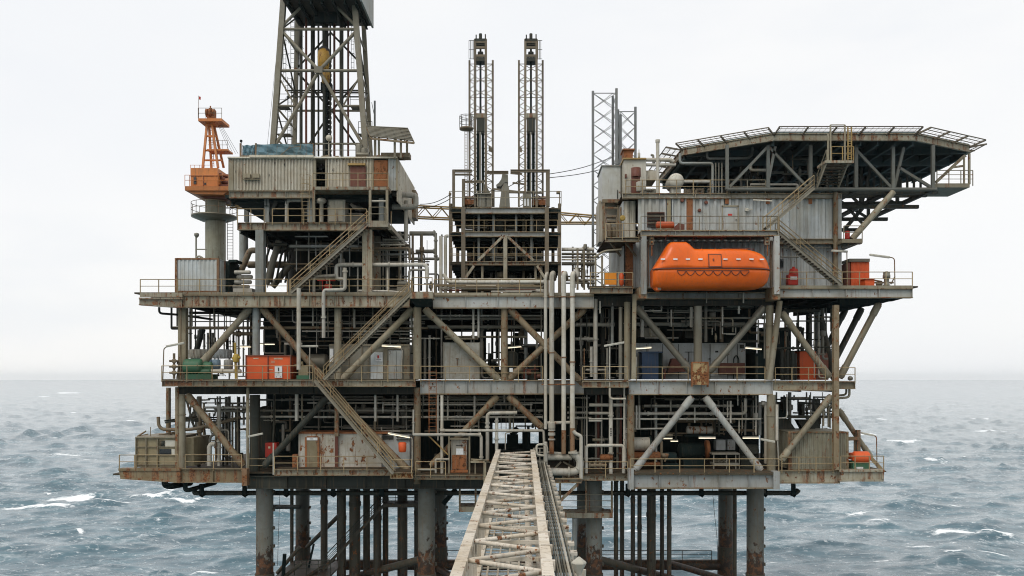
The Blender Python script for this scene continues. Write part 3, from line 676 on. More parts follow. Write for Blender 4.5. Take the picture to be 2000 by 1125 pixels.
brace('brace falling from the corner column to the rust-streaked deck corner', 365, 771, 476, 910, .28, -.3, POST); brace('brace rising from the red cabinet behind the lower stair', 516, 910, 640, 775, .27, .2, DUSK)
brace('brace behind the lower stair falling to its foot', 652, 771, 798, 920, .28, .3, POST)
brace('mottled brace left of the bridge head', 972, 773, 842, 910, .26, .1, POST); brace('mottled brace falling to the head of the bridge', 992, 773, 1060, 836, .26, .0, POST)
brace('left leg of the A-shaped brace in the pump bay', 1352, 775, 1240, 918, .27, -.4, BEAMC); brace('right leg of the A-shaped brace in the pump bay', 1377, 775, 1486, 918, .27, -.4, BEAMC)
brace('brace in front of the rust-edged container', 1624, 773, 1524, 900, .26, -.1); brace('outer sloping strut beyond the rust-edged container', 1638, 800, 1701, 893, .22, 3, STEEL)

# ------------------------------------------------------------------ ladders
def ladder(label, x0, x1, y0, y1, d, cage=True, mat=RAIL, step=.3):
    t = Thing('access_ladder', label, 'ladder', 'vertical ladders')
    for x in (x0, x1): t.part('ladder_rail', MB().bar(P(x, y1, d), P(x, y0, d), .05, .05, (0,1,0)), mat)
    a, b = P(x0, y1, d), P(x1, y0, d); m = MB(); z = a.z + .2
    while z < b.z: m.tube((a.x, a.y, z), (b.x, a.y, z), .018, n=5); z += step
    t.part('rungs', m, mat)
    if cage:
        m = MB(); c = (a + b)/2; w = (b.x - a.x)/2 + .16; z = a.z + 2.2; hoops = []
        while z < b.z + .6: hoops.append(z); z += .8
        for z in hoops: m.pipe([(c.x + w*math.cos(q), a.y - .75*max(0, math.sin(q)), z) for q in np.linspace(math.pi, 0, 9)], .018, .02, 5)
        for q in np.linspace(math.pi, 0, 5): m.tube((c.x + w*math.cos(q), a.y - .75*max(0, math.sin(q)), hoops[0]), (c.x + w*math.cos(q), a.y - .75*max(0, math.sin(q)), hoops[-1]), .014, n=4)
        t.part('safety_cage', m, mat)
    return t
ladder('caged ladder below the drill house balcony', 590, 604, 345, 434, -.6)
ladder('rusty ladder from the mezzanine down past the centre girder', 838, 852, 722, 845, -.75, False, RUSTO)
ladder('ladder beside the crane pedestal', 444, 455, 430, 508, 12.5, False, DUSK)
# ------------------------------------------------------------------ drilling module, upper left
t = Thing('drilling_deck', 'raised grey-beige deck under the corrugated drill house, reached by the upper stair', 'deck')
z4 = zpx(434.5)
t.part('deck_plate', MB().box((463-VX)*M1, (741-VX)*M1, D0 + .2, D0 + 13, z4 - .1, z4).box((741-VX)*M1, (764-VX)*M1, D0 + .2, D0 + 12.6, z4 - .35, z4 - .25), FLOOR)
t.part('deck_beam', joists(466, 740, .5, 12.8, z4 - .11, .7, 2.3), DARK)
t.part('edge_beam', girder(463, 516, 434.5, 449, 0, .4, .06, 1.2), BEAM); t.part('edge_beam', girder(516.5, 720, 434.5, 450, -.2, .45, .07, 2.6), BEAM)
m = MB().pb(720, 431, 757, 443, -1.1, .2); t.part('stair_landing', m, BEAM)
t.part('edge_beam', MB().pb(757.5, 440, 765, 449, -.4, 12.6), STEEL)
rail_px('handrail along the drilling deck front over the dark bay', [(532, 434), (716, 434)], -.2, sp=1.35)
rail_px('handrail at the outer end of the drilling deck beside the crane', [(464, 434), (516, 434)], .05, sp=1.1)
rail_px('handrail round the landing at the head of the upper stair', [(721, 431), (752, 431), (758, 433)], [-1.1, -1.1, -.3], mat=STEEL, sp=1.2)
rail_px('handrail running back along the far side of the drilling deck', [(764, 439), (764, 439)], [-.3, 12.4], sp=1.3)
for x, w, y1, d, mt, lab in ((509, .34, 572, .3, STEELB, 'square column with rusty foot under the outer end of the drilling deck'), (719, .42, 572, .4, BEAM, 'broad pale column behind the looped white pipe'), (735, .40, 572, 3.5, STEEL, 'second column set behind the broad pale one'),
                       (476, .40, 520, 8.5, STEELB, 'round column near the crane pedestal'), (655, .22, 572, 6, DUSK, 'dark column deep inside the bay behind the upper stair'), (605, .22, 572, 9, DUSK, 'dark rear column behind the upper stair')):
    post(lab, x, 450, y1, d, w, mt, round_=(w == .40), cap=False)
# substructure under the house
t = Thing('drill_floor_substructure', 'dark girder frame carrying the corrugated drill house', 'frame')
m = girder(447, 612, 372, 387, .35, .4, .08, 2.2, seed=4); t.part('edge_beam', m, BEAM); t.part('edge_beam', girder(612.5, 760, 366.5, 378, .5, .4, .06, 2.4), STEEL)
m = MB()
for x in (455, 520, 560, 640, 700, 750): m.ibar(P(x, 392, .8), P(x, 392, 13), .35, .9, .05)
m.pb(452, 387.5, 760, 395, 1.2, 1.6).pb(452, 388, 760, 398, 6, 6.4); m.pb(440, 380.5, 765, 386, .9, 13); t.part('floor_beam', m, DARK)
for x, d in ((522, 1.2), (606, 1.2), (664, 4), (745, 1.0), (482, 8), (722, 9)): t.part('short_column', MB().ibar(P(x, 434, d), P(x, 388, d), .38, .38, .05), STEELB)
for x in (532, 600): t.part('knee_brace', MB().bar(P(x + 8, 392, 1.3), P(x - 4, 420, 1.3), .25, .25), DUSK)
one('shade_backdrop', 'added shade backdrop closing the bay under the drill house', 'shade_backdrop', MB().pb(530, 389, 752, 434, 8.5, 8.7), DARK, kind='thing')  # added dark sheet: keeps the sky out and makes the bay look shaded
# the house
y0, y1 = P(0, 308, .5).z, P(0, 372, .5).z
t = Thing('drill_house', 'long cream corrugated drill house with a dark open doorway and rusty panels', 'drill house')
def Xd(x, d): return P(x, 0, d).x
m = MB().corr((Xd(449, .5), D0 + .5), (Xd(612, .5), D0 + .5), y1, y0, .27, .11); t.part('wall', m, WALLB)
t.part('wall', MB().corr((Xd(638, .5), D0 + .5), (Xd(727, .5), D0 + .5), y1, y0, .27, .11), WALLB)
t.part('wall', MB().corr((Xd(758, .5), D0 + .5), (Xd(775, .5), D0 + .5), y1, y0, .27, .05), WALLG, 'blue-grey wall strip at the corner of the drill house')
t.part('wall', MB().corr((Xd(776, .5), D0 + .5), (Xd(776, .5), D0 + 11.5), y1 - .9, y0 - .05, .5, .06), WALLB, 'weathered end wall of the drill house')
t.part('wall', MB().corr((Xd(449, .5), D0 + 11.5), (Xd(449, .5), D0 + .45), y1, y0, .3, .05), WALLB)
t.part('wall', MB().box(Xd(450,.5), Xd(775.5,.5), D0 + 11.55, D0 + 11.75, y1, y0), DUSK)
for q in ((446, 307, 456, 373, .35, .5), (612, 309, 616.5, 372, .38, .7), (635, 309, 638.5, 372, .38, .7), (725, 309, 729.5, 372, .36, .7), (773, 309, 777, 372, .36, .6)): t.part('corner_post', MB().pb(*q), STEEL)
m = MB().pb(616.6, 309, 635, 372, 3.6, 3.8); t.part('doorway_shade_panel', m, DARK)  # dark panel inside the opening stands in for indoor shade
t.part('primer_panel', MB().pb(684, 325, 714, 364, .3, .42), BROWN); t.part('panel_hood', MB().pb(679, 318.5, 713, 322.5, .1, .42), BOOM)
t.part('rusty_panel', MB().pb(730, 313, 757, 364, .42, .5), RUSTO)
m = MB().box(Xd(445, .3), Xd(776, .3), D0 + .2, D0 + 11.7, zpx(307.5), zpx(307.5) + .12); m.pb(487, 302.5, 612, 307, .15, .4); t.part('roof', m, WALLB)
m = MB()
for x in (475, 493): m.pb(x, 339, x + 13, 347, .15, .45)
m.pb(474, 349, 507, 350.5, .2, .5); t.part('vent_hood', m, STEEL)
r = random.Random(3); m = MB()
for i in range(16):
    x = r.uniform(455, 725); m.pb(x, r.uniform(311, 350), x + r.uniform(1.0, 2.2), r.uniform(350, 356) if i % 5 == 0 else 0 or r.uniform(318, 322) + 20*(i % 2), .38, .435) if 0 else m.pb(x, 312 + (i*7) % 40, x + r.uniform(.8, 1.8), 316 + (i*7) % 40, .40, .445)
t.part('torn_hole', m, BLACK)
m = MB()
for i in range(46):
    x = r.uniform(489, 775); h = r.uniform(.05, .16); a = P(x, 307, 0); m.box(a.x, a.x + r.uniform(.15, .7), D0 + r.uniform(.2, 1.2), D0 + r.uniform(1.3, 2), a.z + .1, a.z + .1 + h)
t.part('roof_clutter', m, POST)
t = Thing('house_balcony', 'narrow grated balcony hanging in front of the drill house doorway', 'balcony')
t.part('floor_plate', MB().pb(611, 364.5, 759, 370.5, -1.0, .45), BEAM)
for x in (613, 723, 756): t.part('support_post', MB().bar(P(x, 434, -.9), P(x, 370.5, -.9), .2, .2, (0,1,0)), STEEL)
for y in (393,): t.part('cross_tie', MB().tube(P(725, y, -.85), P(757, y, -.85), .09), PIPE)
rail_px('handrail of the grated balcony in front of the drill house', [(611, 364.5), (758, 364.5), (758, 364.5)], [-1.0, -1.0, .3], sp=1.28)
# blue wind wall on the roof
t = Thing('wind_wall', 'faded blue tarpaulin wind wall standing on the drill house roof', 'wind wall')
m = MB(); r = random.Random(8)
for x0, x1, ya, d in ((473, 499, 283.5, .9), (501, 611, 281.5, .7)):
    n = 14; vs = []
    for k, (yy, off) in enumerate(((ya, 0), (ya + 5, .10), (293, .02), (298, .14), (304, .0))):
        for i in range(n + 1): p = P(x0 + (x1 - x0)*i/n, yy + r.uniform(-.5, .5)*(0 < k < 4) + (1.6*math.sin(i*.9) if k == 0 else 0)*.5, d); vs.append((p.x, p.y + off*math.sin(i*1.3 + k) , p.z))
    nn = len(vs); vs += [(x, y + .04, z) for x, y, z in vs]
    fs = [(k*(n+1)+i, (k+1)*(n+1)+i, (k+1)*(n+1)+i+1, k*(n+1)+i+1) for k in range(4) for i in range(n)]
    m.add(vs, fs + [tuple(q + nn for q in reversed(f)) for f in fs])
t.part('tarpaulin', m, TARP); m = MB()
for x in (470, 500, 611): m.bar(P(x, 306, .85), P(x, 280, .85), .14, .14, (0,1,0))
m.bar(P(470, 305, .8), P(612, 305, .8), .1, .1).tube(P(548, 303, .55), P(566, 288, .55), .03, n=5).tube(P(566, 288, .55), P(588, 286, .55), .03, n=5).tube(P(588, 281, .55), P(586, 292, .55), .04, n=5)
t.part('frame_post', m, POST)
one('deck_beacon', 'small dark beacon on the corner of the blue wind wall', 'beacon', MB().tube(P(471, 282, .9), P(471, 276, .9), .04).drum(P(471, 277, .9), P(471, 274, .9), .11, 8), BLACK)
# slanted shelter roof
t = Thing('lean_to_shelter', 'slatted lean-to roof on posts at the end of the drill house roof', 'shelter')
m = MB(); A, B, C, D = P(716, 247, 1.0), P(797, 251, 1.0), P(809, 277, -1.2), P(724, 268, -1.2)
for i in range(9):
    u = i/9; m.bar(A.lerp(D, u), B.lerp(C, u), .30, .06)
t.part('slatted_roof', m, GALV); m = MB()
for i in range(6): m.bar(A.lerp(B, i/5) - Vector((0,0,.1)), D.lerp(C, i/5) - Vector((0,0,.1)), .08, .1)
m.bar(A - Vector((0,0,.12)), B - Vector((0,0,.12)), .12, .14).bar(D - Vector((0,0,.1)), C - Vector((0,0,.1)), .12, .16); t.part('roof_frame', m, POST)
for x, y, d in ((733, 252, .9), (740, 255, .5), (771, 270, -.6), (783, 273, -.7), (795, 256, .8)): t.part('support_post', MB().bar(P(x, 308, d), P(x, y, d), .17, .17, (0,1,0)), STEEL)
t.part('bench_beam', MB().pb(744, 298, 800, 307, .4, 1.4), POST)

# ------------------------------------------------------------------ derrick
t = Thing('drilling_derrick', 'tall tapering steel drilling derrick rising out of the drill house', 'derrick')
df, db = 2.0, 9.5
LB, RB = P(531, 290, df), P(716, 290, df); LBb, RBb = P(573, 290, db), P(727, 290, db)
LT, RT = P(556, -30, df), P(690, -30, df); LTb, RTb = P(583, -30, 5.8), P(706, -30, 5.8)
LB.z = RB.z = LBb.z = RBb.z = zpx(306)
legs = [(LB, LT), (RB, RT), (LBb, LTb), (RBb, RTb)]
for i, (a, b) in enumerate(legs): t.part('corner_leg', MB().ibar(a, b, .44 if i < 2 else .36, .44 if i < 2 else .36, .09), DERR)
def along(i, y): a, b = legs[i]; d = (df, df, db, db)[i]; z = zpx(y, df); u = (z - a.z)/(b.z - a.z); return a.lerp(b, u)
def gb(a, b, r, mat=DERR, nm='girt'): t.part(nm, MB().tube(a, b, r*.72, n=10), mat)
for y in (57, 138, ): gb(along(0, y), along(1, y), .17)
for y in (94, 172, 238): gb(along(2, y), along(3, y), .14)
for y in (57, 138, 208, 265): gb(along(0, y), along(2, y), .12); gb(along(1, y), along(3, y), .12)
mid = along(0, 138).lerp(along(1, 138), .5)
t.part('gusset_plate', MB().box(mid.x - .35, mid.x + .35, mid.y - .3, mid.y - .2, mid.z - .28, mid.z + .28), DERR)
for q, y in ((0, 292), (1, 292), (0, 60), (1, 60)): gb(along(q, y), mid, .20, nm='diagonal_brace')
mt_ = along(0, -22).lerp(along(1, -22), .5)
gb(along(0, 52), mt_, .17, nm='diagonal_brace'); gb(along(1, 52), mt_, .17, nm='diagonal_brace')
gb(along(0, 207), along(0, 207).lerp(along(1, 207), .22), .14); gb(along(1, 207), along(1, 207).lerp(along(0, 207), .22), .14)
gb(along(0, 148), along(0, 206).lerp(along(1, 206), .22), .1, nm='diagonal_brace'); gb(along(1, 148), along(1, 206).lerp(along(0, 206), .22), .1, nm='diagonal_brace')
bm = along(2, 172).lerp(along(3, 172), .5)
for q, y in ((2, 285), (3, 285), (2, 94), (3, 94)): gb(along(q, y), bm, .13, DUSK, 'diagonal_brace')
bm2 = along(2, 20).lerp(along(3, 20), .5); gb(along(2, 90), bm2, .12, DUSK, 'diagonal_brace'); gb(along(3, 90), bm2, .12, DUSK, 'diagonal_brace')
for f, b, ys in ((0, 2, (292, 208, 138, 57, -10)), (1, 3, (292, 208, 138, 57, -10))):
    for k, (ya, yb) in enumerate(zip(ys, ys[1:])): gb(along(f if k % 2 else b, ya), along(b if k % 2 else f, yb), .1, DUSK, 'side_brace')
for y, k in ((149, .2), (152, .05), (158, -.1), (166, .0)): gb(along(0, y).lerp(along(2, y), .5 + k), along(1, y).lerp(along(3, y), .5 + k), .09, DUSK, 'racking_beam')
zc = zpx(0, 1.0); a = P(553, 0, 1.0); b = P(707, 0, 1.0)
t.part('crown_platform', MB().box(a.x, b.x, D0 + .6, D0 + 6.0, zc - .1, zc + .25), DUSK)
t.part('wind_screen', MB().box(a.x, a.x + .08, D0 + .6, D0 + 6, zc, zc + 2.2), STEELB); t.part('wind_screen', MB().box(b.x - .06, b.x + .1, D0 + .4, D0 + 6, zc - .3, zc + 2.4), STEELB)
m = MB()
for i in range(7): x = a.x + (b.x - a.x)*(i + .5)/7; m.ibar((x, D0 + .7, zc - .3), (x, D0 + 5.9, zc - .3), .2, .35)
m.box(a.x + 2.2, b.x - 2.6, D0 + 3, D0 + 3.3, zc - 1.0, zc - .1); t.part('crown_beam', m, DARK)
for x, d, w in ((609, 4, .12), (633, 3.6, .16), (637, 5.4, .26), (667, 4, .22)): t.part('guide_rail', MB().ibar(P(x, 305, d), P(x, 5, d), w*1.2, w*2, .04), DUSK)
for x, d, r in ((598, 4.2, .10), (612, 6, .15), (645, 4.2, .08), (653, 4.4, .10), (680, 5, .09), (622, 7, .09), (588, 7.2, .15)): t.part('stand_pipe', MB().tube(P(x, 305, d), P(x, 2, d), r, n=8), (BROWN if x in (598, 653, 680) else DUSK))
m = MB()
for k in range(24): z = zpx(296) + k*.42; m.box(P(639, 0, 4.6).x - .32, P(639, 0, 4.6).x + .32, D0 + 4.5, D0 + 4.95, z, z + .22)
t.part('drag_chain', m, BLACK)
def lad(x, d, ya, yb, w=8):
    m = MB(); a = P(x - w/2, ya, d); b = P(x - w/2, yb, d); s = Vector((w*M1, 0, 0)); m.tube(a, b, .025, n=4).tube(a + s, b + s, .025, n=4); z = a.z
    while z < b.z: m.tube((a.x, a.y, z), (a.x + s.x, a.y, z), .018, n=4); z += .42
    for zz in np.arange(a.z + 1.5, b.z, 1.1): m.pipe([(a.x - .15, a.y, zz), (a.x - .1, a.y - .6, zz), (a.x + s.x + .1, a.y - .6, zz), (a.x + s.x + .15, a.y, zz)], .018, .2, 4)
    t.part('caged_ladder', m, DUSK)
lad(566, 5.5, 300, 150); lad(572, 8.8, 140, 30); lad(588, 8.5, 150, 30, 6); lad(689, 8.0, 140, 26, 6); lad(556, 7, 160, 60, 6)
m = MB()
for x, y in ((536, 208), (540, 262), (700, 262), (684, 208)):
    p = P(x, y, 4); m.box(p.x, p.x + 1.2, p.y, p.y + 1.0, p.z, p.z + .06)
    for q in (0, 1.2): m.tube((p.x + q, p.y, p.z), (p.x + q, p.y, p.z + 1.1), .025, n=4)
    m.tube((p.x, p.y, p.z + 1.1), (p.x + 1.2, p.y, p.z + 1.1), .025, n=4).tube((p.x, p.y, p.z + .6), (p.x + 1.2, p.y, p.z + .6), .02, n=4)
t.part('rest_platform', m, DUSK)
t = Thing('travelling_block', 'greasy yellow travelling block with top drive hanging inside the derrick', 'hoist block')
t.part('block_body', MB().lathe(P(632, 118, 3.2), [(.25, -.85), (.48, -.6), (.54, .3), (.46, .8), (.2, 1.0)], 12), YELD); t.part('block_body', MB().lathe(P(636, 150, 3.4), [(.2, -.6), (.34, -.5), (.40, .3), (.3, .6)], 10), YELD)
t.part('sheave', MB().lathe(P(633, 101, 3.4), [(.2, -.14), (.48, -.14), (.50, 0), (.48, .14), (.2, .14)], 18, 'y'), WIRE)
t.part('top_drive', MB().pb(626, 160, 646, 178, 4.0, 4.8).pb(630, 178, 642, 188, 4.1, 4.7), DARK)
m = MB()
for x in (629, 632, 635, 638): m.tube(P(x, 100, 4), P(x + .5, 5, 4), .025, n=4)
t.part('hoist_line', m, WIRE); t.part('drill_string', MB().tube(P(636, 305, 4.2), P(636, 186, 4.2), .11, n=10), DARK)
one('roof_lamp', 'round white floodlight facing out at the foot of the derrick', 'floodlight', MB().lathe(P(642, 269, 1.6), [(.05, -.05), (.26, 0), (.28, .12), (.2, .3)], 14, 'y').tube(P(642, 306, 1.8), P(642, 272, 1.8), .04, n=6), WHITE)
one('mud_pump_manifold', 'lumpy grey hose manifold at the right foot of the derrick', 'manifold', MB().drum(P(702, 306, 1.8), P(702, 284, 1.8), .32, 10).drum(P(712, 306, 1.8), P(712, 292, 1.8), .36, 10).drum(P(697, 302, 1.5), P(719, 303, 1.5), .22, 8), GALV)
rail_px('handrail on the drill house roof at the derrick foot', [(617, 306), (695, 306)], .3, sp=1.0, mat=GALV)
one('antenna_mast', 'thin grey mast behind the right side of the derrick', 'mast', MB().bar(P(732, 305, 9), P(732, 197, 9), .16, .16, (0,1,0)).tube(P(726, 200, 9), P(732, 230, 9), .03, n=5), LATT)
one('guy_wire', 'faint wire dropping from the derrick crown to its left foot', 'wire', MB().tube(P(522, 285, 3), P(552, -10, 3), .014, n=4), WIRE)

# ------------------------------------------------------------------ pedestal crane
dc = 14.0
t = Thing('pedestal_crane', 'rusty orange pedestal crane with a four-legged mast beside the drill house', 'crane')
c = P(421, 506, dc); top = P(421, 386, dc)
t.part('pedestal', MB().tube((c.x, c.y, zd), (c.x, c.y, top.z), .98, n=28), paint('crane_pedestal_paint', (.40, .42, .36), .30, .45, .7))
g = P(419, 424, dc); t.part('ring_platform', MB().lathe((g.x, g.y, g.z), [(.9, -.45), (1.3, -.42), (2.2, -.06), (2.22, .08), (.9, .08)], 28), GALV)
n = 24; m = MB(); ring = [Vector((g.x + 2.2*math.cos(2*math.pi*i/n), g.y + 2.2*math.sin(2*math.pi*i/n), g.z + .1)) for i in range(n)]
for hgt in (.6, 1.2):
    for i in range(n): m.tube(ring[i] + Vector((0,0,hgt)), ring[(i+1) % n] + Vector((0,0,hgt)), .028, n=5)
for i in range(0, n, 2): m.tube(ring[i], ring[i] + Vector((0,0,1.2)), .03, n=5)
t.part('ring_rail', m, POST)
h = P(418, 380, dc); t.part('slew_ring', MB().lathe((h.x, h.y, h.z), [(1.0, -.35), (1.35, -.2), (1.5, 0)], 24).pp([(384, 379.5), (447, 379.5), (440, 387), (398, 387)], dc - 1.5, dc + 2), BROWN)
m = MB().pb(361, 363.5, 447, 372, dc - 2.6, dc + 2.6).pp([(362, 372), (447, 372), (436, 380), (380, 379)], dc - 2.4, dc + 2.2); cab = t.part('slew_platform', m, CRANE)
m = MB().pb(372, 328, 425, 363.4, dc - 2.2, dc + 1.8); b = t.part('machine_house', m, CRANE); b.part('window', MB().pb(378, 346, 383, 359, dc - 2.28, dc - 2.2).pb(399, 357, 402, 361, dc - 2.26, dc - 2.2), GLASSD)
b.part('panel_seam', MB().pb(371.5, 343, 425.5, 344, dc - 2.24, dc - 2.2).pb(397, 344, 398, 363, dc - 2.24, dc - 2.2), BROWN)
m = MB()
for i, (x, y) in enumerate(((428, 342), (434, 350), (440, 356), (432, 358), (441, 344))): m.drum(P(x - 3, y, dc - 1.6 + .2*i), P(x + 4, y, dc - 1.6 + .2*i), .2, 8)
m.pb(426, 360, 446, 363, dc - 1.8, dc + 1.5); t.part('winch', m, BROWN)
m = MB()
for y in (342, 352): m.tube(P(361, y, dc - 2.55), P(447, y, dc - 2.55), .028, n=5); m.tube(P(361, y, dc - 2.55), P(361, y, dc + 2.5), .028, n=5)
for x in (361, 370, 396, 420, 446): m.tube(P(x, 364, dc - 2.55), P(x, 342, dc - 2.55), .03, n=5)
for x in (372, 380, 390, 400, 412): m.tube(P(x, 328, dc - 2), P(x, 322, dc - 2), .02, n=4)
m.tube(P(372, 322.5, dc - 2), P(413, 322.5, dc - 2), .02, n=4); t.part('cab_rail', m, CRANE)
apex = P(410, 236, dc)
for x, d, x2 in ((396, -1.3, 405), (426, -1.3, 413), (413, 1.4, 408), (437, 1.4, 416)): t.part('mast_leg', MB().bar(P(x, 328, dc + d), P(x2, 236, dc + d*.35), .20, .20, (0,1,0)), CRANE)
m = MB()
for y, xa, xb in ((313, 397, 433), (294, 399, 428), (266, 402, 422)): m.bar(P(xa, y, dc - .6), P(xb, y, dc - .6), .15, .15).bar(P(xa, y, dc + .6), P(xb, y, dc + .6), .15, .15)
for x in (414, 418): m.tube(P(x, 326, dc + .2), P(x - 4, 240, dc + .2), .03, n=4)
for k in range(18): y = 324 - k*4.6; m.tube(P(414 - k*.2, y, dc + .2), P(418 - k*.2, y, dc + .2), .02, n=4)
t.part('mast_tie', m, CRANE)
t.part('mast_platform', MB().pb(387, 231, 433, 236.5, dc - 1.1, dc + 1.1).pp([(398, 236.5), (424, 236.5), (418, 241), (404, 241)], dc - .6, dc + .6), CRANE)
t.part('side_platform', MB().pb(404, 291, 445, 294, dc - .9, dc + .6), CRANE)
m = MB()
for y in (211, 221): m.tube(P(387, y, dc - 1.05), P(433, y, dc - 1.05), .025, n=4); m.tube(P(387, y, dc + 1.05), P(433, y, dc + 1.05), .025, n=4); m.tube(P(387, y, dc - 1.05), P(387, y, dc + 1.05), .025, n=4); m.tube(P(433, y, dc - 1.05), P(433, y, dc + 1.05), .025, n=4)
for x in (387, 402, 418, 433): m.tube(P(x, 231, dc - 1.05), P(x, 211, dc - 1.05), .025, n=4)
for y in (274, 283): m.tube(P(406, y, dc - .85), P(444, y, dc - .85), .022, n=4)
for x in (424, 434, 444): m.tube(P(x, 291, dc - .85), P(x, 274, dc - .85), .022, n=4)
t.part('platform_rail', m, POST)
m = MB()
for x, s in ((405, .28), (412, .34), (418, .26)): m.lathe(P(x, 221, dc), [(.1, -.1), (s*1.5, -.1), (s*1.5, .1), (.1, .1)], 14, 'x')
m.pb(404, 214, 419, 231, dc - .25, dc + .25).tube(P(411, 214, dc), P(411, 207, dc), .07, n=6); t.part('sheave_block', m, RUSTO)
m = MB()
for i in range(4): m.tube(P(424 + i*2, 240, dc + .1), P(450 + i*5, 300, dc + .6), .016, n=4)
t.part('pendant_line', m, WIRE)
# boom lying level behind the modules
bz0, bz1 = (P(820, 412, 15.5), P(1172, 424, 15.5)); rt = P(446, 398, 14.5)
m = MB(); a0, a1 = rt, P(1175, 430, 15.5); hh = .42; L = a1 - a0; mm = MB()
for sy in (-.5, .5):
    for sz, ext in ((1, .0), (-1, .0)):
        p = [a0 + Vector((0, sy, sz*.25)), a0.lerp(a1, .18) + Vector((0, sy, sz*.55)), a0.lerp(a1, .85) + Vector((0, sy, sz*.55)), a1 + Vector((0, sy, sz*.3))]
        for u, w in zip(p, p[1:]): m.tube(u, w, .085, n=6)
n = 44
for sy in (-.5, .5):
    mm = MB()
    for i in range(n):
        u0, u1 = i/n, (i+1)/n; s0 = 1 if i % 2 else -1; k0 = .5
        mm.tube(a0.lerp(a1, u0) + Vector((0, sy, s0*k0)), a0.lerp(a1, u1) + Vector((0, sy, -s0*k0)), .04, n=4)
    t.part('boom_lacing', mm, BOOM)
t.part('boom_chord', m, BOOM)
t = Thing('signal_flag', 'small red flag on a thin staff on the crane mast', 'flag')
t.part('staff', MB().tube(P(388, 231, dc - 1), P(388, 187, dc - 1), .025, n=5), POST); t.part('cloth', MB().pp([(388.6, 188), (392, 189), (391.5, 195), (388.6, 194)], dc - 1.02, dc - .98), FIRE)
# ------------------------------------------------------------------ centre frame module and twin towers
dm = 4.0
t = Thing('steel_frame_module', 'three-storey open steel frame module under the twin lattice towers', 'frame module')
BX = MB
for x, x2 in ((905, .2), (1068, .2)): t.part('frame_column', MB().ibar(P(x, 574, dm), P(x, 405, dm), .36, .36, .05), TOWER)
for x in (880, 1093): t.part('frame_column', MB().ibar(P(x, 574, dm + .5), P(x, 398, dm + .5), .28, .28, .05), TOWER)
for x in (894, 985, 1080): t.part('frame_column', MB().ibar(P(x, 578, dm + 7), P(x, 405, dm + 7), .3, .3, .05), TOWER)
t.part('frame_column', MB().ibar(P(987, 574, dm - .05), P(987, 460, dm - .05), .34, .34, .05), BEAM)
for y0, y1, k in ((405, 417, 0), (452, 462.5, 1), (510, 518, 2)):
    t.part('edge_beam', girder(908, 1065, y0, y1, dm - .12, .4, .07, 2.2), BEAMC if k < 2 else BEAM); t.part('edge_beam', girder(878, 902.5, y0 + 1, y1 - 2, dm + .3, .4, .05), TOWER); t.part('edge_beam', girder(1070.5, 1096, y0 + 1, y1 - 2, dm + .3, .4, .05), TOWER)
    z = P(0, y0 + 1.5, dm).z; m = MB().box(P(879, 0, dm).x, P(1095, 0, dm).x, D0 + dm + .35, D0 + dm + 7.2, z - .25, z - .05)
    for i in range(4): y = D0 + dm + 1 + i*1.8; m.ibar((P(880, 0, dm).x, y, z - .45), (P(1094, 0, dm).x, y, z - .45), .25, .38)
    t.part('floor_plate', m, DARK)
for x0, y0, x1, y1 in ((981, 463, 934, 509), (992, 463, 1042, 509), (926, 519, 907, 546), (1049, 519, 1066, 546)): t.part('diagonal_brace', MB().bar(P(x0, y0, dm - .05), P(x1, y1, dm - .05), .22, .22), BEAM)
for x in (935, 964, 1008, 1038): t.part('wall_stud', MB().ibar(P(x, 452, dm + .8), P(x, 417, dm + .8), .2, .2), STEELB); t.part('wall_stud', MB().ibar(P(x, 510, dm + .8), P(x, 463, dm + .8), .2, .2), STEELB)
for x in (911, 942, 1046, 1057): t.part('wall_stud', MB().ibar(P(x, 573, dm + .3), P(x, 518, dm + .3), .2, .2), STEEL)
m = MB()
for y in (430, 441, 484, 496, 498.5): m.tube(P(879, y, dm - .1), P(1094, y, dm - .1), .03, n=5)
for k in range(11): x = 884 + k*20.5; m.tube(P(x, 452, dm - .1), P(x, 430, dm - .1), .025, n=5).tube(P(x, 510, dm - .1), P(x, 484, dm - .1), .025, n=5)
t.part('guard_rail', m, RAIL)
one('shade_backdrop', 'added shade backdrop set back inside the upper storeys of the frame module', 'shade_backdrop', MB().pb(926, 412, 1062, 452, dm + 6.4, dm + 6.6).pb(912, 458, 1062, 510, dm + 6.4, dm + 6.6), DARK, kind='thing')  # added dark sheets stand in for the shade inside the storeys
one('shade_backdrop', 'added shade backdrop set back in the bottom storey of the frame module', 'shade_backdrop', MB().pb(912, 512, 978, 579, dm + 6.4, dm + 6.6).pb(984, 514, 1062, 579, dm + 6.4, dm + 6.6), DARK, kind='thing')  # bottom storey gets its shade from added dark sheets too
r = random.Random(21)
eq = (('pump_skid', 'grey pump skid', GALV), ('valve_tree', 'brown valve tree', PIPEB), ('pressure_vessel', 'small dark vessel', DUSK))
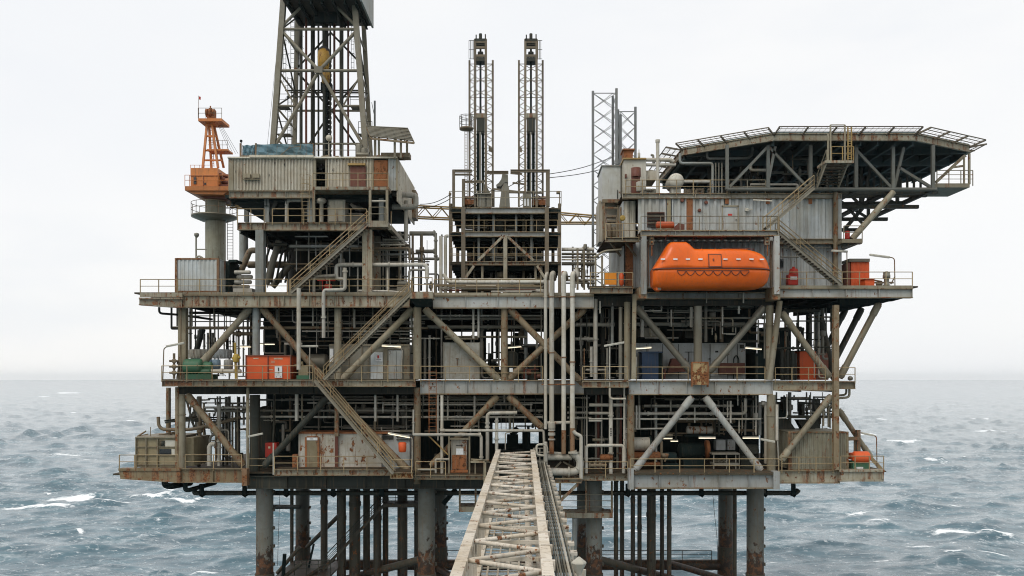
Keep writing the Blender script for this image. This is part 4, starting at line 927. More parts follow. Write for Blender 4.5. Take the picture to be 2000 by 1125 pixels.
for lvl, (yb, nm) in enumerate(((452, 'top'), (510, 'middle'), (562, 'bottom'))):
    xs = (918, 950, 976, 1000, 1024, 1052)
    for k, x in enumerate(xs):
        kind = eq[(k + lvl) % 3]; d = dm + r.uniform(1.6, 3.5); m = MB(); h = r.uniform(16, 27)
        if kind[0] == 'pump_skid':
            m.pb(x - 9, yb - 4, x + 9, yb, d, d + 1.2).drum(P(x - 7, yb - 10, d + .5), P(x + 4, yb - 10, d + .5), .26, 10).tube(P(x + 6, yb - 4, d + .5), P(x + 6, yb - h, d + .5), .07)
        elif kind[0] == 'valve_tree':
            m.tube(P(x, yb, d), P(x, yb - h, d), .14, n=10)
            for j in range(3): y = yb - 5 - j*h*.28; m.tube(P(x - 5, y, d), P(x + 5, y, d), .09, n=8).tube(P(x, y, d - .35), P(x, y, d), .05, n=6); flanged(m, x, y + 1.5, d, .22)
        else: m.drum(P(x, yb - 2, d), P(x, yb - h + 4, d), .42, 12).tube(P(x, yb - h + 4, d), P(x, yb - h - 3, d), .06, n=6)
        one(kind[0], f'{kind[1]}, {nth(k, len(xs))} along the {nm} storey of the frame module', kind[0].replace('_', ' '), m, kind[2], 'equipment inside the frame module')
# vents and low equipment on the module roof
rail_px('handrail round the roof of the frame module below the twin towers', [(878, 398), (878, 398), (1096, 398), (1096, 398)], [dm + 9, dm + .1, dm + .1, dm + 9], mat=STEEL, sp=1.3)
t = Thing('exhaust_cowl', 'tapered grey exhaust cowl with a curved lip between the twin towers', 'vent cowl')
t.part('duct', MB().pp([(975, 404), (996, 404), (994, 366), (991, 358), (985, 357), (980, 366)], dm + .4, dm + 2.2), GALV)
m = MB(); pr = [(986, 356), (992, 356), (992, 341), (981, 340), (979, 350), (974, 357), (969, 361), (970, 364), (978, 364), (983, 359)]
m.pp(pr, dm + .6, dm + 2.0); t.part('lip', m, GALV)
t = Thing('ventilation_box', 'dark grey ventilation box with a peaked hood at the foot of the first tower', 'vent box')
t.part('duct', MB().pb(932, 379, 959, 404, dm + .2, dm + 2), GALV); t.part('hood', MB().pb(926, 376.5, 960, 379, dm, dm + 2.2).pp([(943, 376), (957, 376), (952, 366), (943, 356)], dm + .5, dm + .9), GALV)
t = Thing('ventilation_box', 'open-fronted grey ventilation box at the foot of the second tower', 'vent box')
t.part('duct', MB().pb(1021, 378, 1038, 404, dm + .2, dm + 2), GALV); t.part('louvre', MB().pb(1024, 388, 1027, 402, dm + .15, dm + .2).pb(1030, 388, 1033, 402, dm + .15, dm + .2), SIGNW)
one('rusty_tank', 'brown rusty flat tank at the left end of the frame module roof', 'tank', MB().pb(905, 389, 931, 399, dm + .5, dm + 2).tube(P(905, 386, dm + .8), P(931, 386, dm + .8), .12), RUSTO)
one('rusty_tank', 'brown rusty flat tank under the second tower', 'tank', MB().pb(1039, 389, 1066, 400, dm + .5, dm + 2).tube(P(1039, 386, dm + .8), P(1066, 386, dm + .8), .12), RUSTO)
t = Thing('portal_frame', 'brown goal-shaped steel frame round the foot of the first tower', 'frame')
m = MB()
for a in (((886, 404), (886, 332)), ((905, 404), (905, 350))): m.ibar(P(*a[0], dm + .2), P(*a[1], dm + .2), .24, .24)
t.part('upright', m, TOWER); t.part('top_beam', MB().ibar(P(884, 334, dm + .2), P(922, 334, dm + .2), .2, .24).ibar(P(886, 341, dm + .2), P(922, 341, dm + .2), .14, .16), TOWER); t.part('top_beam', MB().ibar(P(951, 337, dm), P(993, 337, dm), .3, .24).ibar(P(906, 355, dm + .2), P(945, 355, dm + .2), .14, .2), TOWER)
t = Thing('portal_frame', 'brown goal-shaped steel frame round the foot of the second tower', 'frame')
t.part('upright', MB().ibar(P(1070, 404, dm + .2), P(1070, 334, dm + .2), .34, .34), TOWER); t.part('top_beam', MB().ibar(P(997, 334, dm + .2), P(1074, 334, dm + .2), .2, .24).ibar(P(997, 338, dm + .2), P(1020, 340, dm + .2), .14, .16), TOWER)
m = MB().bar(P(962, 369, dm + .6), P(1024, 376, dm + .6), .15, .15).bar(P(1001, 357, dm + .6), P(1026, 360, dm + .6), .13, .13).bar(P(994, 376, dm + .6), P(1062, 377, dm + .6), .13, .13).bar(P(965, 372, dm + .8), P(965, 404, dm + .8), .1, .1); t.part('cross_tie', m, TOWER)
one('light_post', 'short lamp post at the right end of the frame module roof', 'lamp', MB().tube(P(1093, 404, dm), P(1093, 376, dm), .05, n=6).pb(1087, 373.5, 1094, 377, dm - .2, dm + .3), POST); one('light_post', 'short lamp post at the left end of the frame module roof', 'lamp', MB().tube(P(879, 404, dm), P(879, 379, dm), .05, n=6).drum(P(879, 381, dm), P(879, 377, dm), .12, 8), POST)
def tower(xo0, xo1, xi0, xi1, label, cage_left, low):
    t = Thing('lattice_tower', label, 'lattice tower', 'twin lattice towers')
    d0, d1 = dm + .3, dm + 2.3; yb = 404
    for x in (xo0, xo1):
        for d in (d0 + .5, ): t.part('outer_leg', MB().ibar(P(x, yb, d), P(x, 118, d), .17, .17), TOWER)
    for x in (xi0, xi1): t.part('mast_leg', MB().bar(P(x, yb, d0), P(x, 77, d0), .20, .20, (0,1,0)), TOWER)
    m = MB(); n = 17
    for i in range(n):
        ya = 125 + i*(yb - 125)/n; yb_ = ya + (yb - 125)/n; ym = (ya + yb_)/2
        for a, b in ((xo0, xi0), (xo1, xi1)): m.bar(P(a, ya, d0 + .4), P(b, ym, d0 + .1), .05, .05).bar(P(b, ym, d0 + .1), P(a, yb_, d0 + .4), .05, .05)
        if i % 2 == 0: m.bar(P(xo0, ya, d1), P(xo1, ya, d1), .05, .05)
    for y in (128, 150, 175, 205): m.bar(P(xi0, y, d0), P(xi1, y + 12, d0), .05, .05).bar(P(xi1, y, d0), P(xi0, y + 12, d0), .05, .05)
    for y in (82, 93, 109): m.bar(P(xi0, y, d0), P(xi1, y, d0), .16, .2)
    t.part('lattice_bracing', m, TOWER)
    m = MB().pb(xi0 - 1, 75, xi1 + 1, 80, d0 - .1, d0 + 1.0).pb(xi0, 112, xi1, 119, d0 - .05, d0 + 1).pb(xi0 + 2, 82, xi1 - 2, 88, d0, d0 + .6)
    c = (xi0 + xi1)/2; m.tube(P(c, 75, d0 + .4), P(c, 66, d0 + .4), .14, n=8).tube(P(xi0 + 2, 75, d0), P(xi0 + 2, 68, d0), .06, n=6).tube(P(xi1 - 1, 76, d0), P(xi1 - 1, 67, d0), .06, n=6).drum(P(c - 4, 104, d0 + .3), P(c + 4, 104, d0 + .3), .16, 8).tube(P(c, 112, d0 + .3), P(c, 90, d0 + .3), .1, n=6).pb(c - 7, 106, c - 4, 112, d0, d0 + .5).pb(c + 4, 106, c + 7, 112, d0, d0 + .5)
    t.part('crown_block', m, DUSK)
    m = MB(); xa, xb = (xo0 - 1, xi0) if cage_left else (xi1, xo1 - 1)
    for y in (79, 97, 115): m.tube(P(xa, y, d0), P(xb, y, d0), .025, n=4).tube(P(xa, y, d0), P(xa, y, d0 + 1), .025, n=4)
    for k in range(4): x = xa + (xb - xa)*k/4; m.tube(P(x, 116, d0), P(x, 79, d0), .022, n=4)
    t.part('top_cage', m, DUSK)
    t.part('header_beam', MB().pb(xi0 + .5, 221, xi1 - .5, 229.5, d0 - .1, d0 + .5), BEAM); t.part('wire_guard', MB().pb(xi0 + 3, 229.6, xi1 - 3, 256.5, d0 - .06, d0 + .6).pb(xi0 + 4, 256.6, xi1 - 4, 260, d0, d0 + .5), DUSK)
    m = MB().tube(P(c, 221, d0 + .3), P(c, 119, d0 + .3), .09, n=8)
    for q in (-6, -3.5, 3.5, 6): m.tube(P(c + q, 395, d0 + .3), P(c + q, 257, d0 + .3), .07, n=8)
    for k in range(14):
        y = 262 + k*9
        for q in (-6, 6): m.tube(P(c + q, y, d0 + .3), P(c + q, y + 2, d0 + .3), .10, n=8)
    t.part('guide_rail', m, DARK); t.part('piston_rod', MB().tube(P(c - .5, 402, d0 - .05), P(c - .5, 258, d0 - .05), .075, n=10), PIPEG)
    m = MB()
    for k in range(30): y = 395 - k*9; m.bar(P(xi0, y, d0 + .02), P(xi0 - 3, y, d0 + .02), .04, .04)
    t.part('rungs', m, TOWER); t.part('gusset_plate', MB().pp([(xo1 - 8, 284), (xo1 - 2, 290), (xo1 - 2, 297), (xo1 - 8, 295)] if cage_left else [(xo0 + 2, 284), (xo0 + 6, 290), (xo0 + 6, 297), (xo0 + 2, 297)], d0 + .2, d0 + .3), TOWER)
    return t
t = tower(917, 962.5, 928, 949, 'lattice tower with a round lookout basket on its side', True, 0)
m = MB(); c = P(911, 251, dm + .6); n = 12
m.lathe((c.x, c.y, c.z), [(.2, -.2), (.62, -.1), (.62, .05), (.2, .05)], 14)
t.part('basket_floor', m, TOWER); m = MB()
for z in (.5, .95, 1.1): m.pipe([(c.x + .6*math.cos(q), c.y + .6*math.sin(q), c.z + z) for q in np.linspace(0, 2*math.pi, 13)], .025, .02, 4)
for q in np.linspace(0, 2*math.pi, 9): m.tube((c.x + .6*math.cos(q), c.y + .6*math.sin(q), c.z), (c.x + .6*math.cos(q), c.y + .6*math.sin(q), c.z + 1.1), .025, n=4)
t.part('basket_rail', m, DUSK); m = MB().tube(P(908, 404, dm + .6), P(908, 256, dm + .6), .03, n=4).tube(P(912.5, 404, dm + .6), P(912.5, 256, dm + .6), .03, n=4)
for k in range(26): m.tube(P(908, 400 - k*5.5, dm + .6), P(912.5, 400 - k*5.5, dm + .6), .02, n=4)
t.part('basket_ladder', m, POST)
tower(1013.5, 1060, 1026, 1048, 'plain lattice tower nearer the grey mast legs', False, 1)
for k, (a, b) in enumerate((((820, 399, 8), (878, 381, 5)), ((820, 405, 8), (880, 388, 5)), ((1072, 340, 5), (1200, 305, 12)), ((1074, 347, 5), (1215, 318, 12)), ((958, 372, 5), (1015, 352, 5)))):
    A, B = P(*a), P(*b); m = MB(); m.pipe([A.lerp(B, u) - Vector((0, 0, .25*math.sin(math.pi*u))) for u in np.linspace(0, 1, 7)], .035, .02, 5)
    one('stay_cable', ('upper wire running from the drill house end to the frame module', 'lower wire running from the drill house end to the frame module', 'upper wire running from the second tower to the grey mast', 'lower wire running from the second tower past the grey mast', 'short wire slung between the feet of the twin towers')[k], 'cable', m, WIRE)
# grey jack-up style lattice masts
def mast(xs, ytop, d, label, lean=0):
    t = Thing('lattice_mast', label, 'lattice mast', 'grey lattice masts')
    (x0, da), (x1, db), (x2, dc_) = xs
    for i, (x, dd) in enumerate(xs): t.part('chord', MB().bar(P(x, 566, d + dd), P(x, ytop - (0, 5, -10)[i], d + dd), .24, .24, (0,1,0)), LATT)
    m = MB(); n = round((566 - ytop)/30)
    for i in range(n):
        ya, yb = ytop + 4 + i*30, ytop + 34 + i*30
        for a, b in ((0, 1), (1, 2), (0, 2)):
            A0, A1, B0, B1 = P(xs[a][0], ya, d + xs[a][1]), P(xs[a][0], yb, d + xs[a][1]), P(xs[b][0], ya, d + xs[b][1]), P(xs[b][0], yb, d + xs[b][1])
            c = (A0 + A1 + B0 + B1)/4
            m.bar(A0, c, .045).bar(c, B1, .045).bar(B0, c, .045).bar(c, A1, .045)
            if i == 0: m.bar(A0, B0, .07)
    t.part('lattice_bracing', m, LATT)
mast(((1158, 0), (1204, 0), (1197, 3.0)), 178, 15, 'taller grey lattice mast behind the white cabin block')
mast(((1207, 2), (1241, 0), (1212, -1)), 214, 16.2, 'shorter grey lattice mast just behind the brown flue box')
# ------------------------------------------------------------------ pipes round the module, main deck level
def one_pipe(label, pts, d, r, mat=PIPE, bend=None, name='process_pipe', fl=()):
    m = ppipe(pts, d, r, bend, 12)
    t = Thing(name, label, 'pipe', 'process pipes'); t.part('pipe_run', m, mat)
    for (x, y, ax) in fl: t.part('flange', flanged(MB(), x, y, d, r*1.45, ax), mat)
    return t
one_pipe('long horizontal white pipe along the main deck below the frame module', [(866, 535), (876, 551), (886, 551), (1062, 551)], .6, .16, PIPE, .5, fl=((930, 551, 'x'), (1000, 551, 'x')))
one_pipe('vertical white pipe pair beside the frame module, the outer one', [(861, 572), (861, 461)], 1.5, .14); one_pipe('vertical white pipe pair beside the frame module, the inner one', [(870, 572), (870, 461), (876, 461)], 1.7, .14)
one_pipe('slim grey pipe parallel to the frame module column', [(851, 572), (851, 455)], 2.5, .12, PIPEG, fl=((851, 500, 'z'), (851, 470, 'z')))
for k, (y, r, x0, x1) in enumerate(((456, .20, 800, 851), (491, .17, 812, 851), (505.5, .12, 800, 858))): one_pipe(f'short thick grey pipe jutting from the drilling module, {nth(k, 3, "uppermost", "lowest", "from the top")} of three', [(x0, y), (x1, y)], 4.5, r, PIPEG, fl=((x1 - 3, y, 'x'),))
for k, (y, r) in enumerate(((487, .16), (496, .12), (502, .08), (507, .08), (515, .16), (540, .08), (547, .12), (553, .07))): one_pipe(f'level pipe joining frame module and lifeboat block, {nth(k, 8, "topmost", "lowest", "from the top")} of the bundle', [(1097, y), (1160 + (k % 3)*5, y)], 5 + (k % 3), r, (PIPE, PIPEG, PIPEB)[k % 3])
one('pipe_support', 'thin steel support post for the pipe bundle beyond the frame module', 'support', MB().bar(P(1128, 566, 4.6), P(1128, 485, 4.6), .18, .18, (0,1,0)).tube(P(1141, 566, 4.6), P(1141, 480, 4.6), .08), STEEL); one('valve', 'small valve on top of the pipe bundle', 'valve', MB().drum(P(1143, 486, 4.6), P(1143, 478, 4.6), .16, 8).tube(P(1140, 479, 4.6), P(1146, 479, 4.6), .05), GALV)
one('mushroom_vent', 'low white valve bonnet on the pipes beside the lifeboat block', 'vent', MB().lathe(P(1126, 533, 2), [(.3, -.35), (.34, .0), (.2, .12), (.1, .5)], 12), PIPE)
one('end_cabinet', 'red-capped valve post behind the riser pipes', 'valve', MB().tube(P(1101, 560, 3), P(1101, 536, 3), .1).drum(P(1101, 538, 3), P(1101, 531, 3), .2, 8), RUSTO)
# ------------------------------------------------------------------ living-quarters block under the helideck
da = 1.5
def Xa(x, d=da): return P(x, 0, d).x
zA = lambda y, d=da: P(0, y, d).z
t = Thing('accommodation_block', 'two-storey ribbed grey living quarters block under the helideck', 'accommodation')
m = MB().corr((Xa(1246), D0 + da), (Xa(1641), D0 + da), zA(472), zA(386), .62, .15); t.part('upper_wall', m, WALLG)
t.part('upper_wall', MB().corr((Xa(1222), D0 + da + 1.4), (Xa(1246), D0 + da + 1.4), zA(472), zA(386), .5, .08), WALLB)
t.part('lower_wall', MB().corr((Xa(1232), D0 + da + .4), (Xa(1630), D0 + da + .4), zA(561), zA(472), .5, .07), WALLG)
t.part('side_wall', MB().corr((Xa(1222), D0 + 15), (Xa(1222), D0 + da + 1.4), zA(561), zA(386), .6, .08), WALLG); t.part('side_wall', MB().corr((Xa(1641), D0 + da), (Xa(1641), D0 + 15), zA(561), zA(386), .6, .08), WALLG)
t.part('rear_wall', MB().box(Xa(1222), Xa(1641), D0 + 15, D0 + 15.2, zA(561), zA(386)), DUSK)
m = girder(1216, 1644, 377, 387.5, da - .3, .5, .06, 3, seed=5); t.part('roof_edge', m, WALLB); m = MB().box(Xa(1216), Xa(1643), D0 + da - .1, D0 + 15.3, zA(380), zA(377.5)); t.part('roof', m, FLOOR)
t.part('corner_post', MB().pb(1633, 387.6, 1644, 561, da - .25, da - .05), WALLG); t.part('rust_panel', MB().pb(1341, 388, 1353, 449, da - .2, da - .1), RUSTO, 'rust-brown panel strip'); t.part('rust_panel', MB().pb(1303, 388, 1312, 440, da - .15, da - .1), OLIVE)
t.part('rust_panel', MB().pb(1222, 475, 1236, 560, da + .1, da + .3), RUSTO); t.part('floor_band', girder(1523, 1684, 466, 476, da - .5, .5, .06, 2.6), STEEL)
d = t.part('door', MB().pb(1412, 404, 1441, 449, da - .2, da - .1), WALLG); d.part('door_frame', MB().pb(1410, 402, 1412, 449, da - .26, da - .1).pb(1441, 402, 1443, 449, da - .26, da - .1).pb(1410, 401, 1443, 403.9, da - .26, da - .1), STEEL)
s = d.part('red_notice', MB().pb(1422, 417.5, 1430, 421.5, da - .23, da - .2), REDI); d.part('handle', MB().pb(1437, 428, 1439, 430, da - .27, da - .2), GALV)
m = MB().pb(1264, 414, 1298, 444, da - .2, da - .12)
lv = t.part('louvre', m, BROWN); m = MB()
for k in range(11): m.pb(1264.5, 415 + k*2.7, 1297.5, 416.1 + k*2.7, da - .3, da - .2)
lv.part('louvre_slats', m, DUSK)
t.part('switch_box', MB().pb(1456, 406, 1462, 412, da - .3, da - .12).tube(P(1459, 409, da - .3), P(1470, 409, da - .3), .04, n=6), WHITE)
for x, y in ((1379, 396), (1366, 411), (1332, 392)): t.part('vent_cap', MB().lathe(P(x, y, da - .12), [(.12, -.18), (.16, -.05), (.16, 0), (.1, .05)], 10, 'y'), BROWN)
m = MB()
for k in range(30): x = 1250 + k*13 + (k*7) % 5; m.pb(x, 378 + (k % 3), x + 3 + (k % 4)*3, 380 + (k % 5), da - .36, da - .3) if 0 else None
for x in (1420, 1500, 1583): m.pb(x - 3.5, 388, x + 3.5, 398, da - .22, da - .12)
t.part('bracket_plate', m, RUSTO)
t.part('wall_lamp', MB().bar(P(1471, 390.5, da - .5), P(1508, 392.5, da - .5), .14, .1), LAMPW)
m = MB()
for x in (1545, 1556, 1590): m.tube(P(x, 561, da - .1), P(x, 478, da - .1), .05, n=6)
m.tube(P(1524, 484, da - .15), P(1622, 484, da - .15), .05, n=6).tube(P(1524, 502, da - .15), P(1560, 502, da - .15), .06, n=6); t.part('cable_conduit', m, PIPEG)
t.part('window', MB().pb(1524, 506, 1530, 522, da + .2, da + .32), GLASSD)
t.part('drain_pipe', MB().tube(P(1632, 560, da - .45), P(1632, 376, da - .45), .2, n=12), POST)
# roof deck with clutter
rail_px('handrail along the roof of the living quarters', [(1222, 377), (1222, 377), (1420, 377)], [9, da - .25, da - .25], mat=RAIL, sp=1.5)
rail_px('handrail along the roof edge beneath the helideck', [(1424, 377), (1495, 377)], da - .25, mat=STEEL, sp=1.5)
one('spherical_tank', 'round blotchy white tank end standing on the quarters roof', 'tank', MB().lathe(P(1321, 353, 2.2), [(.1, -.32), (.4, -.26), (.62, -.1), (.68, .15), (.68, 1.6), (.3, 1.9)], 24, 'y').pb(1312, 366, 1330, 378, 2.4, 3.6), WHITE)
one('process_pipe', 'short white horizontal pipe beside the round tank end', 'pipe', MB().drum(P(1334, 355, 2.6), P(1386, 355, 2.6), .14, 10), PIPE)
one('vent_stack', 'slim tall white vent stack standing on the quarters roof', 'vent stack', MB().tube(P(1284.5, 378, 2), P(1284.5, 275, 2), .15, n=12).tube(P(1284.5, 278, 2), P(1284.5, 273, 2), .2, n=12), PIPE)
one('red_drum', 'dark red drum on a stand in front of the white cabin', 'drum', MB().lathe(P(1242, 346, 3), [(.42, 0), (.42, .78), (.2, .8)], 18).pb(1234, 346, 1250, 377, 2.8, 3.6), BROWN)
one('water_canister', 'small white canister near the roof handrail corner', 'canister', MB().drum(P(1248, 373, 2.2), P(1248, 357, 2.2), .24, 12).tube(P(1242, 358, 2.2), P(1254, 358, 2.2), .03), WHITE)
t = Thing('plant_cabin', 'white cabin block with piping on top beside the grey mast', 'cabin')
t.part('wall', MB().pb(1219, 311, 1262, 378, 4.2, 9), WHITE); t.part('roof', MB().pb(1217, 308, 1262, 311, 4.0, 9.2), BOOM); t.part('pipe_run', ppipe([(1262, 322), (1320, 322)], 4.5, .14).pipe([P(1241, 312, 4.4), P(1310, 312, 4.4), P(1316, 316, 4.4)], .17, .3), PIPE); t.part('wall', MB().pb(1253, 333, 1281, 352, 4.5, 7), WALLB)
t.part('door_bracket', MB().pb(1221, 340, 1224, 347, 4.0, 4.2), BROWN)
t = Thing('equipment_tower', 'tall pale blue-grey box tower with a door at the left of the quarters', 'tower cabin')
t.part('wall', MB().pb(1176, 325, 1212, 392, 6, 10), WALLG); t.part('roof', MB().pb(1174, 322.5, 1213, 325, 5.9, 10.1), STEELB); t.part('wall', MB().pb(1170, 392, 1216, 472, 7, 10), WALLB, 'lower part in rust-streaked cream')
t.part('door_rail', MB().bar(P(1206, 388, 5.95), P(1206, 371, 5.95), .06, .06, (0,1,0)), BLACK)
m = MB()
for x in (1179, 1208): m.bar(P(x, 470, 5.8), P(x, 392, 5.8), .22, .22, (0,1,0))
m.bar(P(1176, 393, 5.8), P(1214, 393, 5.8), .3, .3).bar(P(1176, 406, 5.8), P(1214, 406, 5.8), .15, .15); t.part('support_frame', m, POST)
one('flue_box', 'rust-brown flue box on top of the white cabin', 'flue', MB().pb(1218, 292, 1236, 308, 5, 6.5).pb(1216, 290, 1240, 292.4, 4.8, 6.7), RUSTO); one('antenna', 'tiny white antenna beside the rusty flue box', 'antenna', MB().tube(P(1248, 309, 5), P(1248, 292, 5), .04, n=5).drum(P(1248, 307, 5), P(1248, 299, 5), .12, 8), WHITE)
for x, y0, lab in ((1276, 303, 'bent pipe stub on the pipe run of the white cabin'),): one('process_pipe', lab, 'pipe', ppipe([(x, 318), (x, y0), (x - 5, y0)], 4.4, .1), PIPEG)
m = MB(); r = random.Random(5)
for lab, x, y, w, h in (('jumble of grey hoses and small crates on the quarters roof', 1258, 377, 26, 9), ('row of small brown valves on the quarters roof by the helideck truss', 1335, 377, 50, 10)):
    m = MB()
    for k in range(16): xx = x + r.uniform(0, w); yy = r.uniform(2, h); dd = r.uniform(2, 5); m.pb(xx, y - yy, xx + r.uniform(1.5, 4), y, dd, dd + .4)
    for k in range(6): xx = x + r.uniform(0, w); m.drum(P(xx, y - h*.6, 3), P(xx + 3, y - h*.6, 3), .15, 8)
    one('roof_equipment', lab, 'equipment', m, (GALV, PIPEB)[x > 1300])
one('process_pipe', 'light grey pipe looping under the helideck edge', 'pipe', ppipe([(1328, 300), (1328, 319), (1392, 319), (1392, 377)], 3, .12), STEELB); one('process_pipe', 'second light grey pipe looping under the helideck, above the roof rail', 'pipe', ppipe([(1381, 290), (1381, 310), (1462, 309), (1469, 302), (1470, 286)], 4, .12), STEELB)
for k, x in enumerate((1398, 1404, 1410)): one('process_pipe', f'{nth(k, 3)} of three thin vertical pipes left of the helideck truss', 'pipe', ppipe([(x, 377), (x, 318)], 3.6, .06), PIPEG, 'thin pipes by the helideck truss')

# side platforms on the quarters' left
t = Thing('side_gallery', 'bracketed gallery at the left flank of the living quarters, above the yellow board', 'gallery')
t.part('edge_beam', girder(1182, 1249, 463, 472, -1.0, .4, .06, 1.5), BEAM); t.part('floor_plate', MB().box(P(1182, 0, -1).x, P(1249, 0, -1).x, D0 - .95, D0 + 7, zpx(463, -1) - .1, zpx(463, -1)), FLOOR)
for x in (1192, 1222): t.part('bracket', MB().bar(P(x, 474, 0), P(x + 20, 500, 1.2), .14, .14), STEEL)
for x in (1163, 1176): t.part('post', MB().bar(P(x, 560, 1.5), P(x - 0, 500, 1.5), .16, .16, (0,1,0)), STEEL)
t.part('canopy_arm', MB().pipe([P(1160, 503, -.5), P(1180, 490, -.5), P(1214, 487, -.5)], .09, .4, 8), STEEL)
rail_px('handrail round the gallery at the left flank of the quarters', [(1183, 463), (1183, 463), (1248, 463)], [5, -1, -1], sp=1.15)
one('process_equipment', 'cluster of brown valves and gauges behind the left flank gallery', 'equipment', MB().drum(P(1190, 462, 2), P(1190, 440, 2), .2, 8).drum(P(1198, 462, 2.4), P(1198, 446, 2.4), .26, 8).pb(1186, 430, 1206, 433, 2, 2.6).pb(1185, 420, 1204, 424, 2.5, 3.2).tube(P(1212, 462, 2), P(1212, 405, 2), .1).tube(P(1204, 462, 1.5), P(1204, 425, 1.5), .06), PIPEB)
one('life_ring', 'small yellow ring hung on the rail of the flank gallery', 'life ring', MB().lathe(P(1216, 426, 1.4), [(.10, -.04), (.24, -.05), (.24, .05), (.10, .04)], 14, 'y'), YELL)
t = Thing('notice_board', 'bright yellow-orange board behind the balcony rail beside the lifeboat', 'board'); t.part('panel', MB().pb(1180, 532, 1204, 556, -.7, -.62), ORNG); t.part('board_frame', MB().bar(P(1180, 560, -.58), P(1180, 530, -.58), .06, .06, (0,1,0)).bar(P(1204, 560, -.58), P(1204, 530, -.58), .06, .06, (0,1,0)), POST)
one('survival_suit_bag', 'narrow orange bag hanging beside the yellow board', 'bag', MB().lathe(P(1214, 558, -.5), [(.12, 0), (.2, .15), (.19, .9), (.08, 1.05)], 12), REDP)

# gallery above the lifeboat
t = Thing('lifeboat_gallery', 'pale beam gallery over the lifeboat with two davit columns', 'gallery')
t.part('edge_beam', girder(1252, 1521, 449, 461, -2.6, .5, .09, 2.8), BEAMC); t.part('floor_plate', MB().box(P(1252, 0, -2.6).x, P(1521, 0, -2.6).x, D0 - 2.1, D0 + 1.4, zpx(450, -2.6) - .1, zpx(450, -2.6)), FLOOR)
for x in (1257, 1516): t.part('davit_column', MB().ibar(P(x, 575, -2.4), P(x, 461.5, -2.4), .42, .42, .07), STEELB if x < 1300 else BEAMC)
for x in (1273, 1499): t.part('hoist_bracket', MB().pb(x - 4.5, 461.5, x + 4.5, 478, -2.3, -1.9), STEEL); t.part('hoist_sheave', MB().lathe(P(x, 466, -2.45), [(.03, -.05), (.09, -.05), (.09, .1), (.03, .1)], 10, 'y').lathe(P(x, 473, -2.45), [(.03, -.05), (.09, -.05), (.09, .1), (.03, .1)], 10, 'y'), RUSTY); t.part('fall_wire', MB().tube(P(x, 478, -2.2), P(x, 500, -2.2), .06, n=6), RUSTO)
m = MB()
for x in (1300, 1355, 1410, 1465): m.ibar(P(x, 466, -2.1), P(x, 466, 1.4), .14, .26)
m.bar(P(1362, 464, -1.5), P(1418, 464, -1.5), .1, .1); t.part('floor_beam', m, BROWN)
t.part('davit_foot', MB().pb(1248, 561, 1264, 583, -2.5, -.5).pb(1509, 561, 1524, 585, -2.5, -.5), POST)
for k, x in enumerate((1262, 1506)): t.part('side_ladder', MB().tube(P(x, 560, -1.6), P(x, 470, -1.6), .08, n=6).tube(P(x + 4, 560, -1.6), P(x + 4, 470, -1.6), .06, n=6), PIPEB)
rail_px('handrail of the gallery above the lifeboat', [(1252, 449), (1519, 449)], -2.55, mat=STEEL, sp=1.55)
rail_px('handrail at the head of the right-hand stair', [(1490, 449), (1520, 449), (1522, 452)], [-1.7, -1.7, -.6], sp=.7)
t = Thing('life_raft_canister', 'orange life raft canister with a brown end on the gallery above the lifeboat', 'life raft')
t.part('shell', MB().drum(P(1284, 440, -1.2), P(1314, 440, -1.2), .30, 16), REDP); t.part('end_cover', MB().pp([(1316, 449), (1337, 449), (1337, 438), (1325, 436), (1316, 444)], -1.5, -.8), BROWN); t.part('cradle', MB().pb(1284, 445.5, 1316, 449, -1.5, -.8), POST)

# ------------------------------------------------------------------ lifeboat
t = Thing('lifeboat', 'large bright orange enclosed lifeboat hanging in its davits', 'lifeboat')
LX0, LX1 = P(1271, 0, -2.6).x, P(1503, 0, -2.6).x; LY = D0 - 2.3; L = LX1 - LX0; sc = (D0 - 2.6)/F
zs = lambda y: CZ + (VY - y)*sc
def section(stations, half, m, n=18):
    """stations: (u, list of (w, z)) half profile from keel/edge up; mirrored; lofted"""
    rows = []
    for x, prof in stations:
        rows.append([(x, LY - w, z) for w, z in prof] + [(x, LY + w, z) for w, z in reversed(prof)])
    k = len(rows[0]); vs = [p for row in rows for p in row]; fs = []
    for i in range(len(rows) - 1):
        for j in range(k - 1): fs.append((i*k + j, (i+1)*k + j, (i+1)*k + j + 1, i*k + j + 1))
        fs.append((i*k + k - 1, (i+1)*k + k - 1, (i+1)*k, i*k))
    m.add(vs, fs, True); m.add(rows[0], [tuple(range(k))]); m.add(rows[-1], [tuple(range(k - 1, -1, -1))]); return m
zg = zs(528.5); W = 1.5
us = [0, .015, .04, .08, .15, .3, .5, .7, .82, .90, .95, .98, 1.0]
hw = [.62, .80, .92, .98, 1, 1, 1, 1, .97, .88, .74, .56, .34]
kl = [560, 562.5, 565, 566.2, 566.6, 566.6, 566.6, 566.6, 566.2, 564.5, 560, 553, 540]
st = []
for u, h, k in zip(us, hw, kl):
    zb = zs(k); xx = LX0 + .10 + (L - .15)*u; w = W*h; dz = zg - zb; q = []
    for a in np.linspace(0, 1, 10): q.append((w*min(1, (math.sin(a*math.pi/2))**.62), zb + dz*(1 - math.cos(a*math.pi/2))**1.05))
    st.append((xx, q))
hull = t.part('hull', section(st, None, MB()), BOAT)
us = [.004, .03, .06, .09, .115, .135, .155, .18, .285, .31, .345, .36, .5, .68, .80, .87, .92, .955, .98, .995]
tp = [526, 516.5, 505, 494, 484, 477.5, 474, 473.2, 473.2, 477, 485, 487, 487.2, 487.2, 488, 491.5, 496, 502.5, 510.5, 520]
st = []
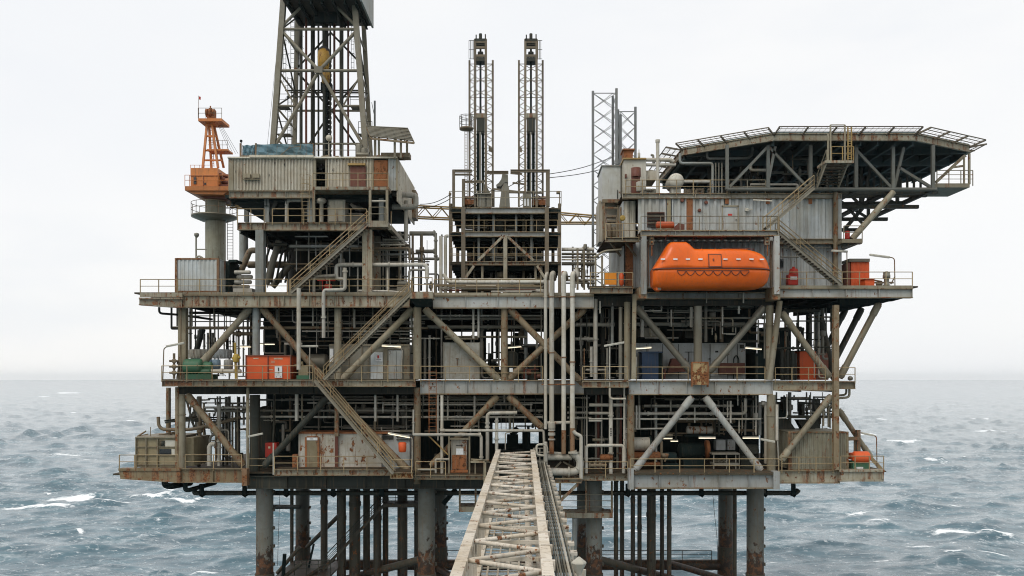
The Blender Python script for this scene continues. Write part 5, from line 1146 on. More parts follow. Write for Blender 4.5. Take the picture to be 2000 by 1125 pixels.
for u, y in zip(us, tp):
    h = np.interp(u, [0, .03, .08, .15, .8, .9, .95, 1], [.66, .84, .95, .985, .985, .86, .72, .36]); w = W*h; zt = zs(y); xx = LX0 + .10 + (L - .15)*u
    zt = max(zt, zg + .04); dz = zt - zg; q = []
    for a in np.linspace(0, 1, 12): q.append((w*max(.0, math.cos(a*math.pi/2))**.55, zg + .02 + dz*math.sin(a*math.pi/2)))
    st.append((xx, q))
canopy = t.part('canopy', section(st, None, MB()), BOAT)
canopy.part('window', MB().add([(P(1322, 0, -2.6).x, LY - 1.04, zs(482.5)), (P(1337, 0, -2.6).x, LY - 1.04, zs(482.5)), (P(1336, 0, -2.6).x, LY - .70, zs(475)), (P(1325, 0, -2.6).x, LY - .70, zs(475)),
                            (P(1322, 0, -2.6).x, LY - .63, zs(483)), (P(1337, 0, -2.6).x, LY - .67, zs(483)), (P(1336, 0, -2.6).x, LY - .56, zs(475.5)), (P(1325, 0, -2.6).x, LY - .56, zs(475.5))], [(0,1,2,3), (7,6,5,4), (0,4,5,1), (1,5,6,2), (2,6,7,3), (3,7,4,0)]), GLASSD)
m = MB(); rub = []
for u in np.linspace(0, 1, 40):
    h = np.interp(u, [0, .015, .04, .08, .15, .82, .9, .95, .98, 1], [.62, .80, .92, .98, 1, .97, .88, .74, .56, .34]); rub.append((LX0 + .05 + (L - .08)*u, LY - W*h - .02, zg + .03*math.sin(u*3)))
m.pipe(rub, .065, .02, 8); t.part('rubbing_strake', m, BROWN)
def on_canopy(x, y): return W*max(.0, math.cos(math.asin(min(1, (528 - y)/41.0))))**.55 + .02
m = MB()
def hatch(m, x0, x1, y0, y1, o):
    q = [(x0, y1), (x1, y1), (x1, y0), (x0, y0)]; f = [(P(x, 0, -2.6).x, LY - on_canopy(x, y) - o, zs(y)) for x, y in q]; b = [(x, y + o + .06, z) for x, y, z in f]
    return m.add(f + b, [(0,1,2,3), (7,6,5,4), (0,4,5,1), (1,5,6,2), (2,6,7,3), (3,7,4,0)])
h = t.part('hatch', hatch(MB(), 1379, 1401.5, 501, 524, .05), BOAT); h.part('hatch_handle', hatch(MB(), 1386, 1388, 509, 513, .10), BROWN); h.part('hatch_rim', hatch(hatch(hatch(hatch(MB(), 1377.5, 1403, 499.4, 501, .07), 1377.5, 1379, 501, 524, .07), 1401.5, 1403, 501, 524, .07), 1377.5, 1403, 524, 525.4, .07), BROWN)
for k, x in enumerate((1290, 1314, 1338, 1362, 1410, 1435, 1460, 1481)): t.part('reflective_strip', hatch(MB(), x - 4, x + 4, 508.8, 511.4, .05 if x < 1470 else -.2), SIGNW)
for x in (1345, 1370, 1400, 1425): t.part('reflective_strip', MB().box(P(x, 0, -2.6).x, P(x + 10, 0, -2.6).x, LY - 1.06, LY - .9, zs(559.4), zs(558.4)), SIGNW)
m = MB(); pts = []
for k in range(8):
    for a in np.linspace(0, 1, 7)[:-1]: pts.append((P(1317 + (k + a)*17.3, 0, -2.6).x, LY - W*1.0 - .03 + .06*math.sin(a*math.pi), zs(532.5 + 8.5*math.sin(a*math.pi)**.8)))
pts.append((P(1317 + 8*17.3, 0, -2.6).x, LY - W - .03, zs(532.5))); m.pipe(pts, .03, .02, 5); m.pipe([(P(1317, 0, -2.6).x, LY - W*1.0 - .03, zs(532)), (P(1455, 0, -2.6).x, LY - W*1.0 - .03, zs(532))], .025, .1, 5); t.part('grab_line', m, BROWN)
t.part('propeller_guard', MB().lathe((LX0 + .55, LY - .2, zs(561)), [(.20, -.2), (.34, -.12), (.36, .12), (.2, .2)], 14, 'y').pb(1281, 560, 1289, 567, -3.0, -2.6), BOAT); t.part('rudder', MB().box(LX0 + .5, LX0 + .75, LY - .75, LY - .6, zs(567), zs(553)), GALV)
m = MB()
for x in (1322, 1370, 1397, 1410): m.tube((P(x, 0, -2.6).x, LY - .4, zs(489)), (P(x, 0, -2.6).x, LY - .4, zs(484)), .035, n=5)
m.pipe([(P(1410, 0, -2.6).x, LY - .5, zs(487)), (P(1440, 0, -2.6).x, LY - .5, zs(485.5)), (P(1472, 0, -2.6).x, LY - .5, zs(487.5))], .03, .3, 5); t.part('deck_fitting', m, BROWN)

# ------------------------------------------------------------------ end deck things, right
def fluor(label, x0, y0, x1, y1, d, lit=True, pole=None, mat=None, pr=.045):
    t = Thing('strip_light', label, 'lamp', 'strip lights')
    a, b = P(x0, y0, d), P(x1, y1, d); up = Vector((0, 0, .05)); t.part('housing', MB().bar(a + up, b + up, .24, .09), LAMPW); t.part('tube_cover', MB().bar(a - up*.6, b - up*.6, .18, .07), LAMPM if lit else LAMPW)
    if pole: t.part('pole', MB().pipe([P(x, y, d) for x, y in pole], pr, .3, 8), mat or PIPE)
    return t
fluor('strip light on a curved post at the outer end of the wide deck', 1699, 498, 1737, 503, -.6, False, [(1735, 502), (1747, 504), (1748, 560)], POST)
fluor('strip light under the quarters walkway near the orange locker', 1624, 490, 1655, 492, .6, False, [(1654, 492), (1655, 560)], POST)
t = Thing('orange_locker', 'tall orange ribbed locker with a dark lid on the wide end deck', 'locker')
q0, q1 = P(1661, 558, 1.2), P(1698, 512, 1.2); t.part('body', MB().corr((q0.x, q0.y), (q1.x, q0.y), q0.z, q1.z, .36, .04).corr((q0.x, q0.y + 1.4), (q0.x, q0.y), q0.z, q1.z, .36, .04).box(q0.x, q1.x, q0.y + .06, q0.y + 1.4, q0.z, q1.z), REDP)
t.part('lid', MB().pb(1659, 505, 1699, 511, 1.0, 2.7), GALV); t.part('side_panel', MB().pb(1656, 513, 1660.5, 558, 1.1, 2.5), BROWN)
one('orange_box', 'small orange box against the orange locker', 'box', MB().pb(1690, 545, 1708, 558, -.1, .9).pb(1689, 543.5, 1709, 545, -.2, 1.0), REDP)
one('mushroom_vent', 'grey domed ventilator on the wide end deck', 'ventilator', MB().lathe(P(1731.5, 557, .2), [(.32, 0), (.2, .1), (.2, .55), (.30, .6), (.30, .85), (.26, .9), (.28, 1.05), (.1, 1.15)], 16), GALV)
one('pipe_clutter', 'low pipes and hoses behind the rail of the wide end deck', 'pipes', MB().tube(P(1700, 552, 1.5), P(1745, 552, 1.5), .08).tube(P(1700, 546, 2.2), P(1722, 550, 1), .07).drum(P(1712, 555, 1), P(1722, 555, 1), .14, 8).tube(P(1740, 555, .5), P(1748, 540, .5), .05), PIPEB)
t = Thing('fire_pump', 'red fire equipment cabinet with a rounded top behind the end deck rail', 'fire cabinet')
t.part('body', MB().pb(1540, 536, 1559, 556, .6, 1.2).lathe(P(1550, 537, .9), [(.38, 0), (.37, .35), (.30, .5), (.12, .56)], 14), FIRE); t.part('label_panel', MB().pb(1544, 540, 1557, 546, .55, .6), SIGNW); t.part('nozzle', MB().tube(P(1550, 526, .7), P(1550, 521, .7), .12), FIRE)

# ------------------------------------------------------------------ helideck
t = Thing('helideck', 'wide eight-sided helicopter deck on trusses overhanging the platform end', 'helideck')
zt = zpx(262); s0 = D0/F
def HX(x, Y): return (x - VX)*Y/F
fl, fr = HX(1512, 70.0), HX(1786, 70.0); lx, rx = HX(1334, 74.5), HX(1893, 73.6); yl, yr = 74.6, 73.6
ring = [(fl, 70.0), (fr, 70.0), (rx, yr), (rx + .3, 84), (fr + .5, 91), (fl - .5, 91), (lx - .3, 85), (lx, yl)]
n = len(ring); cx_, cy_ = sum(p[0] for p in ring)/n, sum(p[1] for p in ring)/n
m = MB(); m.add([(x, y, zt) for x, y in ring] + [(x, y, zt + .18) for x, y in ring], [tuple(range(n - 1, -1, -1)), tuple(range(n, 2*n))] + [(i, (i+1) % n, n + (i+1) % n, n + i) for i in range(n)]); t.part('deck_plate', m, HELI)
m = MB()
for i in range(n): p, q = Vector((*ring[i], zt - .25)), Vector((*ring[(i+1) % n], zt - .25)); m.ibar(p, q, .25, .62, .07)
t.part('edge_beam', m, BEAM)
for i in range(n):
    p, q = Vector((*ring[i], zt)), Vector((*ring[(i+1) % n], zt)); c = Vector((cx_, cy_, zt)); L_ = (q - p).length; k = max(3, round(L_/2.3)); nv = (q - p).normalized().cross(Vector((0,0,1))); nv = nv if nv.dot(p - c) > 0 else -nv
    m = MB()
    for j in range(k + 1):
        a = p.lerp(q, j/k); m.bar(a - Vector((0,0,.1)), a + nv*1.5 + Vector((0,0,.16)), .09, .14)
    for u in (.35, .68, 1.0):
        e0 = -.0 if u < 1 else -.0; m.tube(p + nv*1.5*u + Vector((0,0,.05 + .13*u)), q + nv*1.5*u + Vector((0,0,.05 + .13*u)), .035 if u < 1 else .05, n=5)
    for j in range(k*5):
        a = p.lerp(q, (j + .5)/(k*5)); m.tube(a + nv*.05 + Vector((0,0,.05)), a + nv*1.5 + Vector((0,0,.18)), .012, n=3)
    t.part('safety_net_frame', m, NET)
m = MB()
for i in range(9):
    x = fl + (fr - fl)*i/8*1.0; m.ibar((x, 70.3, zt - .5), (x, 90.6, zt - .5), .26, .7, .05)
for i in range(1, 6):
    y = 70.2 + i*3.4; w = 0; a = lx + .3; b = rx - .3; m.ibar((a, max(y, yl), zt - .4), (b, max(y, yr), zt - .4), .24, .55, .05)
m.ibar((lx + .2, yl + .3, zt - .5), (lx + .2, 85, zt - .5), .26, .7, .05).ibar((rx - .2, yr + .3, zt - .5), (rx - .2, 84, zt - .5), .26, .7, .05)
for x in np.linspace(lx, fl, 5)[1:-1]: m.ibar((x, 74.6, zt - .5), (x, 88, zt - .5), .24, .6, .05)
for x in np.linspace(fr, rx, 5)[1:-1]: m.ibar((x, 73.6, zt - .5), (x, 88, zt - .5), .24, .6, .05)
for q in (zt - .2,): m.box(lx + .5, rx - .5, 76, 76.15, zt - 1.1, zt - .1)
t.part('deck_girder', m, HELI)
# front truss on two planes
zb = zpx(370, .8)
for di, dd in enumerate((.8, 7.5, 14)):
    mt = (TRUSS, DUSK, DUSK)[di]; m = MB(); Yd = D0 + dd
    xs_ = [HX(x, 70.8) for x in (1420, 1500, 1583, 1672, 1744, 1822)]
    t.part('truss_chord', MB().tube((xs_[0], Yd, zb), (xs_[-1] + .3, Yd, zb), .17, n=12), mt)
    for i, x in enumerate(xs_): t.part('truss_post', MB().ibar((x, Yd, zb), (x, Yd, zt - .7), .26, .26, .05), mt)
    for (i, top) in ((0, 1), (3, 2), (4, 3), (5, 4)):
        pass
    for a, b in (((xs_[0] + .2, zb + .2), (xs_[1] - .1, zt - .9)), ((xs_[1] + .1, zt - .9), (xs_[2] - .3, zb + .2)), ((xs_[3] - .2, zt - .9), (xs_[4] - .2, zb + .2)), ((xs_[4] + .9, zt - .9), (xs_[4] + .1, zb + .2)), ((xs_[4] + .5, zt - 2.6), (xs_[5] - .2, zb + .2)), ((xs_[1] + .6, zt - .8), (xs_[1] - .1, zb + .2))):
        t.part('truss_diagonal', MB().bar((a[0], Yd, a[1]), (b[0], Yd, b[1]), .22, .22), mt)
for x in (1672, 1744, 1822):
    X = HX(x, 70.8); t.part('cross_beam', MB().ibar((X, D0 + .8, zb), (X, D0 + 14, zb), .28, .36), DUSK)
for x, y in ((1650, 385), (1700, 392), (1750, 398)): X = HX(x, 72); t.part('walkway_beam', MB().bar((HX(1644, 72), D0 + 4 + (x-1650)/12, zpx(y)), (HX(1815 - (y-385)*3, 72), D0 + 4 + (x-1650)/12, zpx(y)), .3, .3), DUSK)
for y, d in ((378, 2.2), (384, 4.8), (398, 5.5)): t.part('walkway_beam', MB().bar(P(1644, y, d), P(1830 - (y - 378)*3.4, y - 2, d), .32, .26), DUSK)
t.part('support_strut', MB().tube(P(1745, 375, .6), P(1664, 467, .6), .26, n=12), STEEL); t.part('support_strut', MB().bar(P(1690, 400, 6), P(1646, 452, 6), .3, .3).bar(P(1652, 402, 4.5), P(1684, 436, 4.5), .2, .2), DUSK)
for k in range(12): x = 1655 + k*13; t.part('hanging_post', MB().bar(P(x, 372, 6 + k % 3), P(x, 340 + (k*7) % 12, 6 + k % 3), .16, .16, (0,1,0)), DUSK)
t = Thing('helideck_perch', 'small railed platform hanging under the outer tip of the helideck', 'platform')
t.part('floor_plate', MB().pb(1826, 358, 1894, 366, 1.8, 5.5), STEEL); t.part('hanger', MB().bar(P(1893, 360, 1.9), P(1893, 300, 1.9), .16, .16, (0,1,0)).bar(P(1883, 360, 1.9), P(1883, 306, 1.9), .12, .12, (0,1,0)).bar(P(1828, 356, 1.9), P(1884, 304, 2.5), .2, .2), STEEL); t.part('hanger', MB().bar(P(1860, 327, 2.2), P(1882, 324, 2.2), .16, .16), STEEL)
rail_px('rail of the small platform under the helideck tip', [(1830, 358), (1900, 358)], 1.85, mat=STEEL, sp=.95, mids=2)
t = Thing('corner_walkway', 'short railed walkway at the right end of the living quarters', 'walkway'); t.part('floor_plate', MB().pb(1645, 467, 1685, 474, -.2, 5), STEEL); t.part('bracket', MB().pp([(1645, 474), (1680, 474), (1645, 484)], .2, .4), DUSK)
rail_px('rail of the short walkway at the right end of the quarters', [(1648, 467), (1684, 467), (1684, 467)], [-.15, -.15, 4.5], mat=STEEL, sp=1.1)
one('fire_bottle', 'dark red bottle standing on the short walkway by the quarters', 'bottle', MB().drum(P(1655, 466, .6), P(1655, 453, .6), .2, 10), FIRE)
# stairs to the helideck
stair('stair slanting across the quarters wall up towards the helideck', P(1497, 446, -.9), P(1590, 367, -.9))
t = Thing('helideck_landing', 'railed landing box with a yellow ladder at the helideck edge', 'landing')
t.part('floor_plate', MB().pb(1612, 313, 1668, 318, -2.2, -.3), BEAM)
m = MB()
for x, yt in ((1617, 262), (1622, 244), (1650, 244)): m.bar(P(x, 316, -2.15), P(x, yt, -2.15), .11, .11, (0,1,0))
m.bar(P(1622, 244, -2.15), P(1650, 244, -2.15), .07, .07); t.part('frame', m, STEEL)
m = MB()
for x in (1656, 1663): m.bar(P(x, 312, -2.1), P(x, 248, -2.1), .09, .09, (0,1,0))
for k in range(15): m.bar(P(1656, 310 - k*4.2, -2.1), P(1663, 310 - k*4.2, -2.1), .05, .05)
t.part('yellow_ladder', m, BOOM)
rail_px('rail of the landing box at the helideck edge', [(1624, 313), (1667, 313), (1667, 313)], [-2.15, -2.15, -.4], mat=BOOM, sp=.9)
stair('steep stair under the helideck running back from the landing box', P(1596, 366, -.6), P(1614, 318, -2.0), wid=0, side=(1.75, 0, 0), rails=True, mids=1, rmat=STEEL)
# ------------------------------------------------------------------ things on the main deck, drilling side
def container(name, label, x0, x1, y0, y1, d, dep, wall, post_, cat='container', pitch=.34, label_side=None):
    t = Thing(name, label, cat); a, b = P(x0, y1, d), P(x1, y0, d); Y = a.y
    t.part('front_wall', MB().corr((a.x + .1, Y + .08), (b.x - .1, Y + .08), a.z + .12, b.z - .12, pitch, .06), wall)
    t.part('side_wall', MB().corr((b.x - .08, Y + .1), (b.x - .08, Y + dep), a.z + .12, b.z - .12, pitch, .05), wall); t.part('side_wall', MB().corr((a.x + .08, Y + dep), (a.x + .08, Y + .1), a.z + .12, b.z - .12, pitch, .05), wall)
    t.part('rear_wall', MB().box(a.x + .1, b.x - .1, Y + dep - .05, Y + dep, a.z + .1, b.z - .1), wall); t.part('roof', MB().box(a.x + .04, b.x - .04, Y + .05, Y + dep, b.z - .10, b.z - .02), wall)
    m = MB()
    for x in (a.x + .07, b.x - .07):
        for y in (Y + .07, Y + dep): t.part('corner_post', MB().box(x - .09, x + .09, y - .09, y + .09, a.z, b.z), post_)
    for z in (a.z + .06, b.z - .06): t.part('rail', MB().box(a.x + .165, b.x - .165, Y - .01, Y + .12, z - .07, z + .07), post_)
    return t
container('shipping_container', 'rust-cornered pale container standing at the end of the main deck below the crane', 342, 427, 504, 571, -.3, 5.5, WALLG, RUSTB)
t = Thing('gas_detector_post', 'thin post with a bowl-shaped head beside the rusty container roof', 'post'); t.part('post', MB().tube(P(383, 504, 1), P(383, 461, 1), .07).tube(P(383, 487, 1), P(404, 487, 1), .05).pipe([P(383, 503, 1), P(389, 500, 1), P(396, 504, 1)], .09, .3), GALV); t.part('bowl', MB().lathe(P(384, 462, 1), [(.06, -.1), (.19, .05), (.2, .25), (.08, .3)], 12), GALV)
one('dark_block', 'dark solid block just right of the rusty container', 'enclosure', MB().pb(430, 510, 448, 571, 1.5, 4).pb(446, 507, 462, 512, 1.5, 3), DARK)  # solid dark block, nothing open is modelled
m = MB()
for k, (x0, x1, y) in enumerate(((459, 488, 532), (464, 492, 541), (459, 490, 551), (456, 486, 560))): m.drum(P(x0, y, .8 + .3*k), P(x1, y, .8 + .3*k), .17, 12)
m.pb(455, 563, 492, 571, .6, 2); one('mud_manifold', 'stack of cream and brown pipes with valves beside the rusty-footed column', 'manifold', m, PIPE)
one('exhaust_duct', 'thick brown bent exhaust duct behind the rusty-footed column', 'duct', ppipe([(470, 531, 4), (488, 489, 4), (500, 489, 4)], 4, .26, .4).drum(P(486, 517, 5), P(560, 517, 5), .30, 14), PIPEB)
one('exhaust_duct', 'grey inclined duct leaning behind the foot of the upper stair', 'duct', MB().tube(P(520, 556, 3), P(545, 470, 3), .28, n=12).tube(P(532, 560, 5), P(566, 518, 5), .30, n=12), GALV)
m = MB()
for k in range(6): a = k*.5; m.pipe([P(512 + k*9, 552, 3 + k*.4), P(520 + k*10, 505 - k*4, 3.5 + k*.4), P(528 + k*14, 480, 4)], .10, .5, 8)
m.pipe([P(516, 456, 1.5), P(524, 478, 1.5), P(560, 478, 1.8)], .15, .4); one('hose_bundle', 'tangle of dark hoses and pipes deep in the bay under the drilling deck', 'hoses', m, DUSK)
one('process_vessel', 'tall dark vessel in the bay under the drilling deck', 'vessel', MB().drum(P(584, 570, 7), P(584, 470, 7), .95, 18), DUSK)
one('process_vessel', 'second dark vessel behind the upper stair', 'vessel', MB().drum(P(690, 572, 6.5), P(690, 480, 6.5), 1.1, 18), DARK)
for lab, x0, y0, x1, y1, d in (('added shade backdrop of the bay under the drilling deck, behind the upper stair', 560, 452, 668, 572, 10.6), ('added shade backdrop of the bay behind the looped white pipe', 690, 452, 790, 572, 9.6)): one('shade_backdrop', lab, 'shade_backdrop', MB().pb(x0, y0, x1, y1, d, d + .2), DARK, kind='thing')  # added dark sheets give these two bays their deep shade
for k, (y, x0, x1, r, d) in enumerate(((462, 576, 640, .06, .8), (481, 566, 700, .14, 1.6), (482, 660, 718, .10, 2.2), (497, 735, 800, .09, 3))): one('process_pipe', f'{nth(k, 4, "topmost", "lowest", "from the top")} of the level pipes slung under the drilling deck', 'pipe', MB().tube(P(x0, y, d), P(x1, y, d), r), STEELB, 'pipes under the drilling deck')
for k, (x, y0, y1) in enumerate(((579, 470, 530), (617, 462, 500), (666, 490, 560), (683, 480, 540), (700, 455, 490))): one('pipe_hanger', f'{nth(k, 5)} of the thin hanger rods under the drilling deck', 'hanger', MB().tube(P(x, y0, 1.7), P(x, y1, 1.7), .05, n=6), STEELB, 'hanger rods under the drilling deck')
one_pipe('looped white pipe crossing the bay and turning down in front of the main deck', [(834, 545), (834, 517), (663, 517), (657, 520), (657, 545), (672, 545)], .4, .17, PIPE, .4, fl=((760, 517, 'x'), (690, 517, 'x')))
one_pipe('white pipe dropping from the loop and down past the main deck girder', [(674, 523), (674, 566), (634, 567), (632, 572), (632, 660)], -1.25, .15, PIPE, .3, fl=((674, 530, 'z'), (632, 620, 'z')))
one_pipe('small white elbow pipe behind the foot of the upper stair', [(613, 570), (613, 540), (655, 538)], .2, .13, PIPE, .3)
one_pipe('thin pale pipe running low along the main deck under the loop', [(700, 568), (760, 569), (792, 572)], .2, .10, PIPE)
one_pipe('slim pipe standing under the loop', [(699, 572), (699, 522)], .6, .08, PIPEG, fl=((699, 545, 'z'),)); one_pipe('second slim pipe standing under the loop, nearer the stair landing', [(757, 572), (757, 522)], .7, .09, PIPE)
t = Thing('portal_frame', 'small white tubular goal frame on the main deck near the stair landing', 'frame'); t.part('frame_tube', ppipe([(799, 570), (799, 527), (834, 527), (834, 570)], 2.0, .10, .3), PIPE)
one('valve_skid', 'knot of small red and grey valves low on the main deck under the loop', 'valves', MB().drum(P(636, 560, .8), P(646, 560, .8), .24, 10).tube(P(630, 548, .8), P(630, 570, .8), .05).tube(P(620, 548, .9), P(655, 548, .9), .05).drum(P(640, 566, .6), P(644, 566, .6), .3, 10), FIRE)
one('valve_skid', 'dark pump skid low on the main deck beside the stair landing', 'pump', MB().pb(775, 560, 800, 571, 1, 2.5).drum(P(778, 554, 1.5), P(794, 554, 1.5), .26, 10).tube(P(782, 552, 1.5), P(782, 535, 1.5), .08), GALV)
for k, (x, d, r) in enumerate(((748, 5, .09), (780, 6, .12), (793, 5, .08), (807, 7, .1), (818, 6, .08))): one('process_pipe', f'{nth(k, 5)} of the slim upright pipes behind the looped pipe', 'pipe', MB().tube(P(x, 572, d), P(x, 452 if k < 2 else 490, d), r), (PIPEG, STEEL)[k % 2], 'upright pipes behind the looped pipe')
# on the drilling deck
one_pipe('white pipe rising from the drilling deck and bending under the drill house', [(560, 434), (560, 391), (588, 391)], 1.0, .16, PIPE, .35)
one('mushroom_vent', 'white mushroom-headed vent on the drilling deck', 'ventilator', MB().lathe(P(628, 434, 1), [(.16, 0), (.16, 1.55), (.38, 1.65), (.42, 1.85), (.3, 2.0), (.1, 2.05)], 16), PIPE)
t = Thing('electrical_cabinet', 'pale grey cabinet standing on the drilling deck behind the rail', 'cabinet'); t.part('body', MB().pb(640, 390, 674, 433.5, 1.0, 2.4), WHITE); t.part('door', MB().pb(643, 393, 669, 432, .95, 1.0), WALLB)
one('process_equipment', 'dark sloping chute and cables beside the pale cabinet', 'equipment', MB().bar(P(662, 378, 1.5), P(704, 411, 1.5), .06, .06).pp([(682, 398), (706, 404), (712, 409), (690, 408)], 1.6, 2.6).pb(672, 416, 708, 433, 1.8, 3).tube(P(674, 418, 1.5), P(702, 418, 1.5), .05), GALV)
one_pipe('thick white pipe loop at the flank of the drill house, the upper bend', [(766, 379), (803, 381), (812, 383), (812, 402), (806, 404), (766, 404)], 3, .25, PIPE, .45)
one_pipe('upright pipe beside the thick loop at the drill house flank', [(793, 470), (793, 392)], 3.5, .18, PIPE)
for k, y in enumerate((468, 478, 488)): one_pipe(f'short level pipe below the thick loop, {nth(k, 3, "uppermost", "lowest", "from the top")} of three', [(748 - k*4, y), (788 + k*3, y)], 2.2, .09, PIPE)
m = MB(); a = P(764, 439, -.3)
for y in (455, 470, 485): m.tube(P(768, y, 1), P(768, y, 11), .05, n=5)
one('cable_tray', 'cable tray running back under the far edge of the drilling deck', 'cable tray', m.bar(P(770, 463, .5), P(770, 463, 12), .5, .08), GALV)
one('flare_box', 'small rusty box hung at the far end of the drill house flank', 'box', MB().pb(797, 371, 812, 425, 9.5, 11.3), POST)

# ------------------------------------------------------------------ mezzanine level
for lab, x0, x1, ya, yb, d in (('added shade backdrop behind the orange-red box and switch room', 515, 800, 598, 741, 12), ('added shade backdrop left of the blotchy panel bay', 812, 880, 598, 741, 12.5), ('added shade backdrop behind the riser pipes', 1062, 1215, 598, 741, 12), ('added shade backdrop behind the grey equipment room under the lifeboat', 1212, 1478, 590, 741, 9.5),
                               ('added upper shade backdrop above the centre gap', 880, 1062, 598, 648, 11), ('added shade backdrop left of the bright centre gap', 880, 948, 656, 741, 11.4), ('added shade backdrop beside the centre gap', 985, 1062, 672, 741, 10.5), ('added shade backdrop behind the red end cabinet', 1480, 1545, 640, 741, 11.5)):
    one('shade_backdrop', lab, 'shade_backdrop', MB().pb(x0, ya, x1, yb, d, d + .2), DARK, kind='thing')  # added dark sheets block the sky and stand in for interior shade
t = Thing('green_pump', 'green machine pump with a rounded hood at the end of the mezzanine', 'pump')
t.part('hood', MB().lathe(P(362, 716, -.2), [(.2, -.1), (.62, 0), (.66, .15), (.66, 1.25), (.6, 1.4), (.2, 1.45)], 18, 'x'), GREEN); t.part('base', MB().pb(362, 731, 412, 740.5, -.8, .8).drum(P(390, 726, -.4), P(410, 726, -.4), .26, 12), GREEN); t.part('outlet_pipe', MB().drum(P(412, 725, -.3), P(470, 725, -.3), .17, 12).tube(P(430, 725, -.3), P(436, 725, -.3), .23), PIPE)
t.part('motor', MB().drum(P(394, 715, 0), P(412, 715, 0), .36, 14).pb(396, 706, 406, 710, -.2, .2), GREEN)
t = Thing('wellhead_valve', 'brown valve tree with handwheels at the tip of the mezzanine', 'valve tree'); m = MB().tube(P(340, 740, -.6), P(340, 690, -.6), .10)
for y in (705, 716, 728): m.tube(P(331, y, -.6), P(349, y, -.6), .09); m.lathe(P(340, y, -.85), [(.08, -.03), (.2, -.03), (.2, .03), (.08, .03)], 12, 'y')
t.part('valve_body', m, PIPEB); t.part('side_plate', MB().pb(345, 707, 361, 712, -.5, .1).tube(P(346, 740, -.4), P(350, 712, -.4), .08), PIPEB)
for k, (x, w, y0, mt, lab) in enumerate(((392, .64, 682, WALLB, 'squat pale ribbed tank behind the green pump'), (430, .66, 683, WALLG, 'second squat pale ribbed tank, behind the yellow post'))):
    m = MB(); c = P(x, 700, 3.5); m.lathe((c.x, c.y, c.z), [(.3, 0), (w*1.45, 0), (w*1.45, .75), (w*1.35, .78), (.3, .8)], 20)
    for q in range(20): a = q*.314; m.bar((c.x + w*1.46*math.cos(a), c.y + w*1.46*math.sin(a), c.z), (c.x + w*1.46*math.cos(a), c.y + w*1.46*math.sin(a), c.z + .75), .06, .06)
    for q in (-.8, .8): m.tube((c.x + q, c.y, c.z), (c.x + q, c.y, zm), .07)
    one('ribbed_tank', lab, 'tank', m, mt)
for k, (x, mt) in enumerate(((404, BLUEL), (422, BLUEL), (446, WALLG))): one('plastic_drum', ('pale blue drum nearer the green pump', 'brighter blue drum between the squat tanks', 'pale grey drum beside the yellow post')[k], 'drum', MB().lathe(P(x, 725, 1.2 + k*.3), [(.25, 0), (.36, .05), (.38, .6), (.36, .95 + .05*(k == 1)), (.2, 1.0)], 16), mt)
t = Thing('yellow_post', 'dull yellow post with a valve head near the orange-red box', 'post'); t.part('post', MB().bar(P(461, 740, -.5), P(459, 669, -.5), .16, .16, (0,1,0)), YELL); t.part('valve_head', MB().drum(P(461, 706, -.8), P(461, 694, -.8), .24, 10).tube(P(454, 700, -.8), P(469, 698, -.8), .12), YELL)
t = Thing('red_container', 'orange-red steel equipment box with stencils and a white notice', 'container')
t.part('body', MB().pb(481, 695.5, 522.5, 740.5, -.7, 1.3).pb(524, 695.5, 566.5, 740.5, -.7, 1.3), REDP); m = MB()
for x in (480, 523.2, 567.2): m.pb(x - .9, 694, x + .9, 740.8, -.78, -.55)
m.pb(479, 693.4, 568.3, 695.3, -.8, 1.4); t.part('frame', m, BROWN)
def text_bits(m, x0, x1, y, h, d, seed=1, gap=.4):
    r = random.Random(seed); x = x0
    while x < x1: w = r.uniform(.5, 1.3); m.pb(x, y, min(x + w, x1), y + h, d, d + .012); x += w + gap
    return m
m = MB(); text_bits(m, 495, 505, 699, 2.4, -.72, 2); text_bits(m, 535, 552, 699, 3, -.72, 3); m.pb(529, 705, 537, 705.6, -.72, -.705).pb(529, 708.4, 537, 709, -.72, -.705); text_bits(m, 530, 536, 706.3, 1.4, -.72, 4); text_bits(m, 526, 533, 721, 2, -.72, 5); t.part('stencil_lettering', m, CREAMT)
s = t.part('white_notice', MB().pb(536.5, 715, 551, 738, -.80, -.76), SIGNW); s.part('exclamation_mark', MB().pb(543, 718, 545, 725, -.815, -.80).pb(543, 726.5, 545, 729, -.815, -.80).pb(539, 735.5, 541, 736.5, -.815, -.80).pb(547, 735.5, 549, 736.5, -.815, -.80), INK)
t = Thing('generator_skid', 'small cream machine skid on a green base beside the orange-red box', 'skid'); t.part('body', MB().pb(583, 715, 602, 733, -.3, .8).pb(574, 711, 588, 713, -.3, .5).tube(P(590, 715, 0), P(590, 706, 0), .1), OLIVE); t.part('base', MB().pb(579, 733, 603, 741, -.4, 1), GREEN)
one('storage_vessel', 'horizontal grey vessel end behind the head of the lowest stair', 'vessel', MB().drum(P(606, 708, 3), P(636, 708, 3), .75, 18).pb(610, 722, 632, 741, 2.5, 3.5), GALV)
fluor('T-shaped strip light on a white pole beside the machine skid', 588, 676.5, 621, 676.5, -1.2, False, [(605, 677), (605, 742)])
fluor('strip light just above the orange-red box', 556, 671.5, 590, 671.5, 1.4, False); fluor('strip light behind the round post above the orange-red box', 507, 672, 536, 672, 2.5, True); fluor('short strip light behind the yellow post', 470, 677, 489, 677, 3, True)
fluor('strip light on a curved post at the mezzanine tip', 325, 677, 360, 670, -.9, False, [(326, 677), (320, 681), (318, 742)], POST)
t = Thing('switch_room', 'grey panelled switch room with double doors on the mezzanine behind the stair', 'cabin')
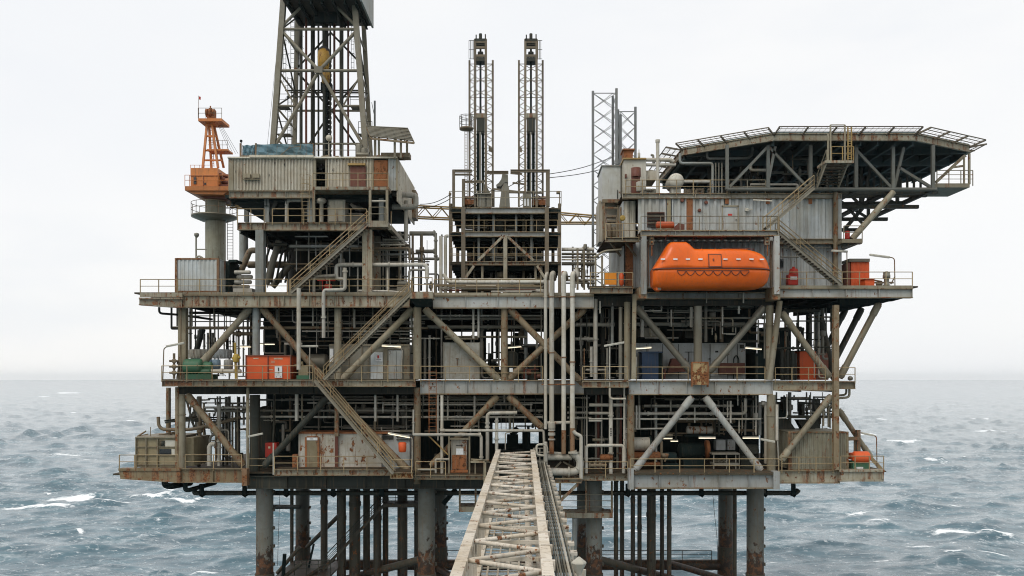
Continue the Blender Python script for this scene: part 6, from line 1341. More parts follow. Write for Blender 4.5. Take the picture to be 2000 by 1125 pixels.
t.part('wall', MB().pb(643, 673, 800, 741, .9, 4.5), GALV); t.part('wall_rib', MB().pb(655, 674, 658, 741, .8, .9).pb(680, 674, 682, 741, .8, .9).pb(706, 674, 708, 741, .8, .9).pb(718, 674, 720.5, 741, .8, .9).pb(749, 674, 756, 741, .8, .9).pb(789, 674, 800, 741, .8, .9).pb(643, 672, 800, 675.5, .75, .9), STEEL)
d = t.part('door', MB().pb(759, 684, 786, 740, .8, .9), WALLG); d.part('door_handle', MB().pb(771, 713, 775, 714.5, .74, .8), INK); d.part('door_edge', MB().pb(773.5, 686, 774.2, 740, .78, .8).pb(757.6, 682.5, 787, 684, .76, .9), DUSK); t.part('door', MB().pb(724, 688, 748, 740, .82, .9), WALLG)
s = t.part('notice', MB().pb(733, 688, 747, 706, .74, .80), SIGNW); s.part('red_mark', MB().pb(737, 694, 740.5, 700, .72, .74), REDI); s.part('grey_text', text_bits(MB(), 735, 745, 702, 1, .725, 8), INK); t.part('notice', MB().pb(644, 681, 651, 707, .78, .84), SIGNW)
t.part('cable_conduit', MB().pipe([P(784, 740, .7), P(786, 682, .7), P(770, 678, .7)], .05, .2, 6), PIPE)
fluor('strip light over the switch room doors', 746, 675, 783, 677, .2, True)
t = Thing('blotchy_panel', 'tall blotchy grey steel panel standing on the mezzanine left of centre', 'panel'); t.part('plate', MB().pb(866, 669, 937, 741, .5, .8), paint('blotchy_zinc_plate', (.40, .42, .42), .28, .1, 1.0)); t.part('edge_strip', MB().pb(865, 668, 867, 741, .45, .5).pb(936, 668, 938, 741, .45, .5), GALV); t.part('lift_lug', MB().tube(P(893, 700, .42), P(893, 714, .42), .03).tube(P(890, 700, .42), P(896, 700, .42), .03), POST)
one('small_notice', 'tiny white notice on the mezzanine rail by the centre post', 'sign', MB().pb(995, 719, 1001.5, 726.5, -.5, -.47).pb(998, 720.5, 999, 724, -.52, -.5), SIGNW)
fluor('yellowish strip light hanging in the centre bay', 992, 679, 1024, 676, 3.5, True); fluor('strip light deeper in the centre bay by the risers', 1030, 676, 1056, 676, 5, True)
one('centre_pump', 'dark motor with a finned top in the centre bay behind the mezzanine rail', 'motor', MB().drum(P(1000, 732, 3), P(1000, 690, 3), .42, 14).pb(990, 730, 1012, 741, 2.5, 3.6).tube(P(1010, 690, 3), P(1010, 741, 3), .1).drum(P(1040, 741, 4), P(1040, 700, 4), .5, 14), DUSK)
one('centre_pump', 'squat dark machine in front of the bright centre gap', 'machine', MB().pb(945, 722, 978, 741, 4, 5.5).drum(P(950, 720, 4.5), P(972, 720, 4.5), .36, 12).tube(P(956, 714, 4.5), P(956, 690, 4.5), .14).drum(P(960, 712, 4.3), P(968, 708, 4.3), .18, 8), DARK)
one('valve_skid', 'dim red and brown valves behind the mezzanine rail near the risers', 'valves', MB().drum(P(1030, 728, 2), P(1036, 728, 2), .22, 8).tube(P(1024, 741, 2), P(1024, 716, 2), .08).tube(P(1045, 741, 2.2), P(1045, 712, 2.2), .08).tube(P(1020, 722, 2), P(1052, 722, 2), .06).drum(P(1050, 735, 2), P(1055, 735, 2), .2, 8), BROWN)
# under the lifeboat
t = Thing('equipment_room', 'long pale grey equipment room with doors under the lifeboat', 'cabin'); t.part('wall', MB().pb(1238, 670, 1456, 741, 4.6, 8), WALLG)
d = t.part('door', MB().pb(1388, 673, 1420, 735, 4.5, 4.6), WALLG); d.part('sign_plate', MB().pb(1397, 685, 1403, 688.5, 4.47, 4.5), INK); m = MB()
for x in (1262, 1294, 1325, 1356, 1386.5, 1421, 1440): m.pb(x, 672, x + .8, 740, 4.55, 4.6)
m.pb(1345, 688, 1346, 706, 4.5, 4.6).pb(1338, 687, 1356, 688, 4.5, 4.6).pb(1446, 673, 1453, 680, 4.4, 4.6).pb(1385, 700, 1388, 702, 4.4, 4.6); t.part('panel_seam', m, DUSK); t.part('base_panel', MB().pb(1405, 709, 1455, 731, 3.9, 4.5), BROWN)
t.part('cable_loop', MB().pipe([P(1433, 740, 4.3), P(1433, 700, 4.3), P(1438, 693, 4.3), P(1443, 700, 4.3), P(1443, 715, 4.3)], .05, .2, 6), DARK)
one('ceiling_unit', 'pale boxy air unit hung high under the lifeboat deck near the bow', 'air unit', MB().pb(1250, 640, 1289, 658, 4, 6), GALV); one('ceiling_unit', 'grey boxy air unit hung high under the lifeboat deck behind the perforated post', 'air unit', MB().pb(1339, 640, 1382, 660, 4.5, 6), DUSK)
t = Thing('blue_bin', 'tall dark blue skip bin under the lifeboat', 'bin'); t.part('body', MB().pb(1254, 689, 1286, 741, 2.2, 4), BLUE); t.part('lid', MB().pb(1252, 686.5, 1294, 689, 2.1, 4.1), BLUE); t.part('side', MB().pb(1286.3, 689, 1293, 741, 2.5, 4), DARK)
one('drain_hopper', 'brown cone-shaped hopper between the blue bin and the sloping brace', 'hopper', MB().pp([(1313, 700), (1340, 700), (1340, 726), (1304, 728)], 3.2, 4.2).pb(1296, 741, 1300, 720, 3, 3.2), BROWN)
one('white_bottle', 'white gas bottle beside the corner post near the blue bin', 'bottle', MB().drum(P(1241, 737, 1.5), P(1241, 698, 1.5), .16, 12), WHITE)
t = Thing('rusty_plate', 'hanging square plate eaten by rust in the middle of the mezzanine girder', 'plate'); t.part('plate', MB().pb(1352.5, 708, 1382.5, 752, -1.15, -.85), RUSTY); t.part('edge', MB().pb(1351, 707, 1353, 755, -1.2, -.8).pb(1382, 707, 1384, 756, -1.2, -.8).pb(1353, 706.5, 1382, 708.6, -1.2, -.8), RUSTO)
fluor('glowing strip light beside the bow-end post under the lifeboat', 1238, 681, 1272, 678.5, .8, True); fluor('glowing strip light beside the stern-end post under the lifeboat', 1456, 679, 1487, 682, .8, True); fluor('strip light on a crooked white pole by the riser balcony', 1180, 676, 1219, 669, -1.4, False, [(1191, 674), (1191, 762)])
one('hanging_lamp', 'small amber-lit tray hung under the lifeboat deck near the stern post', 'lamp', MB().pb(1421, 651, 1437, 653.5, 2, 2.6).tube(P(1411, 652, 2), P(1411, 600, 2), .05).tube(P(1411, 652, 2), P(1437, 652, 2), .04).tube(P(1437, 652, 2), P(1437, 636, 2), .04), LAMPW)
t = Thing('red_cabinet', 'tall dim red cabinet at the end of the mezzanine', 'cabinet'); t.part('body', MB().pb(1562, 686, 1594, 742, 4, 6), REDP); t.part('side_panel', MB().pb(1594.3, 690, 1618, 742, 4.3, 6), BROWN); t.part('lid', MB().pb(1560, 684, 1596, 686, 3.9, 6), DARK)
m = MB()
for k, x in enumerate((1527, 1532, 1538, 1543, 1548, 1553)): m.drum(P(x, 741, 2.5 + k % 2), P(x, 684 + (k*5) % 9, 2.5 + k % 2), .15, 10)
one('gas_bottle_rack', 'rack of dark upright bottles beside the red end cabinet', 'bottle rack', m, DUSK)
one('cabinet_block', 'dark squat machine filling the bay behind the leaning round post', 'machine', MB().pb(1475, 690, 1500, 741, 4, 7).pb(1506, 672, 1526, 741, 6, 8), DARK)
one('round_lamp', 'small round lamp on the rail at the mezzanine tip', 'lamp', MB().lathe(P(1661, 739, .2), [(.05, -.15), (.18, -.1), (.2, .1), (.05, .15)], 12, 'y'), GALV)
one_pipe('bent drain pipe below the mezzanine tip, the outer one', [(1659, 758), (1659, 776), (1634, 778)], .6, .10, STEEL, .3); one_pipe('bent drain pipe below the mezzanine tip, the inner one', [(1653, 758), (1653, 771), (1632, 773)], 1.0, .09, STEEL, .3)
t = Thing('mid_gantry', 'long brown catwalk beam hung between the main and mezzanine decks', 'catwalk')
t.part('floor_plate', MB().pb(337, 637.5, 640, 642, 2.2, 3.4).pb(642, 639, 835, 642.5, 2.2, 3.4), POST); m = MB()
for x in (346, 375, 418, 508, 545, 583, 612, 640, 690, 728, 764, 810): m.bar(P(x, 637, 2.3), P(x, 598, 2.3), .10, .10, (0,1,0))
t.part('hanger_post', m, STEEL); m = MB()
for y in (617, 628): m.tube(P(350, y, 2.3), P(830, y, 2.3), .05, n=6)
t.part('guard_rail', m, PIPEG); m = MB().pipe([P(311, 600, 1.5), P(311, 612, 1.5), P(352, 615, 2.2), P(415, 624, 4)], .10, .3, 8).pipe([P(335, 600, 1.8), P(335, 642, 1.8), P(352, 642, 1.8)], .09, .1, 8); t.part('outrigger_pipe', m, DUSK)
# pipe runs between the decks
def runs(items, where, group, mat=None, fr='from the top'):
    n = len(items)
    for k, (x0, x1, y, r, d, mt) in enumerate(items):
        m = MB().tube(P(x0, y, d), P(x1, y, d), r, n=10)
        t = Thing('process_pipe', f'{nth(k, n, "topmost", "lowest", fr)} of the level pipes {where}', 'pipe', group); t.part('pipe_run', m, mt)
        q = random.Random(int(x0 + y*3))
        for j in range(2 + int((x1 - x0)/170)): t.part('pipe_clamp', flanged(MB(), q.uniform(x0 + 6, x1 - 6), y, d, r*1.5, 'x', .14), mt)
def drops(items, where, group):
    n = len(items); items = sorted(items)
    for k, (x, y0, y1, r, d, mt) in enumerate(items): one('hanger_pipe', f'{nth(k, n)} of the thin upright pipes {where}', 'pipe', MB().tube(P(x, y0, d), P(x, y1, d), r, n=8).tube(P(x, (y0+y1)/2 - .8, d), P(x, (y0+y1)/2 + .8, d), r*1.6, n=8), mt, group)
runs([(440, 820, 606, .09, 4.2, PIPEG), (370, 820, 611, .12, 3.6, DUSK), (640, 830, 632, .07, 1.6, PIPEG), (590, 815, 647, .06, 1.3, PIPE), (455, 500, 652, .16, 2.6, PIPEB), (520, 600, 657, .10, 3, DUSK), (650, 760, 659, .06, 2, PIPEG), (780, 860, 661, .06, 1.0, PIPE)], 'above the switch room', 'pipe runs over the switch room')
runs([(820, 1060, 616.5, .07, 1.2, PIPE), (820, 1060, 622, .14, 2.0, PIPEG), (835, 1060, 638.5, .16, 2.6, PIPEG), (868, 1030, 658, .10, 3.2, STEEL), (870, 934, 662, .06, 1.2, STEEL)], 'under the main deck in the centre bay', 'pipe runs in the centre bay')
runs([(1124, 1160, 620, .10, 2, DUSK), (1124, 1200, 634, .17, 2.2, PIPE), (1124, 1158, 662, .13, 1.4, PIPE), (1124, 1158, 684, .06, 2, PIPEG)], 'behind the small riser balcony', 'pipe runs behind the riser balcony')
runs([(1240, 1470, 601, .10, 2.4, DUSK), (1258, 1293, 607, .07, 1.4, PIPE), (1420, 1472, 599, .06, 1.2, PIPEG), (1240, 1496, 621, .08, 2.0, PIPEG), (1240, 1455, 633, .18, 3, PIPEG), (1260, 1325, 660, .07, 3.4, PIPE)], 'high under the lifeboat deck', 'pipe runs under the lifeboat')
runs([(1510, 1600, 607, .14, 2.5, DUSK), (1512, 1625, 627, .06, 2, DUSK), (1515, 1570, 643, .16, 4, DUSK), (1512, 1570, 680, .10, 3, DUSK), (1580, 1632, 678, .05, 3, DUSK)], 'under the wide end deck', 'pipe runs under the end deck')
r = random.Random(17)
drops([(399, 652, 700, .10, 5, PIPEG), (406, 650, 690, .10, 6, PIPE), (417, 650, 690, .18, 6.5, PIPEG), (438, 648, 700, .07, 4, PIPE), (466, 640, 722, .10, 3, PIPEG), (476, 645, 720, .06, 5, PIPE), (444, 645, 690, .14, 7, DUSK), (388, 645, 720, .12, 9, DUSK), (372, 602, 700, .13, 12, DUSK), (456, 645, 690, .1, 9, DUSK), (486, 648, 695, .08, 8, PIPEG)], 'behind the green pump', 'upright pipes behind the green pump')
drops([(611, 600, 636, .06, 1.0, PIPE), (641, 620, 660, .04, 1.0, PIPEG), (692, 604, 640, .10, 1.6, PIPE), (762, 622, 672, .05, .8, PIPEG), (803, 605, 640, .08, 1.4, PIPE), (541, 605, 660, .05, 2, PIPE), (557, 672, 740, .12, 4, GALV), (569, 672, 740, .13, 4.3, PIPEG)], 'around the middle stair', 'upright pipes around the middle stair')
drops([(830, 660, 741, .12, 2.2, PIPEG), (839, 655, 741, .10, 1.8, PIPE), (862, 622, 655, .05, 1, PIPE), (924.5, 602, 661, .10, .8, PIPE), (934.5, 602, 659, .10, .9, PIPE), (955, 670, 740, .05, 3, DUSK), (1027, 640, 741, .16, 3.6, STEELB), (1049, 655, 700, .10, 2.5, PIPE), (945, 640, 741, .22, 9, DARK), (972, 640, 700, .12, 9.5, DARK), (1008, 650, 741, .3, 8, DARK), (880, 605, 625, .04, 1, PIPEG), (1057, 600, 740, .05, 1, PIPEG)], 'by the blotchy grey panel', 'upright pipes in the centre bay')
drops([(1134, 610, 700, .05, 1, PIPEG), (1146, 612, 690, .05, 1.6, DUSK), (1155, 677, 736, .13, .6, PIPE), (1163, 584, 741, .18, -.2, PIPE), (1172, 588, 612, .07, -.6, PIPE), (1178, 640, 741, .2, 4, DUSK), (1196, 592, 672, .14, .6, STEELB), (1186, 680, 741, .09, .4, PIPEG), (1212, 600, 741, .16, -.2, PIPEG), (1219, 620, 741, .08, 0, DUSK), (1141, 680, 741, .04, -.8, POST)], 'around the small riser balcony', 'upright pipes at the riser balcony')
drops([(1292, 595, 607, .06, 1.4, PIPE), (1311, 605, 638, .07, 1.2, PIPE), (1320, 580, 605, .04, .8, DUSK), (1350, 600, 639, .13, 1, PIPE), (1356, 612, 708, .06, .2, PIPEG), (1380, 570, 592, .05, -.2, PIPEG), (1391, 640, 654, .05, 2, PIPE), (1411, 600, 632, .08, 1, PIPE), (1443, 596, 613, .09, .9, PIPE), (1452, 572, 592, .06, -.2, PIPE), (1481, 625, 672, .07, 1.5, PIPE), (1493, 600, 700, .06, .6, PIPEG), (1478, 696, 741, .12, 3, DUSK)], 'under the lifeboat', 'upright pipes under the lifeboat')
drops([(1538, 645, 690, .14, 6, DUSK), (1557, 630, 680, .1, 5, DUSK), (1567, 640, 690, .16, 8, DUSK), (1598, 606, 742, .40, 7, STEELB), (1606, 652, 742, .06, 4.4, PIPEG), (1580, 610, 690, .3, 11, DUSK), (1625, 600, 630, .04, 4, DUSK), (1613, 600, 628, .05, 3, DUSK)], 'under the wide end deck', 'upright pipes under the end deck')

# ------------------------------------------------------------------ cellar level
for lab, x0, x1, ya, yb, d in (('added shade backdrop behind the peeling white cabin', 520, 815, 748, 915, 11), ('added shade backdrop behind the rusty white panel', 815, 962, 748, 912, 11.5), ('added shade backdrop right of the bridge gap', 1052, 1210, 748, 912, 11.8), ('added shade backdrop behind the pump bay', 1210, 1482, 748, 908, 12.4), ('added upper shade backdrop over the bridge gap', 962, 1052, 748, 826, 11.6), ('added low shade backdrop below the bridge gap', 962, 1052, 866, 908, 11.6), ('added shade backdrop above the rust-edged container', 1486, 1536, 785, 900, 10)):
    one('shade_backdrop', lab, 'shade_backdrop', MB().pb(x0, ya, x1, yb, d, d + .2), DARK, kind='thing')  # added dark sheets make the lowest bays read as shaded
t = Thing('olive_cabin', 'olive-beige framed cabin with air units at the tip of the lowest deck', 'cabin')
t.part('wall', MB().pb(266, 856, 343, 912, -.4, 4), OLIVE); m = MB()
for x in (265, 285, 307, 344): m.pb(x - 1, 853, x + 1, 915, -.55, -.4)
for y in (873, 889, 908): m.pb(266, y - .8, 344, y + .8, -.5, -.4)
m.pb(264, 853, 346, 856, -.6, 4.2); t.part('frame', m, STEEL); t.part('window_panel', MB().pb(311, 877, 334, 888, -.45, -.4), GLASSD); t.part('air_unit', MB().pb(311, 861, 321, 872, -.5, -.4).lathe(P(316, 866.5, -.5), [(.05, -.02), (.17, -.02), (.17, .01)], 12, 'y'), DUSK); t.part('white_panel', MB().pb(322, 860, 342, 872, -.44, -.4).pb(335, 877, 342, 888, -.44, -.4), WHITE); t.part('side_bay', MB().pb(361, 855, 378, 910, .3, 4), OLIVE)
t.part('roof_clutter', MB().tube(P(269, 852, .2), P(285, 842, .2), .07).tube(P(294, 853, 0), P(294, 834, 0), .03).bar(P(304, 852, 1), P(345, 843, 2), .1, .1).bar(P(310, 849, 2), P(360, 846, 2.5), .12, .1).bar(P(325, 853, 1), P(350, 840, 3), .06, .06).bar(P(268, 855, 3), P(290, 850, 3), .06, .3), POST)
one_pipe('brown pipe with an upturned open end above the olive cabin', [(309, 814), (310, 832), (318, 839), (372, 839), (420, 829, 1.5), (470, 815, 3)], 1.2, .14, PIPEB, .5)
m = MB()
for k in range(7): a = P(322 + k*5, 826 - k*2, 1 + k*.5); m.bar(a, P(380 + k*14, 812 + (k*9) % 14, 2 + k*.7), .10, .12)
m.bar(P(364, 780, 3), P(380, 838, 3), .16, .12).bar(P(374, 780, 4), P(368, 838, 4), .1, .1).bar(P(322, 822, 1), P(396, 812, 4), .14, .14)
for k in range(8): m.bar(P(380 + k*12, 800 + k*2, 5), P(384 + k*12, 838, 6), .06, .06)
one('scaffold_bundle', 'loose bundle of dark scaffold bars and trays behind the corner column', 'scaffold', m, DUSK)
one_pipe('white gooseneck pipe on the lowest deck behind the rail', [(409, 910), (409, 872), (413, 867), (420, 868)], 1, .2, PIPE, .5); one_pipe('second, taller white gooseneck behind the first', [(410, 882), (410, 852), (424, 846)], 2, .12, PIPEG, .4); one_pipe('upright white valve pipe on the lowest deck beside the goosenecks', [(428, 910), (428, 790)], 1.3, .15, PIPE, fl=((428, 874, 'z'), (428, 862, 'z'), (428, 900, 'z'), (428, 826, 'z'))); one_pipe('slim white pipe bridging over the gooseneck', [(430, 840), (446, 840), (447, 890)], 1.6, .06, PIPE, .2)
for k, (x, r, d) in enumerate(((398, .17, 4), (388, .10, 7), (442, .1, 5), (454, .14, 6), (466, .09, 4), (463, .2, 9), (436, .16, 8))): one('process_pipe', f'{nth(k, 7)} of the uprights standing behind the white goosenecks', 'pipe', MB().tube(P((388, 398, 436, 442, 454, 463, 466)[k], 912, d), P((388, 398, 436, 442, 454, 463, 466)[k], 775 + 12*(k % 3), d), r), (PIPEG, STEEL, DUSK)[k % 3], 'uprights behind the goosenecks')
one('process_vessel', 'tall dark green-grey vessel behind the red cabinet', 'vessel', MB().drum(P(521, 912, 4), P(521, 800, 4), .75, 20), DUSK)
t = Thing('fire_hose_cabinet', 'red hose cabinet in the dark bay beside the peeling white cabin', 'cabinet'); t.part('body', MB().pb(518, 865, 540, 893, 1.2, 2), FIRE); t.part('label_panel', MB().pb(524, 872, 528, 876, 1.16, 1.2), CREAMT)
one_pipe('dark crooked cable pipe dropping to the red hose cabinet', [(535, 772), (535, 835), (533, 864)], 1.4, .08, DUSK)
fluor('white strip light on the tall pole left of the red hose cabinet', 485, 853, 513, 847, -.8, False, [(482, 853), (481, 920)]); one('light_pole', 'pale pole standing at the corner of the peeling cabin walkway', 'pole', MB().bar(P(534, 927, -.9), P(534, 865, -.9), .10, .10, (0,1,0)), PIPE)
one('chemical_drum', 'white gas bottle in the dark beside the red hose cabinet', 'bottle', MB().drum(P(553, 868, 4), P(553, 830, 4), .13, 10).drum(P(563, 880, 4), P(563, 850, 4), .2, 10), PIPE); one('rusty_locker', 'small rust-streaked locker at the end of the peeling white cabin', 'locker', MB().pb(571, 888, 580, 917, .1, .8), RUSTO)
t = Thing('peeling_cabin', 'long white cabin with peeling rusty paint behind the lowest walkway', 'cabin')
t.part('wall', MB().pb(583, 847, 745, 917, .5, 3.5), PATCH); t.part('wall', MB().pb(745.3, 850, 800, 917, 1.0, 3.5), WALLG, 'greyer louvred end'); d = t.part('door', MB().pb(599, 858, 620, 915, .42, .5), OLIVE); d.part('door_frame', MB().pb(595.5, 854, 599, 916, .38, .5).pb(620, 854, 623.5, 916, .38, .5).pb(599, 852, 620, 854.5, .38, .5), RUSTO)
s = d.part('white_sign', MB().pb(599, 854.6, 620, 860, .39, .42), SIGNW); s.part('sign_text', text_bits(MB(), 606, 612, 856.6, 1.4, .375, 9, .3), INK); t.part('roof_edge', MB().pb(582, 844.5, 757, 847, .4, 3.6), RUSTO); t.part('rust_base', MB().pb(584, 912, 745, 917.5, .42, .5), RUSTO); t.part('drain_pipe', MB().pb(654, 848, 660, 914, .3, .48), BROWN)
m = MB()
for k in range(4): m.pb(747, 851 + k*2, 768, 852.2 + k*2, .9, 1.0)
m.pb(774, 851, 806, 854, .8, 1.0).pb(774, 858, 806, 859.5, .8, 1.0); t.part('louvre_slats', m, DUSK)
one('life_ring_box', 'orange life-ring canister hung beneath the lowest stair', 'life ring box', MB().lathe(P(786, 883, -.2), [(.25, 0), (.32, .1), (.34, .75), (.25, .82)], 14), ORNG if 0 else REDP)
fluor('strip light over the foot of the lowest stair', 758, 846, 800, 854, -.6, True, [(801, 854), (805, 856), (805, 935)])
one_pipe('long white pipe above the rusty panel, bending down beside the bridge', [(807, 849), (936, 849), (940, 853), (940, 898)], -1.0, .13, PIPE, .3, fl=((940, 893, 'z'), (938, 849, 'x'))); one_pipe('long brownish pipe reaching across to the bridge head', [(860, 841), (1062, 841), (1063, 870)], -.6, .11, PIPE, .2, fl=((867, 841, 'x'), (919, 841, 'x')))
one_pipe('tall pale pipe beside the access ladder', [(863, 772), (863, 927)], -.4, .13, PIPE, fl=((863, 838, 'z'), (863, 899, 'z')))
t = Thing('junction_panel', 'rust-bleeding white panel cabinet standing beside the bridge head', 'cabinet'); t.part('plate', MB().pb(881, 858, 912, 918, -.3, .3), PATCH); t.part('rusty_lower_plate', MB().pb(883, 889, 911, 917, -.35, -.3), RUSTO); t.part('frame_post', MB().bar(P(877, 928, -.5), P(877, 852, -.5), .13, .13, (0,1,0)).bar(P(917, 928, -.5), P(917, 852, -.5), .13, .13, (0,1,0)).pb(879, 856, 915, 859, -.5, .3), STEEL); t.part('notice', MB().pb(891, 876, 905, 888, -.33, -.3), SIGNW); t.part('stencil_lettering', text_bits(MB(), 891, 904, 869, 2.2, -.32, 12), INK); t.part('sill', MB().pb(880, 918, 914, 923, -.5, .3), RUSTO)
one_pipe('small white pipe frame on the deck beside the foot of the lowest stair', [(816, 917), (850, 917)], -.7, .09, PIPE); one_pipe('white pipe rail with a globe valve beside the rusty panel', [(851, 924), (851, 897), (877, 897)], -.8, .09, PIPE, .1, fl=((863, 897, 'x'),))
one('scrap_gangway', 'small gangway table with tangled cables left of the bridge head', 'gangway', MB().pb(919, 901, 947, 904, -1.2, -.2).bar(P(947, 955, -1.2), P(947, 903, -1.2), .22, .22, (0,1,0)).bar(P(928, 927, -1), P(928, 904, -1), .08, .08, (0,1,0)).tube(P(920, 897, -.7), P(955, 899, -.7), .06).tube(P(925, 900, -.9), P(958, 903, -.4), .05), STEEL)
one('cable_strut', 'thin pale strut slanting beside the rusty panel', 'strut', MB().bar(P(837, 851, -.7), P(875, 888, -.7), .09, .09), BOOM)
one_pipe('white pipe turning down left of the bridge head', [(1010, 806), (956, 807), (952, 811), (952, 900)], 0, .15, PIPE, .3, fl=((952, 826, 'z'), (952, 834, 'z'))); one_pipe('white pipe standing beside the bridge head', [(970, 880), (970, 815)], .4, .14, PIPE, fl=((970, 858, 'z'), (970, 822, 'z')))
one_pipe('thin hoop pipe over the bridge entrance', [(987, 878), (987, 845), (1000, 844)], .6, .05, PIPE, .2)
one('gate_machine', 'dark machine silhouette behind the bridge entrance', 'machine', MB().pb(990, 850, 1012, 905, 8, 9.5).pb(1020, 842, 1036, 905, 8.5, 9.5).tube(P(1032, 900, 7), P(1032, 832, 7), .12).pb(975, 880, 1045, 908, 6.5, 8).drum(P(1000, 848, 8.5), P(1010, 838, 8.5), .3, 8), DARK)
# pump bay
t = Thing('cream_tank', 'cream horizontal tank on a brown cradle at the left of the pump bay', 'tank'); t.part('shell', MB().drum(P(1228, 867, 1.6), P(1268, 867, 1.6), .58, 20), PIPE); t.part('cradle', MB().pb(1234, 884, 1290, 894, 1.0, 2.4).pb(1234, 904, 1290, 908, 1.0, 2.4), RUSTO); t.part('end_flange', MB().tube(P(1268, 867, 1.6), P(1271, 867, 1.6), .66, n=20), DARK)
t = Thing('banded_tank', 'rust-banded pale tank lying high in the middle of the pump bay', 'tank'); t.part('shell', MB().drum(P(1343, 840, 4), P(1390, 840, 4), .34, 16), PATCH); m = MB()
for x in (1352, 1365, 1378): m.tube(P(x, 840, 4), P(x + 2, 840, 4), .36, n=16)
t.part('band', m, RUSTO); t.part('cradle', MB().pb(1338, 849, 1396, 853, 3.6, 4.6), DARK)
one('process_pipe', 'rusty horizontal pipe beside the banded tank', 'pipe', MB().tube(P(1404, 839, 3.6), P(1478, 841, 3.6), .12), PIPEB)
for k, x in enumerate((1407, 1429)): one('grey_box', ('wider grey box in the dark of the pump bay, left one', 'narrower grey box in the dark of the pump bay, right one')[k], 'box', MB().pb(x - 8, 859, x + 10 - 3*k, 879, 5, 6), WALLG)
one('rusty_flywheel', 'orange-rusted wheel edge standing in the pump bay', 'wheel', MB().lathe(P(1381, 877, 3), [(.3, -.11), (.78, -.13), (.78, .13), (.3, .11)], 28, 'x'), RUSTO)
m = MB().pb(1391, 885, 1445, 888, 1.2, 2.6).pb(1394, 905, 1443, 909, 1.2, 2.6)
for x in (1394, 1419, 1437, 1444): m.bar(P(x, 920, 1.3), P(x, 886, 1.3), .08, .08, (0,1,0))
t = Thing('pipe_rack', 'pale table-like rack holding small parts in the pump bay', 'rack'); t.part('frame', m, PIPEG); m = MB(); r = random.Random(3)
for k in range(14): x = r.uniform(1396, 1424); m.drum(P(x, r.uniform(896, 903), 1.8), P(x + 3, r.uniform(896, 903), 1.9), .1, 6)
t.part('small_fittings', m, GALV)
one('pump_skid', 'big dark pump hunched in the middle of the pump bay', 'pump', MB().drum(P(1330, 880, 4), P(1372, 880, 4), .7, 16).pb(1335, 895, 1376, 918, 3.4, 5).drum(P(1296, 893, 3), P(1318, 893, 3), .45, 14).pb(1290, 905, 1325, 918, 2.6, 4), DARK); one('pump_skid', 'dark finned motor on the right of the pump bay', 'motor', MB().drum(P(1450, 880, 3), P(1476, 880, 3), .55, 16).pb(1448, 890, 1480, 918, 2.6, 4).pb(1466, 876, 1480, 886, 1.4, 2), DUSK)
one('valve_tree', 'rusty valve column beside the cream tank', 'valve', MB().tube(P(1292, 918, 2), P(1292, 862, 2), .12).drum(P(1294, 890, 1.8), P(1303, 890, 1.8), .22, 10).tube(P(1298, 902, 1.8), P(1306, 886, 1.8), .08), PIPEB)
for lab, a, lit in (('glowing strip light hung in the middle of the pump bay', (1365, 855, 1397, 855, 1.2), True), ('glowing strip light hung on the right of the pump bay', (1451, 855, 1482, 855, 1.2), True), ('small strip light behind the left leg of the A-brace', (1295, 856, 1313, 856, 3.5), True), ('smaller strip light lower behind the A-brace', (1310, 861, 1324, 861, 4), True)): fluor(lab, *a, lit)
fluor('slanted strip light on a pole at the corner of the pump bay', 1486, 858, 1513, 863, -1.4, False, [(1519, 862), (1521, 925)])
one('process_pipe', 'white pipe elbow rising beside the far corner post of the pump bay', 'pipe', ppipe([(1487, 787), (1494, 788), (1497, 792), (1497, 905)], .2, .2, .4), PIPE)
t = Thing('valve_enclosure', 'white tubular hoop frame around valves beside the U-bend pipe', 'frame'); t.part('hoop', ppipe([(1145, 924), (1145, 873), (1149, 870), (1214, 870), (1218, 873), (1218, 924)], -.9, .14, .35), PIPE); t.part('flanged_pipe', MB().drum(P(1145, 909, -.6), P(1184, 909, -.6), .15, 10).tube(P(1150, 909, -.6), P(1153, 909, -.6), .24).tube(P(1160, 909, -.6), P(1163, 909, -.6), .24).tube(P(1170, 909, -.6), P(1173, 909, -.6), .24), PIPEB); t.part('rusty_valve', MB().drum(P(1174, 893, -.3), P(1195, 893, -.3), .26, 12), RUSTO)
t = one_pipe('thick white upright with black marks inside the hoop frame', [(1193, 925), (1193, 775)], -.2, .17, PIPE, fl=((1193, 885, 'z'), (1193, 812, 'z'))); t.part('black_lettering', MB().pb(1192, 836, 1194.5, 839, -.40, -.36).pb(1192, 841, 1192.8, 844, -.40, -.36).pb(1193.7, 841, 1194.5, 844, -.40, -.36).pb(1192, 846, 1194.5, 848, -.40, -.36).pb(1192, 849.5, 1194.5, 851, -.40, -.36), INK); one_pipe('slim upright at the edge of the hoop frame', [(1219, 870), (1219, 757)], -.3, .07, PIPE, fl=((1219, 815, 'z'), (1219, 860, 'z'))); one_pipe('white pipe turning in below the riser balcony', [(1191, 758), (1191, 775), (1194, 779), (1222, 779)], -1.4, .09, PIPE, .2)
t = Thing('upright_lettering', None, None) if 0 else None
for k, (y, x0, x1, r) in enumerate(((791, 1151, 1230, .14), (807, 1151, 1198, .12), (818, 1150, 1235, .07), (822, 1150, 1175, .09))): one_pipe(f'{nth(k, 4, "topmost", "lowest", "from the top")} of the white pipes stubbing out beside the hoop frame', [(x0, y), (x1, y)], .1, r, PIPE)
